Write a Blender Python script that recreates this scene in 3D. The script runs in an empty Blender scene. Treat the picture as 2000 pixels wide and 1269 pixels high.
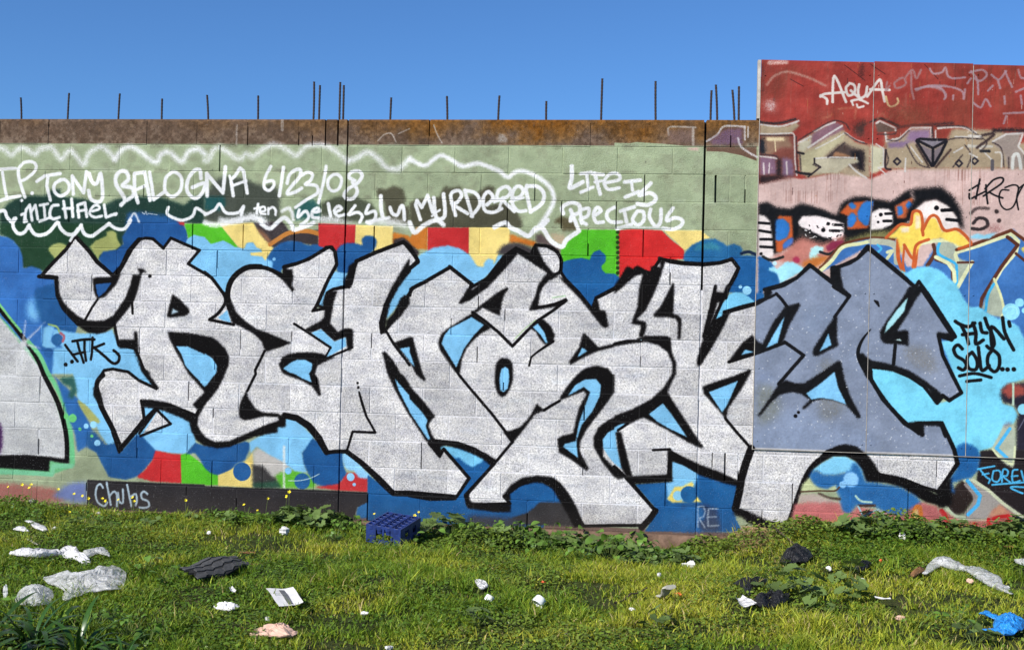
import bpy, bmesh, math, random
import numpy as np
from mathutils import Vector, Matrix, noise as mnoise

R = math.radians
C = bpy.context.scene.collection
SC = bpy.context.scene

# ---------------------------------------------------------------- camera, sky, sun, exposure
CAMX, CAMD, CAMZ = 2.22907, 8.23849, -1.59111 + 3.0
YAW, PITCH, ROLL = -0.117839, 0.0071173, -0.0237749
FPX, CX0, CY0 = 2200.0, 1000.0, 634.5


def camera_basis():
    f = Vector((math.sin(YAW), math.cos(YAW), 0)); r = Vector((math.cos(YAW), -math.sin(YAW), 0)); z = Vector((0, 0, 1))
    fw = math.cos(PITCH) * f + math.sin(PITCH) * z
    up = -math.sin(PITCH) * f + math.cos(PITCH) * z
    rr = math.cos(ROLL) * r - math.sin(ROLL) * up
    uu = math.sin(ROLL) * r + math.cos(ROLL) * up
    return rr, uu, fw


BR, BU, BF = camera_basis()
CPOS = Vector((CAMX, -CAMD, CAMZ))
cd = bpy.data.cameras.new('camera'); cam = bpy.data.objects.new('camera', cd); C.objects.link(cam)
cd.sensor_width = 36.0; cd.lens = 36.0 * FPX / 2000.0; cd.clip_start = 0.05; cd.clip_end = 2000
m = Matrix.Identity(4)
for i in range(3):
    m[i][0] = BR[i]; m[i][1] = BU[i]; m[i][2] = -BF[i]; m[i][3] = CPOS[i]
cam.matrix_world = m
SC.camera = cam

SUN_DIR = Vector((-0.50, -0.70, 0.62)).normalized()          # towards the sun
w = bpy.data.worlds.new('World'); SC.world = w; w.use_nodes = True
nt = w.node_tree; nt.nodes.clear()
sky = nt.nodes.new('ShaderNodeTexSky'); sky.sky_type = 'NISHITA'; sky.sun_disc = False
sky.sun_elevation = math.asin(SUN_DIR.z); sky.sun_rotation = math.atan2(SUN_DIR.x, SUN_DIR.y)
sky.air_density = 0.85; sky.dust_density = 0.5; sky.ozone_density = 3.0; sky.altitude = 0
tint = nt.nodes.new('ShaderNodeMix'); tint.data_type = 'RGBA'; tint.blend_type = 'MULTIPLY'
tint.inputs['Factor'].default_value = 1.0; tint.inputs['B'].default_value = (0.54, 0.87, 1.22, 1)
bgn = nt.nodes.new('ShaderNodeBackground'); bgn.inputs['Strength'].default_value = 0.087
out = nt.nodes.new('ShaderNodeOutputWorld')
nt.links.new(sky.outputs[0], tint.inputs['A']); nt.links.new(tint.outputs['Result'], bgn.inputs[0]); nt.links.new(bgn.outputs[0], out.inputs[0])
ld = bpy.data.lights.new('sun', 'SUN'); ld.energy = 5.0; ld.angle = R(0.5); ld.color = (1.0, 0.955, 0.88)
lo = bpy.data.objects.new('sun', ld); C.objects.link(lo); lo.rotation_euler = SUN_DIR.to_track_quat('Z', 'Y').to_euler()
SC.view_settings.view_transform = 'Standard'; SC.view_settings.look = 'None'
SC.view_settings.exposure = 0.42; SC.view_settings.gamma = 1.0
SC.view_settings.use_curve_mapping = False


# ---------------------------------------------------------------- helpers
def ray(u, v):
    return (BF + BR * ((u - CX0) / FPX) + BU * (-(v - CY0) / FPX))


def wall_pt(u, v, y=0.0):
    d = ray(u, v); t = (y - CPOS.y) / d.y
    p = CPOS + d * t
    return p.x, p.z


def link(name, me, mat=None, parent=None, smooth=False):
    o = bpy.data.objects.new(name, me); C.objects.link(o)
    if mat is not None and not me.materials:
        me.materials.append(mat)
    if parent is not None:
        o.parent = parent
    if smooth:
        me.polygons.foreach_set('use_smooth', [True] * len(me.polygons))
    return o


def empty(name, loc=(0, 0, 0), rz=0.0):
    o = bpy.data.objects.new(name, None); C.objects.link(o); o.location = loc; o.rotation_euler = (0, 0, rz)
    o.empty_display_size = 0.05
    return o


def tag(o, label, cat, group=None, kind=None):
    if label: o['label'] = label
    if cat: o['category'] = cat
    if group: o['group'] = group
    if kind: o['kind'] = kind
    return o


def mesh(name, verts, faces):
    me = bpy.data.meshes.new(name); me.from_pydata([tuple(v) for v in verts], [], faces); me.update()
    return me


def np_mesh(name, co, faces_list):
    """co (n,3); faces_list: list of (k, array (m,k))"""
    me = bpy.data.meshes.new(name)
    co = np.asarray(co, dtype=np.float32)
    me.vertices.add(len(co)); me.vertices.foreach_set('co', co.ravel())
    idx = np.concatenate([a.ravel() for k, a in faces_list]).astype(np.int32)
    tot = np.concatenate([np.full(len(a), k, np.int32) for k, a in faces_list])
    st = np.concatenate([[0], np.cumsum(tot)[:-1]]).astype(np.int32)
    me.loops.add(len(idx)); me.loops.foreach_set('vertex_index', idx)
    me.polygons.add(len(tot)); me.polygons.foreach_set('loop_start', st); me.polygons.foreach_set('loop_total', tot)
    me.update(calc_edges=True)
    return me


def srgb(r, g, b):
    f = lambda c: (c / 12.92 if c <= 0.04045 else ((c + 0.055) / 1.055) ** 2.4)
    return tuple(f(x / 255.0) for x in (r, g, b)) + (1.0,)


class Mat:
    def __init__(s, name, base=(0.5, 0.5, 0.5, 1), rough=0.8, spec=0.3):
        s.m = bpy.data.materials.new(name); s.m.use_nodes = True
        s.t = s.m.node_tree; s.n = s.t.nodes; s.b = s.n['Principled BSDF']
        s.b.inputs['Base Color'].default_value = base; s.b.inputs['Roughness'].default_value = rough
        s.b.inputs['Specular IOR Level'].default_value = spec

    def node(s, t, **kw):
        n = s.n.new(t)
        for k, v in kw.items():
            if k.startswith('i_'):
                n.inputs[k[2:].replace('_', ' ')].default_value = v
            else:
                setattr(n, k, v)
        return n

    def l(s, a, b):
        s.t.links.new(a, b)

    def noise(s, scale, detail=4, rough=0.6, vec=None):
        n = s.node('ShaderNodeTexNoise'); n.inputs['Scale'].default_value = scale
        n.inputs['Detail'].default_value = detail; n.inputs['Roughness'].default_value = rough
        if vec is not None: s.l(vec, n.inputs['Vector'])
        return n

    def ramp(s, src, stops):
        r = s.node('ShaderNodeValToRGB'); e = r.color_ramp.elements
        while len(e) < len(stops): e.new(0.5)
        for k, (p, c) in enumerate(stops):
            e[k].position = p; e[k].color = c if len(c) == 4 else tuple(c) + (1,)
        s.l(src, r.inputs[0]); return r

    def mix(s, f, a, b, mode='MIX'):
        n = s.node('ShaderNodeMix', data_type='RGBA', blend_type=mode)
        for key, v in (('Factor', f), ('A', a), ('B', b)):
            if isinstance(v, (int, float)): n.inputs[key].default_value = v
            elif isinstance(v, tuple): n.inputs[key].default_value = v
            else: s.l(v, n.inputs[key])
        return n.outputs['Result']

    def math(s, op, a, b=None, clamp=False):
        n = s.node('ShaderNodeMath', operation=op, use_clamp=clamp)
        for k, v in ((0, a), (1, b)):
            if v is None: continue
            if isinstance(v, (int, float)): n.inputs[k].default_value = v
            else: s.l(v, n.inputs[k])
        return n.outputs[0]

    def bump(s, h, dist=0.002, strength=1.0, prev=None):
        n = s.node('ShaderNodeBump'); n.inputs['Strength'].default_value = strength; n.inputs['Distance'].default_value = dist
        s.l(h, n.inputs['Height'])
        if prev is not None: s.l(prev, n.inputs['Normal'])
        return n.outputs[0]


def simple(name, col, rough=0.8, var=0.25, scale=30.0, spec=0.3, bump=0.001):
    M = Mat(name, rough=rough, spec=spec)
    tc = M.node('ShaderNodeTexCoord')
    nn = M.noise(scale, 5, 0.65, tc.outputs['Object'])
    dark = tuple(c * (1 - var) for c in col[:3]) + (1,); lite = tuple(min(1, c * (1 + var)) for c in col[:3]) + (1,)
    r = M.ramp(nn.outputs['Fac'], [(0.3, dark), (0.7, lite)])
    M.l(r.outputs[0], M.b.inputs['Base Color'])
    if bump: M.l(M.bump(nn.outputs['Fac'], bump), M.b.inputs['Normal'])
    return M

# ---------------------------------------------------------------- the painted surface of the wall (flat print, in wall metres)
PX0, PX1, PZ0, PZ1, PS = -3.5, 5.7, -0.25, 3.5, 380.0
CW, CH = int((PX1 - PX0) * PS), int((PZ1 - PZ0) * PS)
img = np.zeros((CH, CW, 3), np.float32); sil = np.zeros((CH, CW), np.float32)
prng = np.random.default_rng(7)
TILES = {'p': (0, 0, 1.0)}
for k_, (ox_, oy_, s_) in dict(a1=(0, 150, 4.23), a2=(400, 150, 4.23), a3=(800, 150, 4.23), a4=(1200, 150, 4.23), a5=(1600, 100, 4.23),
                               b1=(0, 430, 4.23), b2=(400, 430, 4.23), b3=(800, 430, 4.23), b4=(1200, 430, 4.23), b5=(1600, 370, 4.23),
                               c1=(0, 730, 4.23), c2=(400, 730, 4.23), c3=(800, 730, 4.23), c4=(1200, 730, 4.23), c5=(1600, 730, 4.23),
                               d2=(1600, 560, 4.23), d3=(1400, 560, 4.23), d4=(1460, 100, 4.23), e=(1470, 370, 5.64),
                               g=(1800, 820, 5.515), h=(1460, 860, 5.0)).items():
    TILES[k_] = (ox_, oy_, s_)
MPP = 8.3 / FPX                        # metres of wall per photo pixel


def P(s):
    """'tile x,y x,y tile x,y[,w]' -> canvas coordinates of the traced points (and widths in canvas pixels)"""
    o = []; T = TILES['p']
    for tok in s.split():
        if ',' not in tok:
            T = TILES[tok]; continue
        v = [float(q) for q in tok.split(',')]
        x, z = wall_pt(T[0] + v[0] / T[2], T[1] + v[1] / T[2])
        wv = v[2] / T[2] * MPP * PS if len(v) > 2 else None
        o.append(((x - PX0) * PS, (PZ1 - z) * PS, wv))
    return o


def col3(c):
    return np.array(c, np.float32) / 255.0


def smooth_pts(pts, n=6, closed=False):
    if len(pts) < 3: return pts
    o = []; L = len(pts)
    rng_ = range(L if closed else L - 1)
    for i in rng_:
        g_ = (lambda k: pts[k % L]) if closed else (lambda k: pts[min(max(k, 0), L - 1)])
        p0, p1, p2, p3 = g_(i - 1), g_(i), g_(i + 1), g_(i + 2)
        for q in range(n):
            t = q / n
            o.append(tuple(None if p1[a] is None else 0.5 * ((2 * p1[a]) + (-p0[a] + p2[a]) * t + (2 * p0[a] - 5 * p1[a] + 4 * p2[a] - p3[a]) * t * t + (-p0[a] + 3 * p1[a] - 3 * p2[a] + p3[a]) * t ** 3) for a in range(3)))
    if not closed: o.append(pts[-1])
    return o


def blur(a, r):
    r = int(round(r))
    if r < 1: return a
    for ax in (0, 1):
        for _ in range(2):
            pad = [(0, 0), (0, 0)]; pad[ax] = (r + 1, r)
            c = np.cumsum(np.pad(a, pad, mode='edge'), axis=ax)
            n = a.shape[ax]
            a = (np.take(c, range(2 * r + 1, 2 * r + 1 + n), axis=ax) - np.take(c, range(0, n), axis=ax)) / (2 * r + 1)
    return a


SPR = prng.random((CH, CW)).astype(np.float32)
SPR = (SPR + np.roll(SPR, 1, 0) + np.roll(SPR, 1, 1) + np.roll(SPR, (1, 1), (0, 1))) / 4
SPR2 = SPR * 1.0


def blend(x0, y0, msk, color, clip=None, s=None):
    global img
    h, w_ = msk.shape
    X0, Y0, X1, Y1 = max(x0, 0), max(y0, 0), min(x0 + w_, CW), min(y0 + h, CH)
    if clip is not None:
        X0 = max(X0, int((clip[0] - PX0) * PS)); X1 = min(X1, int((clip[1] - PX0) * PS))
        Y0 = max(Y0, int((PZ1 - clip[3]) * PS)); Y1 = min(Y1, int((PZ1 - clip[2]) * PS))
    if X1 <= X0 or Y1 <= Y0: return
    mm = msk[Y0 - y0:Y1 - y0, X0 - x0:X1 - x0]
    mm = np.clip(mm + (SPR2[Y0:Y1, X0:X1] - 0.5) * 5.0 * mm * (1 - mm), 0, 1)
    sub = img[Y0:Y1, X0:X1]
    sub += (col3(color) - sub) * mm[..., None]
    ss = sil[Y0:Y1, X0:X1]
    ss += ((s or 0.0) - ss) * mm


def fill(s, color, soft=0.0, sm=False, clip=None, alpha=1.0, s_=None):
    pts = P(s) if isinstance(s, str) else s
    if sm: pts = smooth_pts(pts, 5, True)
    a = np.array([(q[0], q[1]) for q in pts]); pad = int(soft * 2 + 4)
    x0, y0 = int(a[:, 0].min()) - pad, int(a[:, 1].min()) - pad
    x1, y1 = int(a[:, 0].max()) + pad, int(a[:, 1].max()) + pad
    x0 = max(x0, -pad); y0 = max(y0, -pad); x1 = min(x1, CW + pad); y1 = min(y1, CH + pad)
    W_, H_ = x1 - x0, y1 - y0
    if W_ <= 0 or H_ <= 0: return
    msk = np.zeros((H_, W_ + 2), np.float32)
    b = np.roll(a, -1, 0)
    for sub in (0.25, 0.75):
        for r in range(H_):
            yy = y0 + r + sub
            sel = (a[:, 1] <= yy) != (b[:, 1] <= yy)
            if not sel.any(): continue
            p, q = a[sel], b[sel]
            xs = np.sort(p[:, 0] + (yy - p[:, 1]) / (q[:, 1] - p[:, 1]) * (q[:, 0] - p[:, 0])) - x0
            xs = np.clip(xs, 0, W_ - 1e-3)
            for k in range(0, len(xs) - 1, 2):
                i0, i1 = int(xs[k]), int(xs[k + 1])
                if i0 == i1: msk[r, i0] += 0.5 * (xs[k + 1] - xs[k])
                else:
                    msk[r, i0] += 0.5 * (i0 + 1 - xs[k]); msk[r, i0 + 1:i1] += 0.5; msk[r, i1] += 0.5 * (xs[k + 1] - i1)
    msk = np.minimum(msk[:, :W_], 1)
    if soft > 0: msk = blur(msk, soft / 2 + 0.5)
    blend(x0, y0, msk * alpha, color, clip, s_)


def stroke(s, color, w_=None, soft=2.0, sm=True, clip=None, alpha=1.0, closed=False, s_=None):
    """w_ in photo pixels"""
    pts = P(s) if isinstance(s, str) else s
    if sm: pts = smooth_pts(pts, 5, closed)
    elif closed: pts = pts + [pts[0]]
    dw = (w_ or 6) * MPP * PS
    q = [(x, y, dw if ww is None else ww) for x, y, ww in pts]
    if len(q) == 1: q = q * 2
    mw = max(t[2] for t in q) / 2 + soft + 2
    x0 = int(min(t[0] for t in q) - mw); y0 = int(min(t[1] for t in q) - mw)
    x1 = int(max(t[0] for t in q) + mw) + 1; y1 = int(max(t[1] for t in q) + mw) + 1
    if x1 <= 0 or y1 <= 0 or x0 >= CW or y0 >= CH: return
    msk = np.zeros((y1 - y0, x1 - x0), np.float32)
    for (ax, ay, aw), (bx, by, bw) in zip(q[:-1], q[1:]):
        X0 = int(min(ax, bx) - mw) - x0; X1 = int(max(ax, bx) + mw) + 1 - x0
        Y0 = int(min(ay, by) - mw) - y0; Y1 = int(max(ay, by) + mw) + 1 - y0
        X0 = max(X0, 0); Y0 = max(Y0, 0); X1 = min(X1, x1 - x0); Y1 = min(Y1, y1 - y0)
        yy, xx = np.mgrid[Y0:Y1, X0:X1].astype(np.float32)
        xx += x0 + 0.5 - ax; yy += y0 + 0.5 - ay
        dx, dy = bx - ax, by - ay; L = dx * dx + dy * dy + 1e-9
        t = np.clip((xx * dx + yy * dy) / L, 0, 1)
        d = np.sqrt((xx - t * dx) ** 2 + (yy - t * dy) ** 2)
        ww = (aw + (bw - aw) * t) / 2
        mk = np.clip((ww - d) / max(soft, 0.7) + 0.5, 0, 1)
        np.maximum(msk[Y0:Y1, X0:X1], mk, out=msk[Y0:Y1, X0:X1])
    blend(x0, y0, msk * msk * (3 - 2 * msk) * alpha, color, clip, s_)


def disc(s, r, color, soft=2.0, **k):
    stroke(s, color, 2 * r, soft, False, **k)


def vnoise(h, w_, cell, rng=prng):
    g = rng.random((int(h / cell) + 3, int(w_ / cell) + 3)).astype(np.float32)
    y = np.arange(h) / cell; x = np.arange(w_) / cell
    yi, xi = y.astype(int), x.astype(int); fy = (y - yi)[:, None]; fx = (x - xi)[None]
    fy = fy * fy * (3 - 2 * fy); fx = fx * fx * (3 - 2 * fx)
    g00 = g[yi][:, xi]; g10 = g[yi + 1][:, xi]; g01 = g[yi][:, xi + 1]; g11 = g[yi + 1][:, xi + 1]
    return (g00 * (1 - fy) + g10 * fy) * (1 - fx) + (g01 * (1 - fy) + g11 * fy) * fx


def fbm(h, w_, cell, o=4):
    a = np.zeros((h, w_), np.float32); amp = 1.0; t = 0
    for k in range(o):
        a += amp * vnoise(h, w_, max(cell / 2 ** k, 1.5)); t += amp; amp *= 0.55
    return a / t


GREEN = (166, 178, 142); BLK = (16, 14, 15); SKYB = (128, 196, 238); BLUE = (20, 84, 164); SILV = (186, 184, 187)
WHT = (252, 251, 252); REDC = (198, 30, 34); YEL = (248, 220, 128); LGRN = (82, 190, 24); OLV = (86, 84, 66)
PANEL = (3.012, 9.0, 0.63, 9.0); UNDER = (3.0, 9.0, -2, 0.63); LEFT = (-9, 2.995, -2, 9)
img[:] = col3(GREEN)
rowz = lambda k: int((PZ1 - (2.98 - 0.2 * k)) * PS)
n1 = fbm(CH, CW, 120); n2 = fbm(CH, CW, 26); n3 = fbm(CH, CW, 8, 3)
img *= (0.94 + 0.12 * n1)[..., None]
img += (col3((146, 150, 122)) - img) * (np.clip((n2 - 0.5) * 2.2, 0, 0.5))[..., None]
img[int((PZ1 - 0.012) * PS):] = col3((122, 96, 86))
# bare top course: brown concrete with orange lichen
zt = rowz(1) - 4
r0 = rowz(0) - 40
yy = np.linspace(0, 1, zt - r0)[:, None].astype(np.float32)
base = col3((108, 86, 70))[None, None] * (0.80 + 0.4 * n3[r0:zt])[..., None]
pale = np.clip((n2[r0:zt] - 0.52) * 1.6 + (n3[r0:zt] - 0.5) * 1.2 + (yy - 0.55) * 0.7, 0, 0.7)
base = base + (col3((150, 130, 112)) - base) * (pale * 0.8)[..., None]
xs_ = np.linspace(PX0, PX1, CW)[None]
li = np.clip(1.6 - np.clip(-0.6 - xs_, 0, 1) * 0.5 - yy * 1.5 + (n1[r0:zt] - 0.5) * 1.6 + (n2[r0:zt] - 0.5) * 1.0 - 0.25, 0, 1) * (0.34 + 0.62 * np.clip(1.25 - np.abs(xs_ - 1.4) / 1.6, 0, 1))
base = base + (col3((128, 78, 18)) * (0.65 + 0.7 * n3[r0:zt])[..., None] - base) * li[..., None]
img[r0:zt] = base
# green paint climbs over the bottom edge of the top course on the right
fill('a4 0,545 130,550 180,540 400,555 570,570 580,600 735,605 735,640 700,640 500,640 0,640', GREEN)
fill('a4 760,575 760,616 900,620 1050,650 1175,695 1175,575', (112, 84, 68))
for q in range(60):      # bare chips
    x_, y_ = prng.uniform(PX0, 3.0), prng.uniform(0.3, 2.76)
    disc([((x_ - PX0) * PS, (PZ1 - y_) * PS, None)], prng.uniform(0.4, 1.8), (92, 92, 76), 1.5, alpha=0.6)

for q in range(150):     # grime gathered along the joints
    kx, kr = prng.uniform(PX0, 3.0), prng.integers(1, 5)
    X_, Y_ = (kx - PX0) * PS, (PZ1 - (2.985 - 0.2 * kr)) * PS + prng.uniform(-6, 6); L_ = prng.uniform(6, 40)
    stroke([(X_, Y_, None), (X_ + L_, Y_ + prng.uniform(-2, 2), None)], [(120, 122, 96), (104, 100, 84), (196, 206, 180)][prng.integers(3)], prng.uniform(2, 9), 12, False, alpha=prng.uniform(0.15, 0.5))
# ---- dark patches of older paint
fill('a1 0,1130 60,1050 150,1000 250,980 370,985 420,930 500,930 500,985 700,1010 860,1060 950,1015 1100,985 1350,1000 1520,1060 1580,1010 1692,960 b1 1692,40 1500,20 1100,10 1050,60 1000,250 700,330 480,330 400,420 180,390 150,200 0,110', (34, 62, 54), 6)
fill('b1 0,30 900,30 1000,120 1000,250 820,320 620,380 400,420 190,390 180,280 100,160 0,110', (34, 66, 44), 6)
fill('a2 0,980 90,850 200,820 350,850 470,900 560,880 620,960 620,1200 0,1200', (74, 80, 70), 10)
fill('a2 740,1100 820,1020 900,1010 960,1080 960,1180 740,1180', (40, 92, 88), 10)
fill('a2 960,1050 1080,990 1250,990 1380,1050 1440,1150 1420,1200 960,1200', (78, 84, 66), 8)
fill('a2 1420,920 1500,930 1560,895 1640,930 1665,1010 1640,1060 1692,1080 1692,1230 1500,1200 1480,1040 1425,990', OLV, 6)
fill('a3 0,1040 60,1010 240,1000 290,900 330,920 420,910 440,1000 560,960 640,900 700,910 700,980 640,1060 800,1040 880,1100 930,1200 930,1250 0,1250', OLV, 8)
fill('a3 1200,1180 1250,1150 1340,1180 1390,1240 1390,1269 1260,1269 1250,1215 1200,1210', (96, 88, 62), 6)
fill('a2 0,990 160,990 170,1060 120,1110 0,1100', (30, 84, 84), 8)
fill('a1 1060,1130 1150,1120 1380,1150 1500,1200 1500,1269 1040,1269', (28, 84, 160), 12)

# ---- left piece (older, cut by the frame)
fill('b1 0,130 60,140 110,170 160,230 185,300 190,400 260,380 330,405 350,430 450,490 460,640 640,880 620,930 430,1269 0,1269 -300,1269 -300,130', (44, 102, 196), 4)
fill('b1 280,600 300,560 460,520 480,640 560,760 640,870 620,935 480,930 440,870 350,850 300,760', (26, 84, 158), 5)
fill('b1 220,700 260,650 275,640 290,720 320,800 300,840 230,800', (120, 190, 235), 14)
fill('b1 -400,300 0,790 100,900 200,1030 330,1150 420,1269 c1 400,100 520,300 600,500 620,760 430,830 0,830 -400,830', (110, 186, 128), 4)
fill('b1 -400,310 0,800 150,1000 300,1180 380,1269 c1 360,0 470,260 540,500 570,740 500,720 0,690 -400,690', (184, 184, 186), 3, s_=0.5)
stroke('b1 -400,230 0,735 80,830 160,930 300,1130 360,1269 c1 400,80 470,220 520,370 550,540 552,700', BLK, 10, 3)
stroke('b1 -30,660 0,700 100,830 175,920 c1', (120, 200, 120), 5, 3)
stroke('b1 230,1000 330,1120 400,1269 c1 450,80 520,230 570,390 595,600 600,745', (110, 198, 136), 9, 5)
fill('c1 -400,660 0,672 200,665 420,685 520,700 570,700 570,740 500,735 410,715 405,805 200,790 0,775 -400,770', BLK, 3)
stroke('c1 -300,790 0,805 200,815 430,830 440,760 600,760', (120, 196, 150), 9, 5, False)
for e_ in ('210,835', '370,845', '345,1060', '330,1260', '20,1160', '0,1040', '180,1180', '60,900'):
    stroke('b1 190,1020,28 ' + e_ + ',14', (214, 214, 218), soft=8, sm=False, alpha=0.6)
disc('b1 190,1020', 6, (222, 222, 224), 16)
fill('c1 -200,380 0,400 20,470 20,600 0,660 -200,640', (66, 30, 80), 8)
# ---- blue / pale strip left of the silver letters
fill('b1 340,870 450,900 620,930 800,950 930,900 950,1000 1000,1060 1110,1060 1200,1269 c1 860,0 800,60 770,150 850,300 930,450 960,560 900,600 830,500 780,400 640,200 600,0 b1 430,1269 400,1150 340,1000', SKYB, 3)
fill('p 130,700 145,655 190,648 240,655 270,685 305,765 240,740 205,738 192,765 208,810 240,885 190,805 165,765', SKYB, 2)
fill('b1 350,850 430,870 440,960 520,1050 440,1060 440,1150 430,1269 c1 640,200 640,200 700,330 760,450 720,600 640,640 620,500 540,280 470,60 430,0 b1 330,1060 345,1000', (34, 92, 176), 5)
fill('b1 360,890 400,870 450,880 420,1000 470,1050 400,1060 350,1040', SKYB, 4)
disc('b1 475,985', 12, (30, 88, 160), 3); disc('b1 400,1095', 10, (30, 84, 160), 4)
stroke('b1 500,930 530,960 520,1000', (176, 96, 110), 5, 5)
stroke('b1 400,860 470,880 490,920', (150, 180, 110), 4, 3)
fill('c1 490,30 610,20 640,140 600,210 560,190 590,110 520,80', (40, 90, 84), 7)
fill('c1 640,220 700,250 770,320 830,400 760,392 690,320', (168, 172, 100), 3, True)
fill('c1 710,600 720,480 780,470 850,560 900,600 960,560 990,650 820,660 760,640', (30, 84, 150), 6)
for a_ in ('600,365,37', '660,455,15', '760,512,14', '545,350,24'):
    x_, y_, r_ = a_.split(','); disc('c1 ' + x_ + ',' + y_, float(r_) / 4.23, (104, 200, 116), 2.5)
for a_ in ('712,430,22', '772,418,30', '805,570,28', '820,625,10'):
    x_, y_, r_ = a_.split(','); disc('c1 ' + x_ + ',' + y_, float(r_) / 4.23, (150, 212, 246), 2.5)
fill('c1 600,780 700,610 830,650 900,860 720,875 700,1000 440,900 440,840 600,800', (150, 160, 128), 8)
fill('c1 -400,900 100,905 440,945 560,1020 500,1060 0,1060 -400,1060', (176, 96, 90), 12, alpha=0.85)
fill('c1 430,1010 540,920 600,900 715,890 720,1065 600,1060', (112, 128, 184), 12)

# ---- upper background shapes
fill('b1 400,240 440,200 500,190 550,210 560,250 470,320 440,300', (172, 178, 104), 3, True)
fill('b1 740,220 790,170 880,130 880,95 930,85 965,110 965,150 1000,210 960,245 880,270 820,290 815,330', (172, 178, 104), 3)
fill('b1 815,320 850,260 960,245 1020,200 1010,140 1060,60 1100,10 1500,15 1545,90 1560,230 1400,250 1100,330 970,470 880,440', (22, 78, 158), 2)
fill('b1 1460,10 1520,10 1525,45 1490,40', (190, 50, 50), 3)
fill('b1 1525,30 1692,30 b2 120,30 275,222 150,240 50,230 0,170 b1 1560,160', LGRN, 1.5)
fill('b1 1545,160 1600,120 1692,140 b2 50,195 80,190 150,168 200,190 250,222 330,235 345,195 375,178 410,190 440,228 560,330 640,450 600,520 300,600 200,700 150,800 0,600 b1 1500,300', SKYB, 1.5)
fill('b2 120,30 400,20 570,232 500,335 475,300 380,290 375,270 470,262 472,235 430,228 400,182 345,185 320,235 275,220', YEL, 1.2)
fill('b2 400,20 480,10 640,10 700,90 940,80 940,215 700,175 640,200 570,232 470,130', (64, 56, 58), 3)
stroke('b2 540,200 600,160 680,112 770,92 860,92 940,112', (196, 122, 46), 9, 3)
fill('b2 420,60 480,90 560,185 530,195', (150, 100, 70), 6)
fill('b2 515,310 590,215 660,180 720,172 790,182 860,208 930,200 1000,235 950,300 660,390 630,445 560,400 560,345', (22, 82, 158), 2, True)
disc('b2 572,322', 3.5, (120, 180, 225), 2)
fill('b2 940,25 1248,38 1240,210 1180,200 1090,260 940,212', REDC, 1)
fill('b2 1248,40 1556,50 1550,200 1400,290 1300,330 1240,210', YEL, 1)
fill('b2 1090,380 1090,250 1150,195 1240,190 1300,205 1300,150 1355,128 1410,150 1412,220 1350,290 1250,340 1200,420 1150,448 1100,430', (22, 82, 158), 2, True)
fill('b2 1060,420 1110,430 1180,440 1200,560 1060,600 990,720 900,720 1000,540', SKYB, 1.5)
fill('b2 1555,100 1692,130 b3 0,150 60,60 150,60 145,240 60,240 0,220 b2 1692,190 1600,200 1550,200', (208, 118, 28), 3)
fill('b2 1560,160 1640,140 1692,180 b3 0,190 80,260 60,330 0,420 b2 1692,300 1560,230', (62, 54, 56), 4)
fill('b3 150,62 495,62 490,280 300,280 150,260', REDC, 1)
fill('b3 490,60 826,60 826,200 740,260 690,380 620,400 540,370 490,280', YEL, 1)
fill('b2 1692,430 b3 0,400 80,290 200,225 320,208 420,235 500,290 560,385 610,385 620,345 650,315 690,330 700,370 730,290 780,285 700,400 520,580 400,560 330,420 100,540 0,620 b2 1692,640 1600,700 1500,820 1500,640 1600,480', SKYB, 2.5)
fill('b3 828,110 930,150 1040,175 1080,230 880,190 828,200', (208, 114, 24), 5)
fill('b3 720,275 760,215 830,188 900,185 1000,225 1060,262 1000,300 860,300 760,290', (66, 60, 62), 6)
fill('b3 1040,120 1090,110 1150,170 1250,210 1240,270 1100,200 1050,200', (96, 80, 78), 8)
fill('b3 1150,110 1280,120 1290,200 1200,190', (196, 158, 128), 10, alpha=0.7)
fill('b3 1250,240 1300,185 1420,80 1692,80 b4 35,85 35,470 b3 1692,500 1250,500', LGRN, 1.5)
fill('b3 1252,350 1340,322 1420,312 1490,328 1500,290 1530,258 1570,245 1620,290 1620,340 1585,380 1590,410 1620,440 1692,442 b4 40,470 60,520 0,600 b3 1560,650 1510,760 1400,640 1250,520', (14, 84, 166), 1.5)
fill('b4 35,85 150,75 390,85 470,165 575,240 580,320 380,330 300,440 100,440 40,480', (214, 22, 22), 1)
for k_ in range(9):
    disc('b4 %d,%d' % (28, 100 + k_ * 42), 3.6, (36, 60, 24), 4)
fill('b4 410,85 720,85 745,110 790,145 700,180 578,250 520,190 440,120', YEL, 1.5)
fill('b4 570,330 575,280 640,205 740,160 830,155 900,190 930,215 985,195 1040,215 1060,250 1040,300 970,330 860,370 600,360', (26, 96, 166), 2.5)
fill('b4 650,250 700,200 800,180 860,210 890,250 800,240', (60, 140, 160), 8, alpha=0.7)
fill('b4 960,300 1100,290 1200,300 1290,380 1350,450 1370,520 1300,570 1240,600 1230,680 1180,700 1100,640 1050,600 980,600 900,600 950,420', (14, 84, 166), 2)
fill('b4 840,690 905,670 950,610 1000,595 1060,600 1120,640 1180,690 1150,740 930,780 860,850 760,960 790,800', (122, 206, 244), 1.5)
disc('b4 1095,580', 8.5, (150, 214, 246), 2); disc('b4 1041,550', 3.4, (160, 216, 246), 1.5)
stroke('b4 1050,275 1110,262 1180,290', (20, 40, 70), 6, 4)
# white haze between text and blocks of colour
stroke('a2 130,1180 250,1190 400,1160 470,1200', (232, 232, 232), 10, 14, alpha=0.8)

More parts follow.
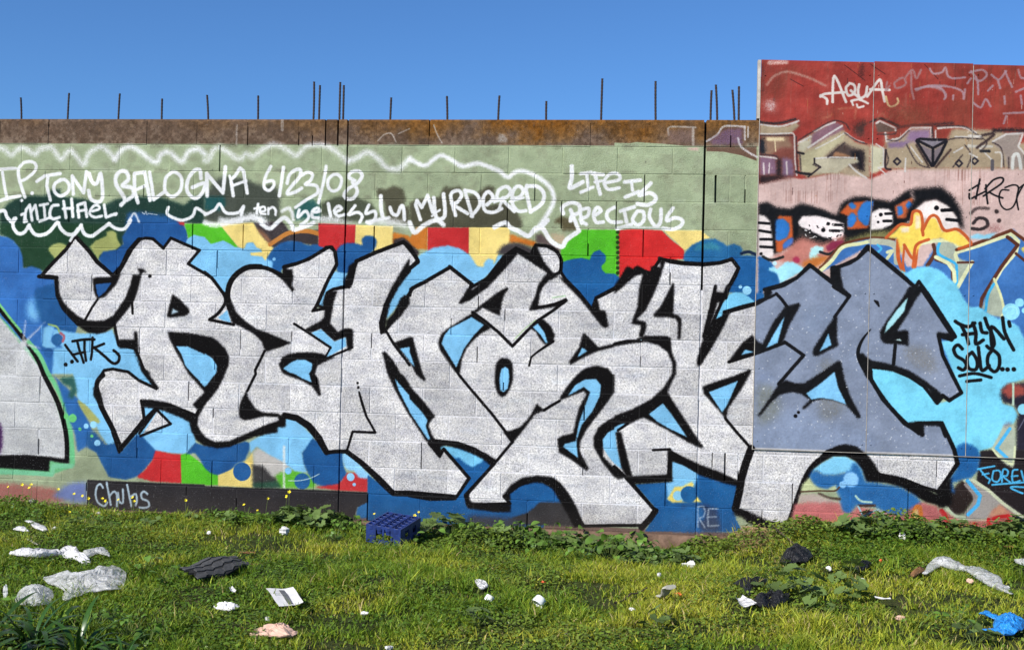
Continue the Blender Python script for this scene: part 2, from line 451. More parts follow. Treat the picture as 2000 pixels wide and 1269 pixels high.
# ---- lower background shapes
fill('c1 1150,250 1300,280 1500,340 1620,420 1600,560 1300,560 1060,620 1100,450', SKYB, 2)
fill('c1 735,600 850,590 950,570 990,650 1130,500 1210,520 1300,635 1260,710 1150,840 1040,872 900,850 830,720 800,650', (22, 78, 150), 2)
fill('c1 1180,520 1410,400 1400,330 1340,300 1500,380 1600,430 1620,570 1530,660 1420,655 1290,635', SKYB, 2)
fill('c1 1285,630 1400,655 1500,665 1500,902 1250,885 1130,850 1200,790 1260,710', REDC, 3)
fill('c1 1492,670 1550,650 1692,760 c2 0,760 110,835 112,915 0,918 c1 1692,912 1500,905', LGRN, 1.5)
fill('c1 1530,665 1610,570 1692,590 c2 0,590 200,590 340,555 375,575 370,620 330,710 250,750 200,805 130,838 60,825 0,780 c1 1692,780 1650,700 1610,650', (22, 78, 150), 2)
fill('c2 110,835 215,790 330,725 395,650 405,740 398,938 110,922', (232, 206, 116), 1.5)
disc('c2 308,806', 18.5, (22, 80, 156), 2)
fill('c2 390,740 520,740 600,860 600,940 400,938', (58, 56, 56), 8)
fill('c2 400,900 640,880 640,942 400,938', (44, 80, 62), 8)
fill('c2 400,745 400,650 440,610 640,690 720,720 640,860 560,850 480,760', (196, 190, 184), 8)
fill('c2 580,840 660,800 760,790 930,880 900,940 640,942', (92, 180, 40), 8)
fill('c2 370,560 480,500 600,440 640,360 760,380 900,520 860,600 805,650 820,740 845,815 740,800 640,720 520,660 430,600 375,650', SKYB, 3)
stroke('c2 655,600 655,940', (222, 226, 222), 5, 6, False, alpha=0.8)
disc('c2 690,800', 7, SKYB, 3)
fill('c2 805,650 890,530 940,560 980,650 1140,640 1145,760 1175,830 1110,910 1000,935 900,900 850,810 815,730', (20, 80, 156), 2)
disc('c2 805,885', 16, (24, 84, 156), 4)
stroke('c2 690,880 780,880 870,860 945,825', (190, 214, 214), 1.6, 1)
fill('c2 905,935 1110,905 1175,820 1280,810 1348,850 1348,975 1100,962', (196, 40, 44), 3)
fill('c2 1145,740 1140,660 1200,670 1290,760 1365,840 1330,862 1270,850 1230,800 1180,790', (146, 206, 244), 2, True)
disc('c2 1205,850', 8, (150, 208, 244), 2); disc('c2 1235,912', 3.4, (150, 200, 236), 1.5)
fill('c2 1345,830 1560,990 1692,990 c3 0,980 380,1000 500,860 400,740 280,610 400,600 700,740 500,1000 840,1040 780,1000 900,900 1060,880 1200,940 1260,1060 1100,1269 0,1269 c2 1692,1269 1345,1269', (16, 82, 160), 1.5)
fill('c2 1250,1150 1265,1090 1330,1055 1350,1060 1350,1190 1260,1190', (30, 100, 180), 3)
fill('c3 205,590 270,590 400,610 620,700 590,730 520,768 460,740 410,690 380,695 330,660 270,620 240,632', (122, 204, 244), 2)
fill('c3 760,1240 860,1180 960,1150 1020,1110 1070,1058 1250,1058 1340,1140 1420,1260', (52, 50, 52), 3)
fill('c3 500,1165 700,1175 860,1190 1000,1269 450,1269', (52, 58, 74), 10)
fill('c1 720,872 1100,890 1500,905 1692,912 c2 0,925 400,940 640,945 900,955 1348,975 1345,1060 1260,1100 1245,1150 1250,1220 800,1220 0,1190 c1 1692,1160 1240,1140 715,1110', (46, 43, 46), 1.5)
fill('c4 170,910 480,890 480,720 700,820 1040,920 980,1160 1060,1300 250,1300 360,1130', (16, 84, 162), 1.5)
fill('c4 475,725 560,750 690,825 680,880 650,940 560,1060 440,1040 430,900 480,890', SKYB, 2)
fill('c4 500,930 560,930 640,885 660,930 560,950 540,990 560,1050 640,1065 680,1010 725,1060 480,1066 436,1030 470,980', (246, 220, 110), 3)
disc('c4 525,1005', 9.5, (150, 214, 246), 3); disc('c4 615,992', 15.5, (18, 88, 164), 3)
fill('c4 480,1066 720,1066 1000,1068 1000,1300 480,1300', (20, 84, 160), 6)
fill('c4 560,1090 740,1076 850,1110 880,1300 600,1300', (50, 66, 98), 10)
fill('c4 545,1140 600,1085 700,1085 750,1140 740,1200 690,1230 720,1300 560,1300 530,1220', (22, 88, 166), 6)
stroke('c4 690,1262 692,1180 690,1096 735,1092 752,1135 735,1178 700,1190 745,1265', (190, 206, 222), 3.2, 4, False, alpha=0.6)
stroke('c4 852,1112 780,1112 770,1180 775,1255 860,1250', (184, 200, 216), 3.4, 4, False, alpha=0.6); stroke('c4 772,1182 840,1178', (184, 200, 216), 3.2, 4, alpha=0.6)

# ---------------------------------------------------------------- metal panels (top band, throw-up, pink band, bird-like piece)
def pf(s, c, soft=3, **k): fill(s, c, soft, clip=PANEL, **k)
def ps(s, c, w_=4, soft=3, sm=True, **k):
    if c == (206, 200, 194): w_ *= 0.75; k['alpha'] = 0.85
    stroke(s, c, w_, soft, sm, clip=PANEL, **k)


ix = int((3.0 - PX0) * PS)
RB = (154, 50, 38)
pf('d4 60,0 4300,0 4300,1130 60,1130', RB, 1)
sub = img[:rowz(1), ix:]; sub *= (0.86 + 0.28 * n2[:rowz(1), ix:] * 1.0)[..., None]; sub += (col3((120, 60, 40)) - sub) * np.clip((n1[:rowz(1), ix:] - 0.5) * 2, 0, 0.5)[..., None]
# pink band
pf('d4 60,1100 200,1050 330,1035 440,1060 560,1040 700,1010 900,1010 1010,1060 1200,980 1500,965 1900,970 2700,960 2700,2000 60,2000', (208, 176, 168), 2)
sy = fbm(CH, CW // 6 + 2, 40, 3); sx6 = np.repeat(sy, 6, 1)[:, :CW]; fine = np.repeat(vnoise(CH // 30 + 3, CW, 2.2), 30, 0)[:CH]
zone = (slice(0, rowz(3)), slice(ix, CW)); rust = np.clip((fine[zone] - 0.62) * 3, 0, 1) * np.clip((n1[zone] - 0.42) * 4, 0, 1)
img[zone] += (col3((98, 48, 34)) - img[zone]) * (rust * 0.5)[..., None]
pal_ = np.clip((fine[zone] - 0.7) * 3, 0, 1) * np.clip((n2[zone] - 0.5) * 4, 0, 1); img[zone] += (col3((188, 140, 126)) - img[zone]) * (pal_ * 0.4)[..., None]
# throw-up band
GB = (166, 146, 118)
pf('d4 90,600 300,620 420,560 430,620 340,700 390,700 400,1040 90,1100', (122, 62, 50), 6); pf('d4 100,610 330,625 400,590 425,620 350,690 100,690', GB, 4)
pf('d4 110,700 330,700 370,800 260,800 200,860 110,860', (140, 106, 84), 6); pf('d4 150,715 300,715 310,745 160,745', (226, 204, 160), 3); ps('d4 225,745 230,830', (226, 204, 160), 2)
pf('d4 95,870 230,880 250,1020 100,1030', (126, 92, 112), 8); pf('d4 280,880 370,900 385,1030 280,1040', (128, 98, 122), 8); ps('d4 130,930 135,1020', (206, 190, 190), 3, 4); ps('d4 180,930 175,1010', (206, 190, 190), 2.5, 3); ps('d4 320,920 325,1020', (206, 190, 190), 3, 4)
pf('d4 240,890 275,900 275,1040 240,1030', (30, 22, 24), 6); pf('d4 95,1030 280,1030 430,1050 330,1035 130,1095 95,1090', (40, 26, 26), 6); pf('d4 95,720 140,740 150,850 95,850', (24, 26, 34), 8)
LW = (206, 200, 194)
ps('d4 95,605 250,625 350,605 420,580', LW, 5); ps('d4 95,685 200,690 370,680 385,700 390,900 405,1030', LW, 4.5, sm=False); ps('d4 95,870 180,880 240,890', LW, 4.5)
ps('d4 90,590 250,600 390,565', (36, 30, 32), 4, 8)
pf('d4 410,760 560,660 700,600 800,660 830,700 900,760 1010,780 1010,1050 700,1010 500,1050 430,1010', GB, 5); pf('d4 420,760 520,720 540,760 460,840 410,820', (192, 184, 158), 5)
pf('d4 530,690 700,590 760,600 800,650 650,720 520,800', (130, 92, 104), 5); pf('d4 440,1010 430,860 560,800 750,700 800,680 780,760 640,860 540,1000', (182, 172, 136), 6)
ps('d4 550,665 640,620 720,590', LW, 5); ps('d4 500,800 650,700 780,620', LW, 5); ps('d4 420,760 520,710', LW, 5, 5); ps('d4 560,810 700,740 800,680', LW, 3); ps('d4 810,680 880,730 960,760', LW, 4)
pf('d4 640,880 750,780 800,760 840,790 960,820 955,1000 850,960 740,900', (74, 58, 52), 8); pf('d4 840,830 960,830 955,990 930,990', (26, 22, 26), 6); pf('d4 720,830 800,850 860,880 700,880', (156, 112, 80), 3)
pf('d4 560,890 900,885 920,920 840,940 740,1010 560,1010 600,960 550,930', (186, 176, 150), 4); ps('d4 555,890 700,880 900,885', LW, 4); ps('d4 550,890 550,930 600,960 500,1040', (40, 34, 36), 3, 3, False)
ps('d4 400,1000 440,1010 520,1020', (30, 26, 28), 5, 5); ps('d4 410,840 460,850', (30, 26, 28), 4, 4)
ps('d4 840,940 900,1000 980,1050', LW, 5); pf('d4 860,640 940,580 1000,580 960,720 900,700', (66, 42, 36), 14); pf('d4 960,630 1010,600 1010,760 970,730', (136, 44, 34), 4)
pf('d4 1050,600 1090,580 1200,640 1220,665 1070,680', (98, 76, 66), 4); ps('d4 1060,600 1090,580 1220,640 1220,660', LW, 5, 3, False); ps('d4 1040,580 1100,560 1240,620', (40, 30, 30), 4, 8)
pf('d4 1010,770 1130,800 1130,960 1060,1010 1010,1010', (196, 190, 160), 5); pf('d4 1130,680 1160,680 1150,740 1260,720 1350,640 1500,640 1520,730 1640,740 1692,640 2100,660 2200,760 2300,760 2500,700 4300,700 4300,970 1130,980 1130,820', GB, 6)
pf('d4 1150,760 1350,740 1280,800 1160,800', (130, 104, 132), 5); pf('d4 1330,660 1500,650 1510,720 1400,760 1300,740', (136, 106, 134), 6)
ps('d4 1135,680 1145,745 1250,725 1350,635 1510,635 1520,720', LW, 5, 3, False); ps('d4 1550,730 1550,660', LW, 4); ps('d4 1570,640 1692,630 a5 1200,635 1290,680', LW, 6)
ps('d4 1060,770 1120,810 1120,960 1075,965 1140,1020', LW, 3.5, 3, False); ps('d4 1140,820 1135,960 1180,980', (44, 34, 36), 3.5)
ps('d4 1230,640 1330,620 1692,600', (48, 34, 34), 5, 10, alpha=0.7); ps('d4 1340,790 1440,920', LW, 3.5)
pf('a5 815,730 930,728 1040,735 1045,760 935,800 810,745', (128, 120, 128), 2); pf('a5 810,760 930,820 930,940 880,900', (126, 112, 116), 2); pf('a5 1040,770 940,820 940,940 970,930', (126, 112, 116), 2)
for s2 in ('805,740 935,805 1045,745', '935,805 935,950', '800,745 870,860 925,950', '1048,750 1000,850 940,950', '805,738 830,728 930,735 1045,735'):
    ps('a5 ' + s2, (28, 24, 28), 5, 3, False)
ps('a5 800,780 900,950', (60, 44, 40), 4, 6); ps('a5 1080,820 960,960', (70, 50, 44), 4, 6)
for c2_ in ('640,915', '1280,910', '1150,930'):
    ps('a5 ' + ' '.join('%f,%f' % (float(c2_.split(',')[0]) + 28 * dx_, float(c2_.split(',')[1]) + 28 * dy_) for dx_, dy_ in ((-1, 0), (0, -1), (1, 0), (0, 1))), (44, 38, 44), 3.5, 2, False, closed=True)
ps('a5 1120,710 1340,715', LW, 4); ps('a5 1230,780 1320,800 1420,900', LW, 4, 3, False); ps('a5 1230,790 1420,790', (190, 182, 168), 5, 4); ps('a5 1340,700 1440,690 1300,800', (60, 44, 42), 5, 6)
pf('a5 1420,750 1540,680 1670,670 1640,800 1692,860 1692,970 1560,970 1520,850', (150, 134, 124), 5); ps('a5 1430,750 1540,690 1680,680 1640,790 1692,850', LW, 5, 3, False); ps('a5 1440,660 1560,655 1692,660', (36, 28, 30), 6, 12)
ps('a5 1590,970 1600,870 1640,860 1660,970', (206, 204, 196), 6, 3); ps('a5 1330,830 1400,830', (30, 30, 34), 5, 5); ps('a5 1425,910 1425,980', (90, 84, 88), 6, 3); ps('a5 710,890 705,1000', LW, 4, 2)
for q in range(420):   # rust runs, chips and scars on the panels
    x_, y_ = prng.uniform(3.02, 5.6), prng.uniform(2.4, 3.42)
    p0 = ((x_ - PX0) * PS, (PZ1 - y_) * PS, None)
    c_ = [(222, 206, 190), (60, 30, 26), (176, 110, 50)][prng.integers(3)]
    L_ = prng.choice([0, 0, 0, 5, 12, 26]) * prng.random()
    stroke([p0, (p0[0] + prng.uniform(-0.6, 0.6), p0[1] + L_, None)], c_, prng.uniform(0.3, 1.3), 1, False, clip=PANEL, alpha=prng.uniform(0.3, 0.9))
for s2 in ('350,235 460,295', '800,120 965,245', '1010,110 1135,195', '1460,115 1570,235'):
    ps('d4 ' + s2, (64, 24, 22), 1.2, 1, False)
pf('d4 90,80 140,120 120,300 180,320 110,340 90,500', (84, 34, 30), 14, alpha=0.7); pf('d4 930,110 960,110 950,250 920,200', (70, 32, 28), 6, alpha=0.8)
ps('d4 160,280 220,210 320,175 430,200 540,240 640,290', (176, 130, 116), 4.5, 7, alpha=0.8); pf('d4 140,450 190,400 230,440 210,500 160,490', (208, 186, 184), 16, alpha=0.9); ps('d4 180,100 320,95', (214, 180, 170), 8, 6, alpha=0.7)
AQ = (214, 202, 194)
for s2 in ('700,425 715,210 810,425', '600,380 630,360 720,350 800,345', '655,440 650,400 600,370', '840,275 810,310 830,370 880,350 880,290 840,270', '850,330 940,410', '920,280 910,340 925,390 970,370 985,300', '985,380 1020,330 1090,240 1110,330 1130,420', '1010,320 1170,325'):
    ps('d4 ' + s2, AQ, 5, 2.5)
ps('d4 855,415 920,405 990,435', AQ, 4.5, 3); ps('d4 855,415 870,450', AQ, 4); ps('d4 900,445 910,470 955,460', AQ, 4); ps('d4 1140,380 1160,450 1200,460 1240,430 1235,395', (206, 176, 126), 4)
FG = (158, 116, 116)
for s2 in ('1150,260 1140,330 1170,290', '1260,230 1210,270 1230,310 1300,280 1290,230 1250,230', '1300,220 1360,160 1390,230 1430,160', '1350,180 1350,300 1370,400', '1390,320 1450,300 1560,310 1630,350 1630,390', '1390,330 1500,290 1640,290'):
    ps('d4 ' + s2, FG, 4, 4, alpha=0.8)
for s2 in ('910,150 940,190 1010,180 1040,140 1060,210 1110,230 1200,220', '790,320 900,295 1000,310 1040,370 1030,400', '900,290 1080,300 1180,340 1190,400 1200,320', '1105,370 1100,400', '1250,170 1300,240 1310,360', '1240,180 1340,160 1380,200 1330,250 1280,230', '1420,200 1480,240 1540,170', '1470,240 1490,310', '1530,170 1560,240 1590,300', '1640,160 1660,220 1692,230', '1620,340 1692,310', '1390,330 1430,290', '1270,430 1330,470 1370,400 1410,460', '1525,380 1530,440', '1660,370 1670,440', '1220,270 1250,230', '1520,520 1692,510', '1540,540 1520,600'):
    ps('a5 ' + s2, (166, 134, 142), 4, 3.5, alpha=0.85)
for s2 in ('300,470 290,560', '160,480 280,470', '30,560 90,540', '480,560 520,520 560,570 600,530', '640,560 690,500 720,560'):
    ps('a5 ' + s2, (168, 96, 70), 4, 8, alpha=0.6)
pf('a5 480,480 640,420 900,500 860,600 600,600', (112, 56, 36), 30, alpha=0.6)
DK = (52, 40, 42)
for s2 in ('420,740 560,655 700,580 800,600 840,650', '430,850 440,990', '660,880 740,810 800,760', '800,680 900,745 980,770', '1010,590 1050,570', '1070,690 1200,690 1225,670', '1150,735 1240,740 1330,660', '1135,820 1160,900 1135,960', '1310,775 1400,930 1500,965', '1520,740 1520,650', '100,700 370,700', '110,860 220,865 260,900', '400,710 410,1010', '540,940 600,965', '930,840 960,990'):
    ps('d4 ' + s2, DK, 2.6, 4, alpha=0.75)
for s2 in ('930,620 940,720', '960,625 1190,625 1290,690', '1050,740 1150,720 1340,730', '1100,960 1180,860', '1200,780 1250,860 1220,960', '1300,690 1380,760 1330,830', '1430,760 1500,810 1520,960', '1560,880 1560,970', '1690,870 1700,960', '1700,670 1800,690 1820,960'):
    ps('a5 ' + s2, DK, 2.6, 4, alpha=0.75)
for s2 in ('1230,700 1330,705', '1240,850 1300,880', '1450,840 1500,850 1500,960', '1110,840 1180,800'):
    ps('a5 ' + s2, LW, 4, 3)
# tag in black, thin
for s2 in ('1322,1062 1308,1130 1290,1222', '1236,1152 1285,1122 1320,1100', '1236,1180 1240,1222 1300,1195 1370,1160', '1372,1108 1376,1180 1386,1262', '1365,1140 1430,1070 1490,1048 1516,1062 1495,1100 1400,1165 1352,1200', '1400,1168 1450,1196 1510,1216'):
    ps('a5 ' + s2, BLK, 3.4, 1.5)
ps('b5 1560,10 1500,10 1480,70 1500,140 1545,170 1600,140 1640,40 a5 1680,1110', BLK, 2.8, 1.5); ps('a5 1530,1130 1600,1108 1640,1130 b5 1625,80 1640,170', BLK, 3, 1.5); ps('a5 1640,1140 1700,1100 1760,1130', BLK, 2.8, 1.5)
# creature piece
OR = (196, 84, 22); BB = (24, 104, 206)
pf('e 60,160 160,140 260,200 420,215 520,160 640,180 800,235 920,290 980,150 1100,90 1250,80 1340,110 1520,140 1692,20 1740,0 1760,300 1500,560 1300,520 1000,620 700,650 400,640 240,720 60,700', BLK, 7)
for s2, c2_ in (('65,280 130,290 190,350 230,700 220,745 150,760 80,740 60,690', (240, 226, 222)), ('500,360 540,300 700,290 900,340 1000,380 1000,520 900,560 760,520 600,440 520,420', (240, 226, 224)), ('1300,260 1400,210 1500,220 1540,260 1540,380 1420,440 1290,450', (240, 228, 224)), ('280,290 430,300 440,480 440,560 310,690 260,690 250,560', OR),
                ('250,340 330,320 400,380 405,450 380,530 300,565 250,560', BB), ('330,660 330,600 400,540 445,535 440,600 390,640', (40, 96, 196)), ('955,260 1060,150 1250,130 1330,140 1270,420 1250,430 1100,440 1040,440 1040,290', OR),
                ('1045,170 1090,140 1130,170 1130,210 1090,220', BB), ('1040,300 1090,255 1140,290 1140,350 1100,410 1045,420', BB), ('1150,250 1200,160 1250,130 1330,130 1310,230 1270,400 1230,400 1160,340', BB)):
    pf('e ' + s2, c2_, 2)
for s2 in ('70,370 180,378', '75,455 195,475', '85,550 210,552', '85,632 220,640', '885,390 975,395', '850,455 980,460', '1460,270 1530,268', '1440,350 1520,350'):
    ps('e ' + s2, BLK, 5.2, 2)
for s2, r_ in (('830,380', 3.4), ('775,450', 4), ('1408,280', 3.6), ('1378,362', 2.4), ('90,710', 3)): ps('e ' + s2, BLK, r_ * 2, 2, False)
pf('b5 620,140 760,70 780,90 720,240 640,240', (196, 90, 40), 3); pf('b5 640,140 680,140 690,200 650,225', BB, 2); pf('b5 710,130 740,95 775,130 730,170', BB, 2)
pf('b5 760,0 1000,-20 1100,60 1170,180 1190,330 1140,300 1090,180 960,90 860,110 790,180 740,260 700,330 720,200 780,80', BLK, 9)
pf('b5 790,170 870,105 960,90 1060,140 1130,230 1150,320 1020,330 880,240 800,240', (240, 226, 220), 3); ps('b5 1010,175 1110,170', BLK, 6.5, 2); ps('b5 1050,250 1150,260', BLK, 6, 2); ps('b5 965,155', BLK, 9, 2, False)
pf('e 500,400 560,440 640,500 720,540 780,590 700,600 600,560 500,520', (46, 40, 38), 3); pf('e 480,560 540,520 620,560 760,600 900,560 1000,500 1000,600 860,760 600,860 300,800 220,740 330,700', (190, 118, 104), 10)
for q in range(40):
    x_, y_ = prng.uniform(500, 1000), prng.uniform(380, 560); ps('e %f,%f %f,%f' % (x_, y_, x_ + prng.uniform(-20, 30), y_ + prng.uniform(-20, 20)), BLK if q % 2 else (235, 228, 224), prng.uniform(0.8, 2.6), 1, False)
pf('e 440,760 480,740 520,770 500,810 450,800', (166, 40, 74), 4, sm=True); pf('e 640,650 700,620 780,640 770,680 700,720 750,760 640,800 620,740', (176, 226, 228), 4); pf('e 800,640 860,580 980,560 1010,580 900,660 830,690', (128, 32, 62), 4); ps('e 740,690 830,715 900,680', (30, 30, 36), 5, 3)
pf('e 560,800 700,740 860,740 700,860 540,850', (192, 106, 34), 6); ps('e 740,860 860,780 980,620 1300,530 1500,560', (94, 44, 22), 5, 2.5)
pf('e 60,730 150,760 200,800 260,900 300,1000 300,1060 120,1110 60,1240', (14, 84, 166), 2); pf('e 170,870 230,850 270,880 360,800 440,800 550,860 560,890 300,1040 270,930 180,890', (160, 224, 240), 3)
ps('e 110,740 200,780 330,745', (30, 32, 30), 5, 4); ps('e 240,815', (190, 226, 236), 8, 2, False)
pf('e 1020,560 1300,470 1500,460 1692,380 1692,560 1300,540 1010,600', (128, 122, 70), 12)
# blue / cream letters and yellow flame on the right
pf('b5 0,690 180,470 430,400 620,430 720,640 850,640 1000,400 1200,480 1600,330 1692,440 3000,300 3000,1500 1000,1500 700,700 400,470 100,640', (52, 104, 186), 2)
for s2, c2_, w2 in (('0,660 120,520 200,450 430,400 620,415', (100, 50, 26), 4), ('0,680 100,590 190,480 330,450 430,430 500,440', (224, 226, 172), 7), ('430,430 560,440 630,480 640,600', (180, 182, 160), 12), ('560,520 600,510 560,570', (214, 216, 170), 6), ('480,460 510,490 480,520', (60, 176, 220), 4),
                    ('650,420 650,560 690,690', OR, 7), ('700,470 690,600 700,680', OR, 4), ('800,450 790,560 780,640', OR, 9), ('940,460 950,530 890,630', (86, 46, 30), 7), ('960,580 1080,630 1100,740', (86, 46, 30), 6), ('1130,560 1110,600', (200, 200, 170), 5)):
    ps('b5 ' + s2, c2_, w2, 2.5)
pf('b5 960,430 1130,430 1170,500 1130,560 1250,610 1150,800 1100,800 1100,640 980,570', (170, 178, 160), 3); ps('b5 990,440 980,530 1100,600 1130,640 1130,800', (48, 172, 226), 5, 2)
for s2 in ('820,450 950,425 1100,420 1160,490', '1130,520 1300,470 1580,370 1640,430 1620,520 1500,660 1450,750', '960,560 1060,610 1110,680 1115,760', '1260,600 1200,700 1140,810', '1120,540 1140,600'):
    ps('b5 ' + s2, (222, 224, 176), 7, 2, False)
ps('b5 1130,500 1260,460 1580,340 1692,420', (96, 48, 26), 6, 2, False); ps('b5 1550,395 1635,460 1500,640 1400,800 1340,900 1330,970', (84, 42, 28), 6.5, 2, False); ps('b5 1140,605 1270,603', (84, 42, 28), 4, 2); ps('b5 1620,530 1692,590', (84, 42, 28), 5, 2)
pf('b5 1340,980 1380,870 1440,740 1480,830 1520,960 1510,1060 1400,1040', (172, 180, 160), 2); ps('b5 1370,1000 1390,870 1440,780', (48, 172, 226), 5, 2); ps('b5 1440,740 1490,860 1520,990 1500,1060', (224, 226, 170), 4.5, 2)
pf('b5 1660,490 1692,470 1692,530', (246, 214, 70), 2)
pf('b5 560,400 620,360 670,300 740,300 770,200 830,180 850,340 900,240 960,240 1010,350 1130,340 1180,380 1250,450 1180,480 1000,400 850,430 780,560 720,480 690,440 680,540 640,400', (248, 214, 84), 2)
for s2 in ('550,400 600,350 670,290 750,290 770,190 830,190 850,280 850,340 910,230 970,230 1030,340 1130,330 1200,380 1250,440', '1150,490 1190,480 1250,455', '850,340 855,380', '700,460 770,570 800,460 900,415'):
    ps('b5 ' + s2, OR, 5.5, 2)
pf('b5 790,210 830,220 830,320 790,330', (250, 224, 180), 3); pf('b5 670,320 740,310 740,350 680,360', (244, 224, 190), 3)
ps('b5 1250,200 1300,160 1390,160', (70, 56, 54), 6, 6, alpha=0.8); ps('b5 1270,280 1310,240 1370,250 1385,300 1330,330 1260,325', (50, 40, 40), 6, 4); ps('b5 1460,185', (60, 46, 44), 8, 4, False); ps('b5 1480,260', (60, 46, 44), 8, 4, False)
pf('b5 1240,390 1300,365 1350,380 1470,350 1400,410 1260,410', (140, 204, 228), 3); pf('b5 1420,300 1520,320 1460,350 1380,340', (150, 96, 92), 14)
# sky blue field on the right panels
pf('b5 640,650 720,690 780,650 900,635 1000,670 1130,790 1200,920 1240,970 1320,970 1400,1030 1480,1070 1530,1060 1640,1130 1692,1240 1692,1400 d2 1692,760 1560,800 1500,850 1510,960 1600,990 1640,1060 1600,1130 c5 1520,420 1480,520 1430,600 1320,640 1310,1300 1000,1300 1000,1000 1100,600 1000,420 800,400 700,420 500,200 430,40 d2 400,660 600,690 850,800 970,960 1070,940 1170,880 1000,450 1110,430 830,20', (116, 206, 234), 2)
disc('b5 1580,1010', 15.5, (140, 214, 236), 2); ps('b5 1530,1000 1560,970 1620,980 1630,1030', (160, 226, 240), 2, 1); disc('b5 1650,935', 8, (140, 214, 236), 2); disc('b5 1690,1000', 5, (140, 214, 236), 2)
fill('c5 1500,130 1540,90 1700,70 3200,70 3200,640 1620,640 1620,420 1640,320 1600,250 1520,240 1490,180', (38, 34, 48), 6, clip=(3, 9, 0.63, 9)); pf('c5 1500,140 1560,80 1692,100 1692,170 1560,200', (164, 72, 60), 6); ps('c5 1597,80 1597,250', (190, 214, 190), 4, 2); disc('c5 1680,290', 10, (140, 214, 236), 3)
ps('c5 1640,460 1700,350', (90, 90, 110), 2, 2)
# dark painted field beyond the letters, low right
fill('c5 1325,632 1420,625 1692,625 3200,625 3200,2000 1692,1220 1500,1080 1300,880 1310,800', (38, 32, 34), 3); fill('c5 1000,1060 1060,990 1180,870 1260,880 1300,980 1280,1040 1200,1150 1100,1170 1040,1090', (44, 34, 32), 6)
fill('c5 1200,900 1260,880 1420,980 1692,1180 1692,1230 1500,1080 1440,1120 1380,1200 1180,1210 1080,1170 1040,1100 1060,1100 1150,1180 1200,1170 1290,1040', (158, 150, 144), 5)
stroke('c5 1200,880 1260,870 1400,960 1520,1070 1692,1190', (200, 204, 172), 6, 3, False); stroke('c5 1050,1100 1110,1170 1200,1190', (192, 206, 172), 7, 3); stroke('g 470,690 560,800 560,900 480,1000', (150, 140, 136), 5, 3)
stroke('c5 1225,880 1330,1005 1310,1080 1230,1160', (60, 172, 232), 6.5, 3, False)
fill('c5 1200,1220 1380,1210 1440,1120 1500,1080 1692,1230 2400,1700 1692,1700 1000,1400 1000,1100 1120,1190', (186, 100, 96), 5); fill('g 740,1010 840,910 900,960 950,1010 760,1040', (196, 140, 110), 5)
stroke('c5 1440,1195 1480,1180 1560,1170 1570,1200 1530,1250 1450,1269 1400,1240 1400,1200', (196, 24, 26), 6.5, 3, False); stroke('c5 1010,1130 1050,1200 1060,1300', (190, 26, 28), 9, 3); stroke('g 570,1120 590,1220', (190, 40, 38), 8, 4)
fill('c5 1430,600 1450,560 1520,430 1600,420 1612,470 1612,740 1600,775 1540,745 1470,680', (172, 178, 158), 2.5); stroke('c5 1570,450 1460,610 1545,690', (64, 172, 226), 6, 2, False); stroke('c5 1430,620 1480,680 1560,730 1600,740 1612,600', (208, 214, 170), 4, 2)
fill('c5 1510,440 1560,430 1590,400 1540,400', (120, 120, 140), 8)
fill('c5 1110,640 1140,590 1200,565 1270,590 1310,620 1330,700 1310,800 1250,860 1180,870 1100,900 1120,980 1060,980 1080,860 1140,780', (18, 86, 168), 5)

# ---- the silver mass
SILH = ('b1 620,130 720,240 800,350 930,455 1000,380 1060,250 1140,160 1200,148 1265,155 1350,232 1412,148 1648,250 1555,360 1692,440 '
        'b2 60,480 120,560 160,610 185,600 195,530 225,470 300,405 410,375 520,395 620,440 660,470 655,382 760,355 860,322 960,260 1030,222 1070,250 1090,370 1000,530 '
        '930,690 900,745 990,730 1010,600 1060,570 1180,550 1210,520 1240,380 1255,335 1400,270 1640,180 b3 70,330 0,400 b2 1692,420 1560,560 1490,700 1450,850 1460,930 '
        '1500,900 1620,720 1692,600 b3 20,560 130,505 335,385 510,530 500,560 640,480 780,300 880,230 1000,290 1040,205 1130,212 1220,260 1255,330 1250,430 1290,490 1400,600 1510,740 1540,640 1550,640 '
        'b4 0,570 190,400 300,440 380,320 560,350 740,360 870,350 970,320 1025,395 920,600 880,690 770,940 840,830 900,800 930,760 1180,690 1250,650 1250,580 1400,540 1500,480 e 620,835 '
        '870,1010 870,860 960,850 1150,760 1265,650 1692,1000 b5 730,760 790,810 820,760 900,870 1120,1210 '
        'd2 1090,440 980,400 1020,570 1170,870 1070,940 1020,900 970,960 860,820 740,740 600,680 420,660 c5 430,60 520,210 700,410 850,500 800,405 1010,400 1110,620 1150,740 980,970 '
        '850,930 700,870 500,830 400,750 330,650 200,600 60,640 h 640,260 500,520 400,820 0,780 c4 1100,1150 1000,1110 1040,900 1020,900 700,780 460,640 445,870 110,860 '
        '340,1130 230,1250 0,1250 c3 1440,1255 1330,1100 1200,900 1060,860 900,920 780,1010 830,1070 480,1080 460,1000 700,740 700,720 540,620 400,570 200,550 160,570 250,680 280,620 490,860 390,1010 0,975 '
        'c2 1560,975 1450,860 1330,760 1170,640 1010,645 960,530 860,420 760,360 670,345 630,400 560,420 200,590 60,585 0,540 c1 1610,480 1590,400 1610,340 1400,255 1180,230 1190,370 1010,600 985,645 920,450 '
        '830,280 785,150 800,60 b1 860,1240 930,1228 1060,1252 c1 1150,55 1290,120 b1 1200,1260 1120,1060 980,1030 945,860 800,900 640,860 520,730 470,620 460,480 330,470 450,340 560,220')
# flatten silhouettes
fill(SILH, SILV, 1.0, s_=1.0, clip=(-9, 9, -2, 9))
fill(SILH, (130, 140, 162), 1.0, clip=PANEL)
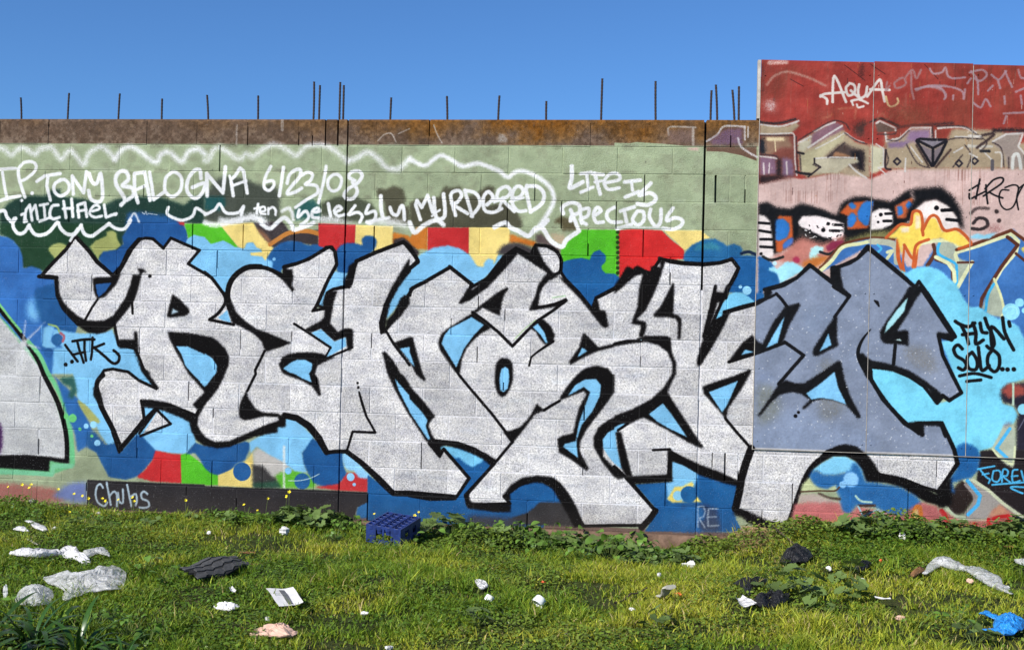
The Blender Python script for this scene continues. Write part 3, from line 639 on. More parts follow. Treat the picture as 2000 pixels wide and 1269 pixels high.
# grey smudges in the silver
for q in range(240):
    x_, y_ = prng.uniform(PX0, 5.2), prng.uniform(0.1, 2.2)
    ix, iy = int((x_ - PX0) * PS), int((PZ1 - y_) * PS)
    if sil[iy, ix] > 0.9:
        kk = prng.choice([0.90, 1.05])
        c_ = tuple(int(v * kk) for v in (178, 180, 188))
        sv = sil[max(iy - 60, 0):iy + 60, max(ix - 80, 0):ix + 80].copy()
        m0 = img[max(iy - 60, 0):iy + 60, max(ix - 80, 0):ix + 80].copy()
        stroke([(ix - 25, iy, None), (ix + 25, iy + prng.uniform(-6, 6), None)], c_, 7, 16, False, alpha=0.5)
        sb = sil[max(iy - 60, 0):iy + 60, max(ix - 80, 0):ix + 80]; ib = img[max(iy - 60, 0):iy + 60, max(ix - 80, 0):ix + 80]
        keep = (sv > 0.5)[..., None]
        ib[:] = np.where(keep, ib, m0); sb[:] = sv
# smooth panel greys: olive and lilac clouds
for s2, c2_ in (('d3 340,820 420,800 500,900 520,1050 430,1140 340,1100', (122, 124, 112)), ('d3 350,690 470,740 460,780 340,800', (124, 138, 168)),
                ('d3 500,1060 700,1000 900,1100 1250,1200 1250,1340 340,1340 340,1200', (134, 148, 176)), ('d2 700,500 900,520 960,700 760,640', (128, 126, 124)),
                ('d3 700,200 950,150 1000,250 760,400', (126, 140, 166)), ('d2 30,600 170,700 200,1000 20,1100 0,800', (124, 124, 122))):
    fill(s2, c2_, 20, True, clip=PANEL, alpha=0.6)

# ---- outline of the silver mass
def bl(s, sm=False, soft=2.5): fill(s, BLK, soft, sm)
def ln(s, w_=6, sm=False, soft=2.5): stroke(s, BLK, w_, soft, sm)
def sk(s, c=SKYB, soft=1.2): fill(s, c, soft)


stroke(SILH, BLK, 6.2, 2.5, False, closed=True)
# arrow and first letter
ln('b1 620,130 540,250 450,340 340,460', 7.5); ln('b1 620,130 740,260 800,340 930,455 960,480', 8)
ln('b1 320,465 400,465 470,475', 8); ln('b1 960,460 1030,340 1090,230 1150,160', 9)
bl('b1 765,485 790,472 900,468 960,455 1000,440 960,530 870,630 805,652 775,590')
fill('b1 790,530 850,522 920,518 870,590 815,635 800,600', (26, 78, 156), 1.5)
ln('b1 805,655 760,720 705,820', 5)
bl('b1 450,480 485,480 490,600 520,670 560,720 640,790 710,825 790,832 860,828 930,792 985,720 1035,640 1075,540 1095,450 1150,452 1160,420 1165,470 1140,570 1110,660 1040,760 975,835 930,890 870,925 800,940 720,925 640,870 560,790 500,710 465,620')
ln('b1 1090,640 1097,770', 5); bl('b1 1135,395 1180,400 1215,432 1180,432 1165,455 1150,430'); disc('b1 1238,462', 3.8, BLK, 2)
bl('b1 1425,610 1480,650 1560,730 1565,765 1530,790 1390,806 1380,780 1400,700', soft=3)
fill('b1 1425,728 1475,755 1418,776', (180, 205, 220), 2)
bl('b1 1388,920 1550,930 1692,955 b2 0,958 60,965 110,1000 170,1060 200,1130 195,1200 165,1269 c2 150,40 110,120 50,200 0,255 -60,300 -100,250 c1 1692,150 1640,90 1555,0 b1 1490,1150 1440,1060 1400,980')
sk('b1 1455,1040 1550,1042 1692,1108 b2 0,1098 60,1140 100,1200 95,1260 c2 60,30 20,90 0,105 c1 1692,110 1640,50 1590,0 b1 1530,1200 1500,1110')
ln('c1 1692,190 1640,300 1600,380', 6)
bl('b1 965,990 1000,985 1110,985 1108,920 1135,920 1145,1060 1130,1130 1170,1200 1250,1269 c1 1230,0 1312,115 1300,132 1280,125 1200,20 b1 1170,1250 1110,1090 1105,1058 985,1058 950,960 940,880 955,850')
pass
ln('c1 850,10 805,60 800,130 840,270 890,370 940,470 1000,620', 10, True)
bl('c1 770,110 800,110 835,160 850,260 820,260 770,180', soft=3)
bl('c1 1165,210 1260,213 1400,240 1612,335 1640,290 1692,190 1692,260 1640,350 1630,420 1660,480 1692,510 1692,595 1620,545 1580,470 1560,395 1480,355 1350,305 1290,290 1190,275', soft=3)
ln('c1 1165,220 1192,370', 5.5); fill('c1 1200,292 1252,290 1212,350', SKYB, 1.5)
ln('c1 1290,290 1200,380 1010,600', 10); fill('c1 1300,310 1395,408 1180,495', SILV, 1.5, s_=1.0)
ln('c1 1300,300 1410,412 1160,512', 5.5); ln('c1 1150,490 1290,300', 5.5)
# second letter
ln('b2 460,385 360,388 280,430 225,490 195,560 190,640 205,720 250,800 310,850', 11, True)
bl('b2 160,600 185,590 225,680 260,760 330,830 430,900 520,930 712,1012 640,1045 560,1068 510,1085 490,1060 470,1000 400,935 300,880 230,850 200,780 175,700')
sk('b2 105,805 150,775 185,740 215,845 160,830')
ln('b2 0,430 60,480 120,560 165,630 165,690 110,770 40,820', 6.5, True); ln('b2 40,822 150,845 240,862', 6)
ln('b2 495,1080 460,1150 415,1240 c2 420,0 350,140', 5.5)
bl('c2 345,130 360,200 420,290 480,318 600,325 640,345 600,355 480,350 400,372 320,382 288,360 280,290 300,220')
bl('b2 680,405 722,405 732,470 718,540 745,578 722,592 650,500 590,448 640,450 652,382 668,378')
ln('b2 440,385 520,400 600,440 660,480', 8, True)
ln('b2 650,388 760,360 870,312 1000,232', 6.5, True); ln('b2 1000,225 1050,222 1080,270 1090,360 1020,490 970,610 930,700', 6.5)
ln('b2 890,750 920,705 1000,722', 5.5)
bl('b2 1188,380 1225,350 1262,345 1240,440 1210,552 1150,562 1148,500 1165,470 1178,440')
ln('b2 1060,572 1130,552 1190,552', 6)
bl('b2 990,620 1020,592 1095,580 1065,680 1035,850 1100,925 1150,895 1200,890 1225,908 1225,1050 1190,1085 1175,1040 1165,965 1072,1002 1000,940 960,897 880,932 820,905 960,830 985,800 990,712 970,690')
sk('b2 880,930 960,900 1070,1002 1165,967 1168,1040 990,1145 1040,1058 960,990')
ln('b2 738,855 880,945 1040,1052', 5); ln('b2 1040,1052 985,1148', 4); ln('b2 985,1150 1100,1100 1218,1052', 4.5)
bl('b2 610,1190 640,1130 690,1105 760,1092 900,1090 985,1108 1010,1130 1080,1130 1000,1165 930,1200 910,1269 c2 935,40 962,175 940,180 890,105 800,55 650,0 b2 630,1240')
sk('b2 648,1225 700,1180 760,1152 830,1152 888,1185 880,1240 860,1269 c2 865,10 882,70 800,35 740,0 b2 700,1258', SKYB)
# third letter
ln('b2 1250,340 1400,272 1520,225 1640,182 1692,220 b3 60,320 70,345 0,400', 8)
bl('b2 1692,310 1692,430 1600,560 1530,690 1500,820 1495,935 1450,930 1450,850 1480,700 1540,560 1610,440')
bl('b2 1500,830 1560,765 1620,640 1650,618 1692,620 1692,690 1620,790 1520,890 1490,930')
ln('b3 0,620 20,570 80,530 140,505', 7, True)
ln('b2 1500,920 1560,1020 1620,1100 1692,1195', 5.5); bl('b2 1560,1012 1692,965 b3 0,958 28,970 60,1100 110,1269 c3 135,45 120,62 50,0 b3 30,1220 0,1170 b2 1692,1170 1600,1060')
sk('b2 1612,1060 1692,1045 b3 0,1085 45,1215 0,1165 b2 1692,1160')
bl('b2 1465,1090 1490,1085 1560,1160 1620,1269 c2 1640,10 1692,85 c3 0,98 110,220 212,350 180,382 155,420 180,490 210,545 140,560 0,345 c2 1692,350 1580,150 1510,0 b2 1500,1230')
sk('c2 1568,35 1692,180 c3 0,205 100,310 148,382 132,430 172,545 158,550 0,315 c2 1692,310 1600,130')
bl('c3 150,540 200,540 300,550 400,572 540,615 640,660 720,715 680,770 600,700 500,650 400,615 300,590 260,600 260,680 245,690 160,590', soft=3)
ln('c3 285,618 390,740 495,860 390,1012', 5.5)
disc('c2 1262,75', 2.6, BLK, 1.5); disc('c2 1268,112', 2.8, BLK, 1.5)
stroke('c2 1275,150,16 1300,240,24 1335,350,20 1410,482,18', BLK, soft=2, sm=False); ln('c2 1408,484 1222,476 1172,640', 5)
stroke('c2 660,342,50 760,365,55 860,430,60 940,530,60 1005,645,50', BLK, soft=3, sm=False); ln('c2 1000,650 1080,640 1180,640', 8)
stroke('c2 1170,640,40 1290,730,45 1400,830,50 1480,910,55 1555,985,45', BLK, soft=3, sm=False)
ln('c2 1560,985 1692,990 c3 0,995 170,1025 370,1020', 11); bl('c2 605,340 670,350 668,440 600,442 600,485 540,492 400,522 200,602 100,615 0,592 -30,560 0,520 80,560 200,555 350,490 500,420 610,385')
# fourth letter
ln('b3 10,570 130,508 335,390', 7); ln('b3 330,385 420,455 515,530', 7.5)
bl('b3 400,685 440,630 480,560 520,575 600,505 700,400 780,290 880,225 905,262 860,320 790,400 640,560 500,660 430,690')
bl('b3 870,240 940,262 1000,292 1020,225 1050,205 1062,240 1110,340 1180,430 1230,450 1190,475 1120,462 1135,435 900,280')
ln('b3 1050,208 1150,218 1215,260 1250,325 1245,420 1190,455', 6.5, True)
bl('b3 1120,455 1230,465 1150,500 1110,540 1078,600 1062,705 1180,690 1290,645 1308,668 1240,710 1000,748 985,738 1040,620 1060,540')
fill('b3 1072,705 1240,650 1290,648 1200,690 1120,705', SILV, 1, s_=1.0)
stroke('b3 1062,720,20 1200,690,18 1290,658,26', BLK, soft=2, sm=False)
ln('b3 1290,665 1180,750 1050,835 960,925 850,1040 740,930 620,830 520,760', 6)
stroke('b3 1180,640 1285,625', (150, 200, 140), 2, 3, alpha=0.7); stroke('b3 870,980 960,890 1040,825', (150, 190, 120), 1.6, 2, alpha=0.8)
bl('b3 800,553 820,565 785,610 762,680 745,788 700,770 600,722 560,760 510,768 600,692 720,602')
bl('b3 236,1010 260,940 320,890 520,765 640,855 675,892 590,935 520,1000 470,1060 430,1150 415,1269 375,1250 250,1070')
sk('b3 512,800 612,865 530,950 450,1060 385,1215 265,1020 285,955 330,895')
ln('b3 380,1230 c3 410,10 500,120 560,190 680,330 780,460 850,562', 5.5)
bl('b3 985,885 1080,815 1110,820 1170,880 1200,950 1185,1000 1120,1030 1080,985 1040,920')
sk('b3 1018,882 1060,855 1110,920 1142,1010 1125,1015 1085,950')
stroke('b3 1185,1000,26 1060,1085,18 1005,1130,15 988,1200,18', BLK, soft=2, sm=False)
bl('b3 705,1269 715,1190 745,1145 780,1138 825,1150 848,1190 855,1269 c3 850,60 830,120 800,170 768,190 735,170 710,110 703,40', True)
sk('b3 748,1269 760,1225 790,1210 815,1225 822,1269 c3 822,50 810,120 775,150 750,135 742,50')
bl('b3 1230,460 1290,490 1400,595 1500,715 1540,640 1562,680 1572,740 1620,748 1642,870 1630,890 1590,880 1520,790 1400,640 1280,520')
ln('b3 1545,640 1692,562 b4 90,500 190,410', 7)
bl('b3 1435,925 1500,985 1560,1050 1692,1018 b4 0,1010 100,990 200,985 200,1010 0,1040 b3 1692,1045 1560,1080 1460,1120 1330,1195 1315,1170 1400,1050')
sk('b3 1425,1050 1468,1080 1388,1132')
bl('b3 1390,1269 1450,1222 1540,1200 1640,1222 1675,1269 c3 1692,10 1692,150 1600,280 1460,460 1410,560 1405,640 1482,780 1465,798 1440,785 1340,710 1232,645 1220,540 1260,510 1350,490 1370,400 1400,280 1460,165 1440,142 1250,215 1238,200 1310,90')
sk('c3 1308,180 1370,90 1450,45 1540,42 1580,90 1572,180 1510,310 1422,420 1382,540 1380,600 1392,692 1270,602 1282,575 1372,555 1400,400 1492,150 1440,108')
ln('c3 1240,222 1170,262 1110,300', 5.5); bl('c3 1050,245 1112,300 1032,338 950,450 850,572 770,478 840,466 910,440 970,380 1012,320')
ln('c3 850,560 700,740 560,900 480,990', 5.5)
bl('c3 455,990 490,980 500,1050 530,1062 835,1080 835,1140 700,1140 560,1120 480,1110 460,1060', soft=3)
bl('c3 768,1010 830,920 930,855 1060,838 1180,850 1250,900 1310,980 1380,1100 1445,1255 1360,1269 1300,1150 1240,1050 1180,950 1100,900 1040,895 920,920 830,990 838,1045 790,1030', soft=3)
# fifth letter, its curves and pockets
bl('b4 190,975 260,955 430,955 465,970 475,1090 510,1180 508,1269 478,1269 478,1180 440,1090 360,1030 260,1005 180,1012')
stroke('b4 0,1022 100,998 220,998', BLK, 5, 2)
bl('b4 480,1260 510,1260 c4 500,20 465,90 440,150 500,250 580,370 690,540 738,605 715,612 600,560 450,470 300,388 240,360 200,375 100,425 0,480 c3 1640,560 1600,610 1600,680 1692,780 c4 0,775 90,855 30,870 c3 1692,850 1600,740 1520,600 1520,520 1560,440 1640,380 1692,358 c4 0,345 150,290 300,210 400,120 470,10')
sk('c4 400,243 470,330 600,520 450,450 350,390 285,332'); ln('c4 0,765 90,850 340,1130 230,1255', 6.5)
sk('c3 1692,455 1640,480 1595,540 1600,610 1650,690 1692,740 c4 70,790 60,760 20,600 12,500 30,455 100,408 60,410 0,440')
ln('c4 110,410 30,465', 5); bl('c4 10,480 55,478 75,560 100,660 148,845 100,850 60,780 30,640', soft=2)
ln('c4 320,628 460,622', 5); bl('c4 440,622 480,640 690,740 850,800 1020,880 1030,930 900,900 690,830 480,720 480,890 130,912 100,870 130,845 440,828')
sk('c4 482,728 560,750 688,825 600,850 482,850')
stroke('c4 1130,615,60 1085,740,62 1050,860,62 1030,980,60 1000,1110,60', BLK, soft=3, sm=False)
bl('c4 1000,1105 1090,1130 1300,1225 1360,1290 1200,1290 1050,1180 980,1160', soft=5)
bl('c4 725,110 760,90 1000,12 d3 180,720 270,680 288,692 200,850 90,1010 78,1100 c4 880,320 740,165', soft=3)
sk('c4 780,150 1020,58 930,260 890,318'); ln('c4 915,365 1010,480 1125,610', 5.5)
stroke('c4 340,1130,50 290,1200,50 225,1269,50', BLK, soft=3, sm=False)
# sixth letter
bl('b4 0,540 60,450 90,400 110,378 150,402 190,372 240,400 295,432 300,385 330,372 380,390 370,310 400,318 420,345 370,500 330,600 260,740 182,822 262,840 266,880 240,965 200,960 222,870 142,855 150,820 190,720 205,560 235,445 170,460 60,560 0,605', soft=3)
ln('b4 372,315 470,345 560,358 740,368 880,352 970,322 1025,395 1000,460 940,560 920,640', 7)
bl('b4 480,518 495,530 487,775 520,782 552,810 556,860 545,980 522,988 525,850 505,812 440,800 330,800 320,778 380,715 440,600')
bl('b4 828,540 845,545 840,590 900,595 920,545 960,515 1000,490 960,560 920,655 890,680 850,680 835,740 775,930 745,1000 725,960')
bl('b4 905,752 950,745 955,770 870,940 790,1080 715,1195 682,1208 680,1160 720,1020 742,960 780,925 840,820 880,808')
ln('b4 835,545 790,760 740,960', 6); ln('b4 908,758 1050,715 1190,680', 6.5)
bl('b4 1140,945 1165,985 1225,1030 1250,1060 1210,1092 1100,1120 950,1182 945,1160 1060,1010')
sk('b4 1080,1068 1155,1086 1048,1112')
# seventh letter, on the metal panels
stroke('e 60,1230,36 180,1190,34 255,1155,26', BLK, soft=2, sm=False)
bl('d3 385,12 442,0 455,62 400,105'); ln('d3 490,58 530,100 580,165', 6)
stroke('e 130,1105,40 300,1052,34 480,975,36 560,905,40 625,840,50', BLK, soft=3, sm=False)
bl('d3 560,165 680,132 686,160 600,310 540,470 460,500 400,512 330,545 300,480 375,470 460,300'); sk('d3 560,240 500,462 405,506 480,370')
ln('d3 100,620 330,548 560,462', 6); ln('d3 558,455 715,565 510,800', 6.5)
bl('d3 980,232 992,250 990,420 1002,485 830,572 800,572 788,545 800,500 900,350'); sk('d3 920,385 945,480 845,536')
ln('d3 1092,80 970,250', 6); ln('d3 960,0 1092,80', 6.5)
ln('e 650,850 760,940 890,1040 1062,1172', 7.5)
bl('e 858,860 962,845 968,950 995,1080 1068,1168 1040,1192 880,1065 862,1000')
stroke('e 955,848,40 1060,815,38 1150,760,38 1265,640,60 1380,730,40 1692,990,40', BLK, soft=2.5, sm=False)
ln('b5 430,500 600,640 780,800', 7)
bl('d3 335,1062 430,925 510,798 568,768 640,795 720,795 870,700 1000,608 1025,620 1050,760 1100,900 1190,1072 1160,1085 1060,970 960,935 865,925 800,940 720,1012 700,1000 768,932 700,885 620,868 520,890 440,960 350,1072')
sk('d3 735,880 850,800 970,700 1000,830 1068,970 960,932 860,915 780,930')
disc('d3 673,1035', 2.9, BLK, 1.5); disc('d3 648,1065', 3.6, BLK, 1.5)
stroke('d3 1270,350,6 1215,415,18 1175,490,26 1165,560,30 1200,650,34 1280,780,30', BLK, soft=2)
bl('d2 312,560 350,545 420,602 620,648 740,690 880,780 970,850 1022,900 985,955 968,965 950,960 900,850 830,790 740,742 600,695 415,665 440,790 380,740')
ln('d2 400,700 450,800 560,960 700,1110 820,1210', 6.5, True)
bl('d2 690,1130 790,1110 830,1112 1000,1110 1015,1130 1010,1150 862,1145 862,1225 840,1240 780,1180')
stroke('d2 1000,1128,28 1040,1230,30 c5 1040,470,32 1110,620,34 1140,740,30 1060,860,26 980,975,30', BLK, soft=3, sm=False)
bl('d2 740,0 835,-10 850,30 800,100 720,240 640,368 710,355 735,372 735,492 700,480 540,468 505,440 498,370 560,270 680,100')
sk('d2 728,90 700,200 610,310 535,385 560,300 640,190', (160, 214, 222)); fill('d2 618,440 665,428 675,447', (190, 220, 220), 1)
ln('d2 625,480 610,640', 6.5); ln('d2 835,10 930,150 1080,378 1120,412', 7)
bl('d2 968,370 1090,388 1118,420 1085,447 1000,430 975,425'); ln('d2 985,420 1015,560 1100,740 1172,875 1070,935 1015,895', 6.5)
stroke('d2 455,115,14 475,130,28 490,160,14', BLK, soft=2, sm=False)
bl('h 640,220 760,110 860,50 950,32 1060,55 1150,120 1230,210 1290,320 1400,335 1500,360 1700,440 1850,525 1900,520 1890,640 1740,600 1500,455 1350,412 1160,405 1120,290 1050,200 960,155 840,155 740,210 620,300', soft=3)
stroke('h 690,190,40 600,290,40 530,430,38 470,600,38 400,800,36', BLK, soft=4)
bl('h 1840,500 1990,340 2000,620 1900,660 1850,640', soft=8)
# under the arch
fill('h 620,300 740,210 840,158 960,158 1050,205 1110,280 1130,370 1000,330 940,310 860,335 740,335 680,290', (130, 208, 244), 3)
fill('h 600,350 630,300 680,290 740,335 900,330 1010,290 1020,230 1060,215 1110,290 1150,400 1300,420 1500,460 1640,540 1720,640 1600,690 1500,740 1340,700 1250,640 1060,630 1000,720 930,700 900,620 900,540 850,460 760,475 680,455 630,400', (30, 96, 178), 6)
fill('h 530,440 600,360 640,430 700,465 780,480 860,430 880,480 640,500 520,500', (206, 214, 160), 5)
stroke('h 520,500 700,490 850,490 900,450', (84, 60, 44), 3, 2); stroke('h 700,520 800,560 900,570', (70, 56, 44), 5, 6)
fill('h 500,530 620,515 700,530 800,570 900,600 900,640 500,610', (190, 170, 160), 8)
fill('h 420,800 460,620 600,600 900,610 930,700 1000,720 1080,640 1330,700 1500,740 1620,640 1700,600 1850,640 1990,900 1990,960 400,960', (196, 108, 106), 6)
disc('h 1010,380', 14, (140, 200, 246), 8); disc('h 930,430', 6.5, (140, 200, 246), 4)
stroke('h 1055,540 1110,590 1210,600', (180, 214, 200), 4, 3); stroke('h 1090,635 1240,632', (70, 50, 44), 5, 5)
for s2 in ('1080,640 1120,720 1150,790', '1280,670 1150,730 1110,800', '1290,690 1230,740 1200,810', '1320,690 1340,760 1360,800'):
    stroke('h ' + s2, (160, 200, 214), 3, 3)
stroke('h 1640,660 1620,760 1660,810 1690,740 1680,650', (204, 112, 40), 8, 4, closed=True); fill('h 1620,690 1660,660 1670,740 1650,820 1625,780', (226, 196, 120), 4)

# ---- white lettering and clouds of spray on the green band
def wh(s, w_=6, soft=4, sm=True, a=0.97, c=WHT): stroke(s, c, w_ * 1.2, soft, sm, alpha=a)


for s2, a_ in (('a1 0,590 40,600 90,645 150,600 200,590 290,640 330,600 430,590 500,680 560,620 600,620 690,725 730,640 800,590 860,590 950,680', 0.8), ('a1 950,680 1000,610 1060,580 1130,600 1280,705 1330,640 1400,625 1500,700 1560,620 1640,600 1692,640', 0.95)):
    wh(s2, 7.5, 21, a=a_)
wh('a2 0,690 30,690 80,600 150,600 280,680 340,640 400,660 480,600 560,565 640,580 750,650 820,590 880,565 1000,570 1100,630 1180,700', 7, 22, a=0.8)
wh('a2 1180,700 1260,670 1340,625 1440,680 1500,750 1600,760 1692,680', 8, 20, a=0.85)
wh('a3 0,680 120,735 190,690 260,650 350,690 440,740 560,715 640,740 740,780 810,830 880,785 960,785 1060,830 1150,900 1190,980 1180,1060 1110,1180 1040,1269', 7, 11, a=0.95)
wh('b3 1140,0 1080,60 1040,70 980,130 900,90 830,60 790,20 700,60', 7.5, 5)
wh('b3 1040,70 1100,70 1150,150 1190,190 1260,220 1300,160 1400,90', 7.5, 5)
wh('b3 0,20 40,100 110,50 160,20 230,0 280,40', 8, 6)
fill('a3 440,740 420,755 440,700', WHT, 4)
wh('b2 0,20 80,40 200,20 300,0', 9, 10, a=0.8)
wh('b2 460,0 480,40 540,70 600,20 660,-20 720,40 740,80 860,40 900,20', 7, 6)
fill('b2 200,-10 400,-60 500,-20 540,60 480,30 400,0 300,10 220,20', WHT, 12, alpha=0.85)
fill('a2 900,1200 960,1150 1100,1160 1180,1190 1300,1220 1180,1210 960,1205', WHT, 10, alpha=0.8)
fill('a2 1320,1210 1400,1180 1560,1170 1692,1220 1692,1250 1560,1230 1400,1215', WHT, 10, alpha=0.8)
# first line
wh('a1 -40,770 60,760 130,758', 5.5); wh('a1 20,790 40,920 60,1010', 5.5); wh('a1 -60,1050 60,1005 165,985', 6)
wh('a1 150,770 160,850 205,995', 6); wh('a1 150,760 200,710 270,705 300,740 280,790 220,840 180,860', 5.5); disc('a1 265,962', 4, WHT, 2); disc('a1 178,1022', 3.6, WHT, 3)
wh('a1 305,865 370,820 495,800', 6, sm=False); wh('a1 395,830 385,900 415,1020', 6, sm=False)
wh('a1 500,850 450,890 450,950 500,985 560,950 570,890 530,850 490,860', 6)
wh('a1 605,970 595,820 690,960 712,785', 6, sm=False); wh('a1 735,800 760,870 800,880 830,800 845,900 845,1000 810,1035 750,1010 730,940', 6.5)
wh('a1 1000,1060 1030,1010 960,890 960,820 1000,780 1045,790 1060,850 1010,900 1090,920 1100,980 1030,1030', 7, 6)
wh('a1 1140,1040 1110,940 1110,800 1195,790 1240,1020', 6.5, sm=False); wh('a1 1110,940 1200,900', 5.5)
wh('a1 1235,790 1255,900 1270,1015 1360,950', 6, sm=False)
wh('a1 1420,790 1370,840 1365,940 1420,990 1490,940 1500,840 1450,790 1410,795', 6)
wh('a1 1660,840 1650,770 1600,780 1550,860 1550,950 1610,1005 1670,960 1690,880 1590,915', 6.5)
wh('a2 20,985 15,800 150,960 170,745', 6.5, sm=False); wh('a2 235,985 215,850 250,820 290,755 320,780 350,960', 6, sm=False); wh('a2 230,900 340,860', 5)
wh('a2 205,820 230,900', 4.5)
wh('a2 545,740 500,830 490,910 530,940 570,900 560,860 500,870', 5.5); wh('a2 650,750 635,860 615,985', 6, sm=False)
wh('a2 680,880 700,810 750,770 790,770 780,830 720,900 680,965 740,955 800,920', 6); wh('a2 800,815 850,790 890,810 870,860 830,890 920,900 930,960 850,1010 750,1080', 5.5)
wh('a2 1003,740 985,850 940,1040', 5.5, sm=False); wh('a2 1060,810 1020,850 1020,910 1060,945 1110,920 1130,850 1100,810 1060,810', 5.5)
wh('a2 1240,860 1190,830 1210,790 1270,780 1300,820 1260,880 1180,930 1150,980 1180,1010 1230,1000 1260,940 1220,870', 6)
# second line
wh('a1 175,1140 200,1130 220,1195', 5, sm=False); wh('a1 200,1200 215,1100 245,1060 265,1185', 5.5, sm=False); wh('a1 262,1110 292,1060 312,1175', 5.2, sm=False)
wh('a1 330,1062 395,1050', 5, sm=False); wh('a1 362,1058 372,1165', 5, sm=False); wh('a1 325,1195 420,1160', 5, sm=False); wh('a1 480,1060 430,1070 410,1140 440,1175 490,1160', 5.5)
wh('a1 525,1030 535,1100 545,1165', 5.5, sm=False); wh('a1 590,1010 600,1155', 5.5, sm=False); wh('a1 520,1090 600,1085', 5)
wh('a1 650,1160 640,1060 700,1040 715,1155', 5.5, sm=False); wh('a1 640,1110 710,1100', 5); wh('a1 760,1110 820,1090 800,1060 760,1080 740,1130 780,1160 840,1150', 5)
wh('a1 860,1060 875,1160 960,1130', 5.5, sm=False); disc('a1 955,1138', 3.5, WHT, 3)
wh('a1 1175,1120 1195,1135 1205,1110 1215,1140', 1.5, 1, a=0.7); wh('a1 1225,1130 1300,1140', 1.5, 1, a=0.6)
# scalloped cloud under it
wh('a1 0,1110 40,1110 60,1160 100,1200 130,1170 b1 110,0 110,60 150,110 200,100 240,40', 6.5, 4)
wh('b1 240,50 280,110 330,125 400,100 470,20', 6.5, 4); wh('b1 480,20 510,80 570,120 630,100 670,40', 6.5, 4); wh('b1 670,50 700,115 760,130 820,90 900,30', 6.5, 4)
wh('b1 900,30 960,70 1030,70 1080,0', 6, 4); wh('a1 1060,1200 1110,1130 1150,1200', 4, 6, a=0.8); wh('b1 580,170 640,70 620,120', 5, 4)
wh('a1 1390,1080 1380,1130 1430,1165 1510,1185 1590,1150 1620,1085 1692,1130', 5.5, 4)
wh('a2 0,1140 80,1100 120,1050 160,1110 200,1130 280,1120 320,1070 300,1140', 5.5, 4)
# senselessly murdered
wh('a2 440,1050 430,1110 430,1130', 4.5); wh('a2 410,1090 450,1080', 4); wh('a2 462,1115 500,1105 490,1075 460,1085 458,1125 500,1135', 4); wh('a2 525,1135 525,1085', 4); wh('a2 525,1100 560,1078 585,1100 585,1140', 4.5)
wh('a2 640,1110 690,1085 720,1120 730,1180', 5.5, 9, a=0.85)
wh('a2 780,1100 770,1160 830,1110 860,1150 840,1190 790,1225', 5.5); wh('a2 900,1120 950,1110 930,1085 890,1110 890,1160 940,1165', 5.5)
wh('a2 1020,1050 1040,1150', 6); wh('a2 1080,1120 1130,1090 1100,1070 1070,1110 1100,1150 1150,1140', 5.5)
wh('a2 1240,1065 1200,1120 1190,1140 1260,1120 1300,1150 1280,1200', 5.5); wh('a2 1355,1060 1330,1130 1400,1110 1410,1160 1370,1210 1340,1200', 5.5)
wh('a2 1455,985 1455,1080 1470,1160', 6.5); wh('a2 1340,1200 1440,1180 1520,1165', 6, 6)
wh('a2 1530,1080 1550,1130 1590,1140 1620,1070 1640,1080 1650,1180', 6)
wh('a3 90,1180 50,1060 60,1020 100,1080 150,980 190,1120', 6, sm=False); wh('a3 200,1000 220,1160 290,1150 280,970', 6.5); wh('a3 185,1150 250,1100', 4)
wh('a3 380,1145 340,980 400,940 430,980 390,1040 350,1050 480,1130', 6); wh('a3 455,940 520,1155', 6, sm=False); wh('a3 460,940 540,960 580,1020 570,1080 510,1150', 6)
wh('a3 640,1060 690,1000 650,950 610,1000 620,1100 690,1120 760,1090', 6); wh('a3 720,990 740,935 800,908 835,945 815,985 760,1012 700,1032', 6); wh('a3 760,1010 810,1060 865,1112', 6)
wh('a3 770,1000 740,1090', 5); wh('a3 850,1005 905,995 940,950 915,908 875,915 850,970 850,1050 895,1108 960,1106', 6)
wh('a3 1000,1115 960,930 970,900', 6.5, sm=False); wh('a3 970,905 1060,910 1110,970 1090,1050 1000,1115', 6.5)
wh('a3 620,1060 730,1000', 4); wh('a3 830,1030 940,1000', 4.5)
# life is precious
wh('a3 1340,740 1340,840 1325,920 1430,870', 7); wh('a3 1412,802 1500,790', 5.5, sm=False); wh('a3 1462,798 1475,905', 5.5, sm=False); wh('a3 1415,955 1515,912', 5.5, sm=False)
wh('a3 1510,800 1600,810', 6); wh('a3 1530,800 1550,880 1575,970', 6); wh('a3 1530,870 1590,860', 5)
wh('a3 1612,878 a4 36,852 40,815 0,797 a3 1645,812 1608,870 1640,930 a4 40,918', 5.5)
wh('a4 85,870 215,855', 6, sm=False); wh('a4 140,860 150,940', 5); wh('a4 90,995 200,950', 6, sm=False)
wh('a4 300,880 220,960 210,980 290,960 340,990 330,1030 270,1060 190,1050', 6.5)
wh('a3 1270,1130 1260,1080 1330,1040 1400,1060 1400,1120 1340,1150 1330,1190', 6.5); wh('a3 1330,1100 1390,1250', 6.5)
wh('a3 1410,1130 1420,1100 1480,1090 1470,1150 1410,1180 1460,1220', 6); wh('a3 1410,1120 1420,1210', 5.5)
wh('a3 1520,1150 1580,1110 1550,1080 1520,1130 1540,1200 1600,1200', 6); wh('a3 1692,1080 1640,1110 1630,1160 1670,1200 a4 60,1200', 6)
wh('a4 50,1110 165,1075', 6, sm=False); wh('a4 80,1100 100,1200', 6); wh('a4 20,1255 140,1220', 6)
wh('a4 190,1110 150,1180 190,1225 240,1190 240,1120 190,1110', 6); wh('a4 300,1095 290,1160 340,1235 380,1200 385,1095', 6)
wh('a4 485,1085 440,1150 435,1190 500,1165 560,1185 550,1230 480,1260 400,1250', 6)
stroke('b4 20,60 200,60 400,70', (226, 232, 224), 5, 5, alpha=0.8)
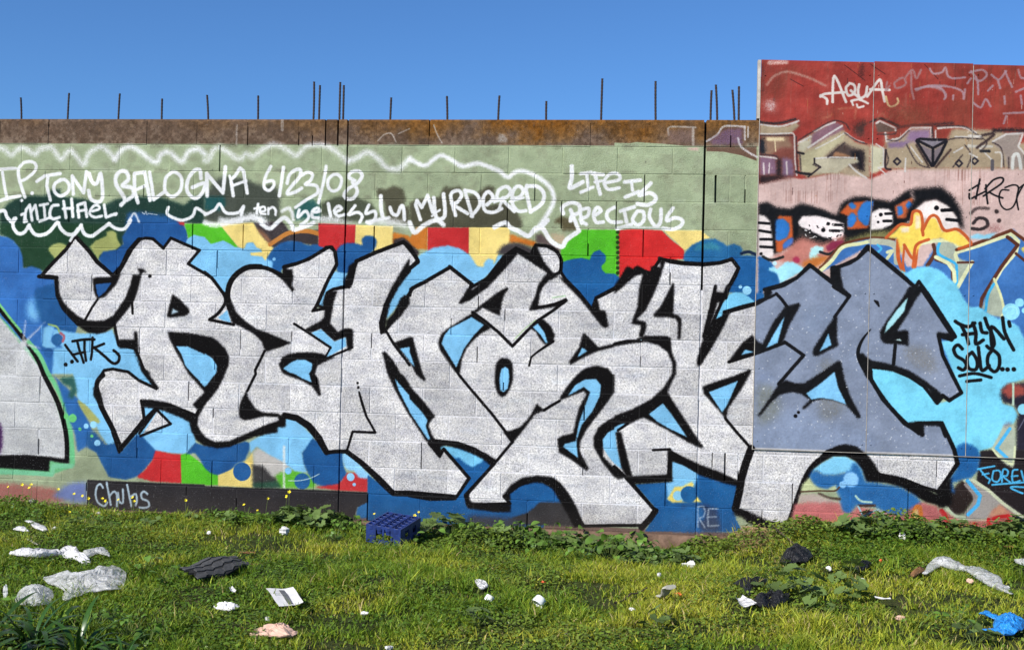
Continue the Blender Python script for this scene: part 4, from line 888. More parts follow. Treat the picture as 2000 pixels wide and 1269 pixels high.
# marks on the bare top course
def ft(s, c=(190, 178, 168), w_=2.4, a=0.75, sm=True): stroke(s, c, w_, 3, sm, alpha=a)


ft('a2 1430,530 1480,480 1540,470 1580,540'); ft('a2 1600,470 1692,430'); ft('a3 200,400 230,480 270,550'); fill('a3 730,540 740,470 790,480 810,540', (180, 170, 160), 5, alpha=0.7)
ft('a4 450,480 450,420 550,415 670,420', w_=3.5); fill('a4 445,440 660,430 665,540 450,545', (126, 100, 92), 6, alpha=0.6); ft('a4 650,430 650,560', w_=5)
ft('a4 760,535 850,480 910,410 1080,415', (225, 220, 222), 4); ft('a4 1075,410 1078,520', (225, 220, 222), 3.5); ft('a4 1105,415 1103,500', (225, 220, 222), 3)
fill('a4 790,530 860,480 910,430 1060,425 1060,560 800,560', (122, 92, 120), 8, alpha=0.8); ft('a4 1022,510 1040,570 1100,620 1180,665 e', (225, 220, 222), 4)
ft('a2 640,360 640,440', w_=6, a=0.6); ft('a2 265,400 262,560', w_=4, a=0.5); fill('a4 590,590 700,585 690,612 620,605', (220, 180, 170), 3, alpha=0.9)
# tag on sky blue, and Chuhs
for s2 in ('540,1030 590,1100 640,1165', '600,1000 700,985 780,985', '640,1000 660,1080 690,1175', '600,1110 690,1090', '700,990 700,1080 710,1160', '765,970 760,1080 750,1150', '760,1060 860,1020'):
    stroke('b1 ' + s2, BLK, 5.5, 2)
stroke('b1 775,1050 860,1120 930,1180 975,1170 985,1120 940,1075', BLK, 6, 2); disc('b1 542,1192', 4.2, BLK, 1.5); disc('b1 594,1168', 4.2, BLK, 1.5)
CH_ = (176, 196, 210)
for s2 in ('850,940 830,910 800,930 790,1000 810,1060 860,1090 885,1060', '880,895 915,1080', '905,1010 940,970 965,1000 965,1090', '975,980 985,1050 1015,1060 1015,960 1015,960', '1050,915 1085,1090', '1085,1010 1120,990 1130,1040 1120,1085', '1215,990 1190,970 1165,990 1175,1030 1220,1050 1230,1090 1190,1105 1150,1100'):
    stroke('c1 ' + s2, CH_, 4.2, 4)

FB = (70, 180, 232)
for s2 in ('1310,785 1450,760', '1330,790 1380,850 1410,870 1400,900', '1350,830 1400,820', '1440,800 1430,870 1470,890 1500,850 1490,800 1440,800', '1510,890 1520,790 1560,800 1550,840 1520,845 1580,895', '1640,790 1600,800 1600,890 1660,880', '1590,845 1640,840', '1670,800 1692,880'):
    stroke('c5 ' + s2, FB, 3.4, 1.5)
stroke('c5 1430,915 1540,905 1692,895', FB, 3.6, 1.5); stroke('c5 1692,935 1600,930 1590,945 1680,985', FB, 3.6, 1.5)
for s2 in ('1120,285 1160,310 1230,330 1280,300', '1170,320 1210,400 1230,470', '1180,395 1270,385', '1265,300 1290,380 1290,470 1350,440', '1325,300 1340,370 1380,380', '1365,260 1390,330 1420,380 1440,470 1410,510 1380,490', '1420,480 1420,330 1520,430', '1510,255 1530,380 1600,520', '1562,290 1570,325'):
    stroke('d2 ' + s2, BLK, 6.6, 2, True)
for s2 in ('1178,512 1142,480 1108,512 1128,568 1188,606 1212,650 1186,686 1146,668', '1260,540 1220,580 1230,670 1290,680 1300,610 1260,540', '1310,500 1320,590 1340,690 1400,650', '1430,520 1390,570 1390,650 1440,700 1480,660 1480,570 1430,520'):
    stroke('d2 ' + s2, BLK, 6.4, 2, True)
for s2 in ('1508,680', '1550,682', '1602,680'): disc('d2 ' + s2, 4.2, BLK, 1.5)
stroke('d2 1155,735 1280,715 1415,748', BLK, 6, 2); stroke('d2 1215,780 1330,768', BLK, 6, 2)
# white chips on the grey panels, panel edges
for q in range(520):
    x_, y_ = prng.uniform(3.02, 4.7), prng.uniform(0.65, 2.05) if q % 3 else prng.uniform(0.65, 1.4)
    i0, i1 = int((x_ - PX0) * PS), int((PZ1 - y_) * PS)
    pc = img[i1, i0]
    if abs(pc[0] - pc[2]) < 0.22 and 0.3 < pc[0] < 0.7:
        stroke([(i0, i1, None), (i0 + prng.uniform(-3, 3), i1 + prng.uniform(-3, 3), None)], (222, 222, 226), prng.uniform(0.4, 1.6), 1, False, clip=PANEL, alpha=0.8)
# uneven cover: thin streaky passes of the can over every field
st = np.repeat(np.repeat(vnoise(CH // 3 + 2, CW // 9 + 2, 5), 3, 0), 9, 1)[:CH, :CW]; st2 = blur(fbm(CH, CW, 34, 4), 1)
lum = img.mean(2, keepdims=True); k_ = ((np.clip((st2 - 0.52) * 2.2, -0.4, 0.4) + (st - 0.5) * 0.2) * (1 - 0.5 * sil))[..., None] * 0.5
img += np.where(k_ > 0, (1 - img) * 0.13 * k_, img * 0.26 * k_) * np.clip(lum * 4, 0.15, 1)
# soft colour drift and grime, so no field of paint is one flat tone
n1b = fbm(CH, CW, 60); img *= (0.93 + 0.14 * n1b)[..., None] * (0.97 + 0.06 * n3)[..., None]
low = np.clip((np.arange(CH) - rowz(14)) / 90.0, 0, 1)[:, None] * (0.2 + 0.6 * n2)
img += (col3((96, 84, 72)) - img) * (low * 0.6)[..., None]
bm = np.clip((img[..., 2] - img[..., 0] - 0.3) * 3, 0, 1) * np.clip((0.62 - img[..., 1]) * 6, 0, 1); img[..., 1] += 0.035 * bm; img[..., 2] -= 0.05 * bm; img[..., 0] += 0.01 * bm
np.clip(img, 0, 1, out=img)
pix = np.ones((CH, CW, 4), np.float32); pix[..., :3] = img; pix[..., 3] = np.clip(sil, 0, 1)
pim = bpy.data.images.new('wall_paint', CW, CH, alpha=True); pim.alpha_mode = 'CHANNEL_PACKED'
pim.pixels.foreach_set(pix[::-1].ravel()); pim.update(); pim.pack()

# ---------------------------------------------------------------- painted materials
def paint_nodes(M, sx=0.0):
    geo = M.node('ShaderNodeNewGeometry'); sep = M.node('ShaderNodeSeparateXYZ'); M.l(geo.outputs['Position'], sep.inputs[0])
    u = M.math('DIVIDE', M.math('SUBTRACT', sep.outputs['X'], PX0), CW / PS)
    v = M.math('DIVIDE', M.math('SUBTRACT', sep.outputs['Z'], PZ1 - CH / PS), CH / PS)
    cmb = M.node('ShaderNodeCombineXYZ'); M.l(u, cmb.inputs[0]); M.l(v, cmb.inputs[1])
    im = M.node('ShaderNodeTexImage'); im.image = pim; im.extension = 'EXTEND'; im.interpolation = 'Cubic'; M.l(cmb.outputs[0], im.inputs[0])
    return geo, im


mw = Mat('painted_block', rough=0.85, spec=0.06)
geo, im = paint_nodes(mw); pos = geo.outputs['Position']
g1 = mw.noise(75, 4, 0.8, pos); g2 = mw.noise(150, 3, 0.75, pos); g3 = mw.noise(14, 4, 0.6, pos)
oi = mw.node('ShaderNodeObjectInfo')
scl = mw.node('ShaderNodeHueSaturation'); mw.l(im.outputs[0], scl.inputs['Color']); scl.inputs['Saturation'].default_value = 0.97
rv = mw.node('ShaderNodeMapRange'); mw.l(oi.outputs['Random'], rv.inputs[0]); rv.inputs[3].default_value = 0.70; rv.inputs[4].default_value = 0.78
mw.l(rv.outputs[0], scl.inputs['Value'])
# silver paint caught on the rough block: light and dark grain
grain = mw.ramp(g1.outputs['Fac'], [(0.31, (0.42, 0.41, 0.41)), (0.42, (1.12, 1.11, 1.10)), (0.54, (1.64, 1.62, 1.58)), (0.66, (2.1, 2.07, 2.03))])
smud = mw.ramp(g3.outputs['Fac'], [(0.35, (0.86, 0.86, 0.88)), (0.6, (1.05, 1.04, 1.01))])
mpg = mw.node('ShaderNodeMapping'); mpg.inputs['Scale'].default_value = (2.2, 1, 9); mw.l(pos, mpg.inputs[0]); g4 = mw.noise(1.6, 4, 0.6, mpg.outputs[0])
smu2 = mw.ramp(g4.outputs['Fac'], [(0.36, (0.84, 0.84, 0.86)), (0.55, (1.03, 1.03, 1.01)), (0.7, (1.08, 1.07, 1.05))])
rv2 = mw.node('ShaderNodeMapRange'); mw.l(oi.outputs['Random'], rv2.inputs[0]); rv2.inputs[3].default_value = 0.88; rv2.inputs[4].default_value = 1.10
gs0 = mw.mix(1.0, grain.outputs[0], smud.outputs[0], 'MULTIPLY'); gs1 = mw.mix(1.0, gs0, smu2.outputs[0], 'MULTIPLY')
cmb_ = mw.node('ShaderNodeCombineXYZ')
for k_ in range(3): mw.l(rv2.outputs[0], cmb_.inputs[k_])
gs = mw.mix(1.0, gs1, cmb_.outputs[0], 'MULTIPLY')
sl = mw.mix(im.outputs['Alpha'], (1, 1, 1, 1), gs)
c1_ = mw.mix(1.0, scl.outputs[0], sl, 'MULTIPLY')
# pores and missed specks
pr = mw.ramp(g2.outputs['Fac'], [(0.31, (0.38, 0.37, 0.34)), (0.38, (0.96, 0.96, 0.96)), (0.62, (1.02, 1.02, 1.02)), (0.70, (1.3, 1.3, 1.3))])
c2_ = mw.mix(1.0, c1_, pr.outputs[0], 'MULTIPLY')
spk = mw.noise(190, 2, 0.5, pos); sr = mw.ramp(spk.outputs['Fac'], [(0.70, (0, 0, 0)), (0.74, (0.35, 0.35, 0.35))])
c3_ = mw.mix(sr.outputs[0], c2_, (0.62, 0.62, 0.62, 1)); mw.l(c3_, mw.b.inputs['Base Color'])
bn = mw.bump(g1.outputs['Fac'], 0.006, 0.8); bn = mw.bump(g2.outputs['Fac'], 0.003, 0.7, bn); mw.l(bn, mw.b.inputs['Normal'])
ro = mw.math('SUBTRACT', 0.8, mw.math('MULTIPLY', im.outputs['Alpha'], 0.33)); mw.l(ro, mw.b.inputs['Roughness'])

mp = Mat('painted_metal', rough=0.42, spec=0.16)
geo2, im2 = paint_nodes(mp); pos2 = geo2.outputs['Position']
sc2 = mp.node('ShaderNodeHueSaturation'); mp.l(im2.outputs[0], sc2.inputs['Color']); sc2.inputs['Saturation'].default_value = 0.97; sc2.inputs['Value'].default_value = 0.76
w1 = mp.noise(5, 4, 0.6, pos2); w2_ = mp.noise(60, 4, 0.7, pos2)
wr = mp.ramp(w2_.outputs['Fac'], [(0.3, (0.88, 0.88, 0.88)), (0.7, (1.06, 1.06, 1.06))])
mp.l(mp.mix(1.0, sc2.outputs[0], wr.outputs[0], 'MULTIPLY'), mp.b.inputs['Base Color'])
b_ = mp.bump(w1.outputs['Fac'], 0.02, 0.6); b_ = mp.bump(w2_.outputs['Fac'], 0.001, 0.5, b_); mp.l(b_, mp.b.inputs['Normal'])

mcore = Mat('mortar', rough=0.9)
geo3, im3 = paint_nodes(mcore); h3 = mcore.node('ShaderNodeHueSaturation'); mcore.l(im3.outputs[0], h3.inputs['Color']); mv = mcore.node('ShaderNodeMapRange'); mcore.l(im3.outputs['Alpha'], mv.inputs[0]); mv.inputs[3].default_value = 0.80; mv.inputs[4].default_value = 1.10; mcore.l(mv.outputs[0], h3.inputs['Value'])  # raised on silver: built-up paint, and sunlit joint lips put into the colour
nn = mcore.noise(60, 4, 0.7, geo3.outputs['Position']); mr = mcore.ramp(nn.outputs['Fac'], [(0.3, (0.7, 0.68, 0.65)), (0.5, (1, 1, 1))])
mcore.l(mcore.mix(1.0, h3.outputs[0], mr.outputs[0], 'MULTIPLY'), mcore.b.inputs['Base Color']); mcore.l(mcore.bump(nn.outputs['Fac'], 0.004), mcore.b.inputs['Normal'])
mraw = simple('raw_concrete', srgb(112, 100, 88), 0.95, 0.35, 25, 0.1, 0.004)
mfoot = simple('stained_footing', srgb(112, 90, 76), 0.95, 0.5, 12, 0.1, 0.006)
mrust = simple('rusted_steel', (0.035, 0.022, 0.02, 1), 0.8, 0.5, 60, 0.3, 0.002)
mjoint = simple('joint_filler', (0.03, 0.028, 0.025, 1), 0.95, 0.4, 30, 0.1, 0.003)
mzinc = simple('weathered_edge', srgb(168, 160, 150), 0.6, 0.3, 20, 0.4, 0.001)

# ---------------------------------------------------------------- block walls
rng = random.Random(5)
_bc = {}


def block_mesh(w_, h, d=0.188, top=False):
    key = (round(w_, 3), round(h, 3), rng.randrange(12 if top else 4), top)
    if key in _bc: return _bc[key]
    r = random.Random(int(w_ * 1000) * 31 + key[2] * 7 + int(top)); c = 0.0028
    x, z = w_ / 2, h / 2
    V = []
    for yy, ins in ((0.0, c), (c * 0.8, 0.0)):
        for sx_, sz_ in ((-1, -1), (1, -1), (1, 1), (-1, 1)):
            V.append((sx_ * (x - ins) + r.uniform(-0.0009, 0.0009), yy + r.uniform(-0.0003, 0.0003), sz_ * (z - ins) + r.uniform(-0.0009, 0.0009)))
    for sx_, sz_ in ((-1, -1), (1, -1), (1, 1), (-1, 1)): V.append((sx_ * x, d, sz_ * z))
    F = [(0, 1, 2, 3)]
    for a, b in ((0, 4), (4, 8)):
        for k in range(4):
            F.append((a + k, b + k, b + (k + 1) % 4, a + (k + 1) % 4))
    F.append((11, 10, 9, 8))
    if top:      # worn upper edge
        V = V[:12]; F = []; n = 9
        V = []
        for i in range(n + 1):
            t = i / n; xx = -x + 2 * x * t; chip = r.uniform(0, 0.003) + (r.uniform(0.004, 0.011) if r.random() < 0.16 or i in (0, n) and r.random() < 0.5 else 0)
            V += [(xx, 0, -z), (xx, 0.0, z - 0.012 - chip), (xx, 0.005 + chip * 0.8, z - 0.002 - chip * 0.9), (xx, 0.05, z + r.uniform(-0.002, 0.001)), (xx, d, z), (xx, d, -z)]
            if i:
                b = 6 * i
                for k in range(6): F.append((b - 6 + k, b + k, b + (k + 1) % 6, b - 6 + (k + 1) % 6))
        F += [(0, 1, 2, 3, 4, 5), tuple(6 * n + k for k in (5, 4, 3, 2, 1, 0))]
    me = mesh('concrete_block', V, F); me.materials.append(mw.m)
    _bc[key] = me; return me


def add_box(V, F, x0, x1, y0, y1, z0, z1):
    b = len(V)
    V += [(x0, y0, z0), (x1, y0, z0), (x1, y1, z0), (x0, y1, z0), (x0, y0, z1), (x1, y0, z1), (x1, y1, z1), (x0, y1, z1)]
    F += [tuple(b + i for i in f) for f in ((0, 3, 2, 1), (4, 5, 6, 7), (0, 1, 5, 4), (1, 2, 6, 5), (2, 3, 7, 6), (3, 0, 4, 7))]


TOPZ = 2.985; NR = 15; WY = 0.0


def rz_(k): return TOPZ - 0.2 * k - (0.002 if k else 0)


def wall(label, x0, x1, joints, hide=None, rows=NR, open_p=0.24, lift=0.0):
    root = empty('concrete_block_wall', ((x0 + x1) / 2, 0, 0)); tag(root, label, 'wall'); ox = (x0 + x1) / 2
    V, F = [], []
    for k in range(rows):
        zt, zb = rz_(k), rz_(k + 1)
        js = [x0] + [j for j in joints(k) if x0 + 0.03 < j[0] < x1 - 0.03] if False else None
        ed = [(x0, 0)] + sorted([j for j in joints(k) if x0 + 0.03 < j[0] < x1 - 0.03]) + [(x1, 0)]
        wide = [0.0] * len(ed)
        opens = []
        for i in range(1, len(ed) - 1):
            if ed[i][1] > 0: wide[i] = ed[i][1]; opens.append((ed[i][0], ed[i][1]))
            elif rng.random() < open_p: wide[i] = rng.choice([0.006, 0.007, 0.009]); opens.append((ed[i][0], wide[i]))
            else: wide[i] = rng.choice([0.0045, 0.006, 0.0065])
        for i in range(len(ed) - 1):
            a, b = ed[i][0] + wide[i] / 2, ed[i + 1][0] - wide[i + 1] / 2
            if hide and hide(k, (a + b) / 2): continue
            o = link('concrete_block', block_mesh(b - a, 0.2 - 0.0072 + (0.002 if k == 0 else 0), top=k == 0), None, root)
            o.location = ((a + b) / 2 - ox, rng.uniform(-0.0020, 0.0022), (zt + zb) / 2 + (rng.uniform(-0.003, 0.003) if k == 0 else 0))
            o.rotation_euler = (rng.uniform(-0.007, 0.007), 0, rng.uniform(-0.005, 0.005))
        # mortar, left out behind the open joints
        cur = x0 + 0.002
        for jx, jw in opens:
            if jw < 0.0095 and rng.random() < 0.7:
                q1 = rng.uniform(0.25, 0.75); up_ = rng.random() < 0.5; z0_, z1_ = (zb, zb + 0.2 * q1) if up_ else (zt - 0.2 * q1, zt - 0.005)
                add_box(V, F, jx - jw / 2 - 0.0012 - ox, jx + jw / 2 + 0.0012 - ox, 0.003, 0.07, z0_ + 0.0005, z1_)
            add_box(V, F, jx - jw / 2 - 0.001 - ox, jx + jw / 2 + 0.001 - ox, 0.07, 0.169, zb + 0.001, zt - 0.005)
            add_box(V, F, cur - ox, jx - jw / 2 - 0.001 - ox, 0.0030, 0.17, zb, zt - (0.004 if k == 0 else 0)); cur = jx + jw / 2 + 0.001
        add_box(V, F, cur - ox, x1 - 0.002 - ox, 0.0030, 0.17, zb, zt - (0.004 if k == 0 else 0))
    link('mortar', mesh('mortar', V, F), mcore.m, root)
    return root


def jl(k):
    if k == 0:
        e_ = [(-0.4 * n, 0) for n in range(1, 15)]
        return e_ + [(-0.295, 0.0094), (-0.193, 0.011), (-0.098, 0.013)]
    return [(-0.4 * n + (0.2 if k % 2 else 0.0) - 0.015, 0) for n in range(0, 16)]


def jm(k): return [(0.6 + 0.4 * n, 0) for n in range(-2, 6)] if k % 2 == 0 else [(0.4 + 0.4 * n, 0) for n in range(-1, 7)]


def jr(k):
    if k == 2: return [(2.71, 0.015), (2.81, 0), (2.92, 0.0085)] + [(3.2 + 0.4 * n, 0) for n in range(12)]
    if k == 12: return [(2.73, 0.006), (2.82, 0.012), (2.915, 0.008)] + [(3.09 + 0.4 * n, 0) for n in range(12)]
    if k % 2 == 0: return [(2.81, 0)] + [(3.09 + 0.4 * n, 0) for n in range(12)]
    return [(3.3 + 0.4 * n, 0) for n in range(12)]


XA, XB = -0.022, 2.628
wl = wall('left stretch of the painted concrete block wall, with the memorial dates and first letters', -5.4, XA - 0.006, jl)
wm = wall('middle stretch of the painted block wall between its two dark vertical expansion joints', XA + 0.006, XB - 0.008, jm)
wr_ = wall('right stretch of the block wall, running in behind the bare metal panels', XB + 0.008, 7.44, jr, hide=lambda k, x: k < 11 and x > 3.1)
# solid backing behind the right stretch where the panels hide it, and the footing strips
V, F = [], []; add_box(V, F, 0, 4.3, 0.0, 0.17, 0, 2.36)
o = link('backing', mesh('backing', V, F), mraw.m, wr_); o.location = (3.1 - (XB + 0.008 + 7.44) / 2, 0.02, 0.62)


def footing(parent, x0, x1, zt, px):
    n = int((x1 - x0) / 0.05); V = []; F = []
    r = random.Random(3)
    for i in range(n + 1):
        x = x0 + (x1 - x0) * i / n
        f = -0.022 + 0.008 * mnoise.noise(Vector((x * 3, 1, 0)))
        for (yy, zz) in ((0.16, zt), (f, zt - 0.002 + 0.004 * mnoise.noise(Vector((x * 9, 4, 0)))), (f - 0.012 - 0.01 * mnoise.noise(Vector((x * 5, 7, 2))), zt - 0.09), (f - 0.02, -0.9)):
            V.append((x - px, yy, zz))
        if i: b = 4 * i; F += [(b - 4, b, b + 1, b - 3), (b - 3, b + 1, b + 2, b - 2), (b - 2, b + 2, b + 3, b - 1)]
    me = mesh('footing', V, F); return link('footing', me, mfoot.m, parent)


ZB = rz_(NR + 1)      # bottom of the last course
ZF = rz_(NR) + 0.2
footing(wl, -5.4, XA - 0.011, ZF - 0.2, (-5.4 + XA - 0.011) / 2); footing(wr_, XB + 0.008, 7.44, ZF - 0.2, (XB + 0.008 + 7.44) / 2)
footing(wm, XA + 0.011, XB - 0.011, ZF - 0.2, (XA + XB) / 2)

for j, (gx_, par_, zs) in enumerate(((XA, wm, 2.1), (XB, wr_, 1.75))):
    V, F = [], []; add_box(V, F, gx_ - 0.03 - par_.location.x, gx_ + 0.03 - par_.location.x, 0.05, 0.16, zs, TOPZ - 0.012)
    link('joint_filler', mesh('joint_filler', V, F), mjoint.m, par_)
    V, F = [], []; zz = -0.05; q_ = random.Random(j)
    while zz < zs:
        z2 = min(zs, zz + q_.uniform(0.05, 0.3)); add_box(V, F, gx_ - 0.03 - par_.location.x, gx_ + 0.03 - par_.location.x, q_.choice([0.008, 0.012, 0.03]), 0.15, zz, z2); zz = z2 + 0.001
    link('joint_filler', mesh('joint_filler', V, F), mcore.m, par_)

# reinforcing bars cast into the wall top
def bar_mesh(h, lean, bend):
    n = 10; V = []; F = []; S = 6
    segs = int(h / 0.012)
    for i in range(segs + 1):
        t = i / segs; r = 0.0074 + (0.0014 if i % 2 else 0)
        cx = lean * h * t + bend * t * t; 
        for s in range(S): V.append((cx + r * math.cos(s * 6.283 / S), r * math.sin(s * 6.283 / S), h * t))
        if i:
            for s in range(S):
                b = (i - 1) * S; F.append((b + s, b + (s + 1) % S, b + S + (s + 1) % S, b + S + s))
    F.append(tuple(range(segs * S, segs * S + S)))
    return mesh('rebar', V, F)


for u, v, ub in ((43, 191, 42), (134, 182, 132), (233, 183, 231), (316, 193, 316), (407, 186, 407), (505, 187, 504), (616, 160, 612), (625, 167, 623), (664, 161, 663), (672, 167, 670),
                 (764, 191, 762), (874, 188, 874), (974, 187, 973), (1066, 198, 1067), (1176, 154, 1174), (1279, 159, 1281), (1388, 177, 1388), (1401, 166, 1401), (1433, 176, 1435), (1443, 169, 1443),
                 (-60, 180, -61), (-160, 190, -161)):
    yb = 0.095
    x1_, z1_ = wall_pt(u, v, yb); x0_, z0_ = wall_pt(ub, 234, yb)
    par = wl if x0_ < XA else (wm if x0_ < XB else wr_)
    h = z1_ - TOPZ + 0.03
    o = link('rebar', bar_mesh(h, (x1_ - x0_) / h, rng.uniform(-0.012, 0.012)), mrust.m, par); o.location = (x0_ - par.location.x, yb, TOPZ - 0.03)

# ---------------------------------------------------------------- metal panels standing proud of the wall
PYF = -0.014
XP = [3.012, 3.80, 4.478, 5.27, 6.06, 6.85]
ptop = lambda x: 3.413 - 0.028 * (x - 3.0)
prt = empty('panelled_hoarding', (XP[0], PYF, 0)); tag(prt, 'tall hoarding of flat painted metal panels, rusty red at the top, over the block wall', 'hoarding')
for i in range(len(XP) - 1):
    a, b = XP[i] + 0.0022, XP[i + 1] - 0.0022; zb = 0.622
    nx, nz = 10, 30; V = []; F = []
    for j in range(nz + 1):
        for q in range(nx + 1):
            x = a + (b - a) * q / nx; z = zb + (ptop(a) - (x - a) * 0.028 + (0.006 if i == 1 else 0) - zb) * j / nz
            e_ = min(q, nx - q, j, nz - j)
            dy = 0.0 if e_ == 0 else (0.0035 * mnoise.noise(Vector((x * 1.9, z * 1.4, i * 3.1))) + 0.0012 * mnoise.noise(Vector((x * 7, z * 6, i)))) * min(1, e_ / 2)
            V.append((x - XP[0], dy + (0.0 if e_ else 0.002), z))
    N = (nx + 1)
    for j in range(nz):
        for q in range(nx): F.append((j * N + q, j * N + q + 1, (j + 1) * N + q + 1, (j + 1) * N + q))
    # returned edges
    ring = [q for q in range(N)] + [j * N + nx for j in range(1, nz + 1)] + [nz * N + q for q in range(nx - 1, -1, -1)] + [j * N for j in range(nz - 1, 0, -1)]
    b0 = len(V)
    for r_ in ring: V.append((V[r_][0], 0.012, V[r_][2]))
    L = len(ring)
    for k in range(L): F.append((ring[(k + 1) % L], ring[k], b0 + k, b0 + (k + 1) % L))
    o = link('metal_panel', mesh('metal_panel', V, F), mp.m, prt, smooth=False)
# bright vertical cover edges between the panels, edge trim and timber frame behind
for i, x in enumerate(XP[1:5]):
    V, F = [], []; add_box(V, F, x - XP[0] - 0.0013, x - XP[0] + 0.0013, -0.0022, 0.011, 0.624, ptop(x) - 0.01); link('seam_strip', mesh('seam_strip', V, F), mzinc.m, prt)
V, F = [], []; add_box(V, F, -0.022, -0.0005, 0.0, 0.05, 2.99, ptop(3.0) - 0.002); add_box(V, F, -0.004, -0.0005, -0.001, 0.012, 0.615, 2.988); link('edge_trim', mesh('edge_trim', V, F), mzinc.m, prt)
V, F = [], []; add_box(V, F, 0.0, 3.83, -0.001, 0.012, 0.6180, 0.6206); link('bottom_trim', mesh('bottom_trim', V, F), mzinc.m, prt)
for x in XP: V, F = [], []; add_box(V, F, x - XP[0] - (0.0 if x == XP[0] else 0.03), x - XP[0] + 0.04, 0.24, 0.30, 0.2, 3.26); link('post', mesh('post', V, F), mraw.m, prt)
for z in (3.02, 3.24): V, F = [], []; add_box(V, F, 0, 3.85, 0.013, 0.24, z, z + 0.05); link('rail', mesh('rail', V, F), mraw.m, prt)
# fixings
sv, sf = [], []
for k in range(8):
    a = k * math.pi / 4; sv.append((0.006 * math.cos(a), 0, 0.006 * math.sin(a)))
for k in range(8): a = k * math.pi / 4; sv.append((0.0035 * math.cos(a), -0.004, 0.0035 * math.sin(a)))
sf = [(k, (k + 1) % 8, 8 + (k + 1) % 8, 8 + k) for k in range(8)] + [tuple(range(8, 16))]
sm_ = mesh('screw', sv, sf); sm_.materials.append(mp.m)
for i in range(3):
    for z in (0.68, 1.2, 1.75, 2.3, 2.85, 3.3):
        for x in (XP[i] + 0.03, XP[i + 1] - 0.03):
            o = link('screw', sm_, None, prt); o.location = (x - XP[0], -0.0005, z)

# ---------------------------------------------------------------- ground
_gx = np.array([-60, -5, -2.72, -1.88, -1.06, -0.26, 0.52, 1.29, 2.0, 2.35, 2.7, 3.0, 3.45, 4.2, 4.9, 7, 60], float)
_gz = np.array([-0.02, -0.01, 0.0, -0.025, -0.03, -0.035, -0.075, -0.105, -0.15, -0.16, -0.12, -0.03, 0.075, 0.085, 0.08, 0.08, 0.0], float)
rg = np.random.default_rng(11)
_ng = rg.random((64, 64))


def nz2(x, y, f):
    x = np.asarray(x) * f + 31.7; y = np.asarray(y) * f + 17.3
    xi = np.floor(x).astype(int); yi = np.floor(y).astype(int); fx = x - xi; fy = y - yi
    fx = fx * fx * (3 - 2 * fx); fy = fy * fy * (3 - 2 * fy)
    g = lambda a, b: _ng[a % 64, b % 64]
    return (g(xi, yi) * (1 - fx) + g(xi + 1, yi) * fx) * (1 - fy) + (g(xi, yi + 1) * (1 - fx) + g(xi + 1, yi + 1) * fx) * fy - 0.5


def gz(x, y):
    x = np.asarray(x, float); y = np.asarray(y, float)
    base = np.interp(x, _gx, _gz)
    far = np.where(x < 1, -0.03 - 0.0 * x, -0.04)
    t = np.clip(-y / 1.6, 0, 1); t = t * t * (3 - 2 * t)
    return base * (1 - t) + far * t + 0.05 * nz2(x, y, 1.1) * np.clip(-y * 2, 0, 1) + 0.022 * nz2(x, y, 4.0)


def ground_pt(u, v, lift=0.0):
    d = ray(u, v); t = 3.0
    for _ in range(60):
        p = CPOS + d * t
        h = p.z - (float(gz(p.x, p.y)) + lift)
        if h < 0.0005: break
        t += max(h / max(-d.z, 0.02) * 0.6, 0.002) if d.z < 0 else 0.2
    return CPOS + d * t


xs = np.concatenate([[-400, -200, -90, -40, -20, -12, -8], np.arange(-6, 9.01, 0.1), [12, 20, 40, 90, 200, 400]])
ys = np.concatenate([[-400, -200, -90, -40, -20, -13], np.arange(-10, 0.41, 0.1), [1, 2, 4, 8, 16, 40, 90, 200, 400]])
X, Y = np.meshgrid(xs, ys); Zg = gz(X, Y); 
co = np.stack([X, Y, Zg], -1).reshape(-1, 3); W_ = len(xs)
ii = (np.arange(len(ys) - 1)[:, None] * W_ + np.arange(W_ - 1)[None]).ravel()
mg = Mat('soil', rough=0.95, spec=0.1)
gg = mg.node('ShaderNodeNewGeometry'); n_ = mg.noise(1.3, 6, 0.65, gg.outputs['Position']); n_2 = mg.noise(40, 5, 0.7, gg.outputs['Position'])
r1 = mg.ramp(n_.outputs['Fac'], [(0.35, (0.028, 0.036, 0.010)), (0.55, (0.05, 0.062, 0.018)), (0.7, (0.085, 0.066, 0.036))]); r2 = mg.ramp(n_2.outputs['Fac'], [(0.3, (0.5, 0.5, 0.5)), (0.7, (1.3, 1.3, 1.2))])
mg.l(mg.mix(1.0, r1.outputs[0], r2.outputs[0], 'MULTIPLY'), mg.b.inputs['Base Color']); mg.l(mg.bump(n_2.outputs['Fac'], 0.02), mg.b.inputs['Normal'])
g_ = link('ground', np_mesh('ground', co, [(4, np.stack([ii, ii + 1, ii + W_ + 1, ii + W_], -1))]), mg.m, smooth=True); g_['kind'] = 'structure'


def leaf_mat(name, rough=0.5, trans=0.35):
    M = Mat(name, rough=rough, spec=0.25)
    at = M.node('ShaderNodeAttribute'); at.attribute_name = 'tone'
    M.l(at.outputs['Color'], M.b.inputs['Base Color'])
    tr = M.node('ShaderNodeBsdfTranslucent'); hs = M.node('ShaderNodeHueSaturation'); hs.inputs['Value'].default_value = 1.25; hs.inputs['Hue'].default_value = 0.49
    M.l(at.outputs['Color'], hs.inputs['Color']); M.l(hs.outputs[0], tr.inputs[0])
    mx = M.node('ShaderNodeMixShader'); mx.inputs[0].default_value = trans
    M.l(M.b.outputs[0], mx.inputs[1]); M.l(tr.outputs[0], mx.inputs[2]); M.l(mx.outputs[0], M.n['Material Output'].inputs[0])
    return M


def set_tone(me, cols):
    a = me.attributes.new('tone', 'FLOAT_COLOR', 'POINT'); c = np.ones((len(cols), 4), np.float32); c[:, :3] = cols; a.data.foreach_set('color', c.ravel())


mgrass = leaf_mat('grass_blade', 0.55, 0.35)
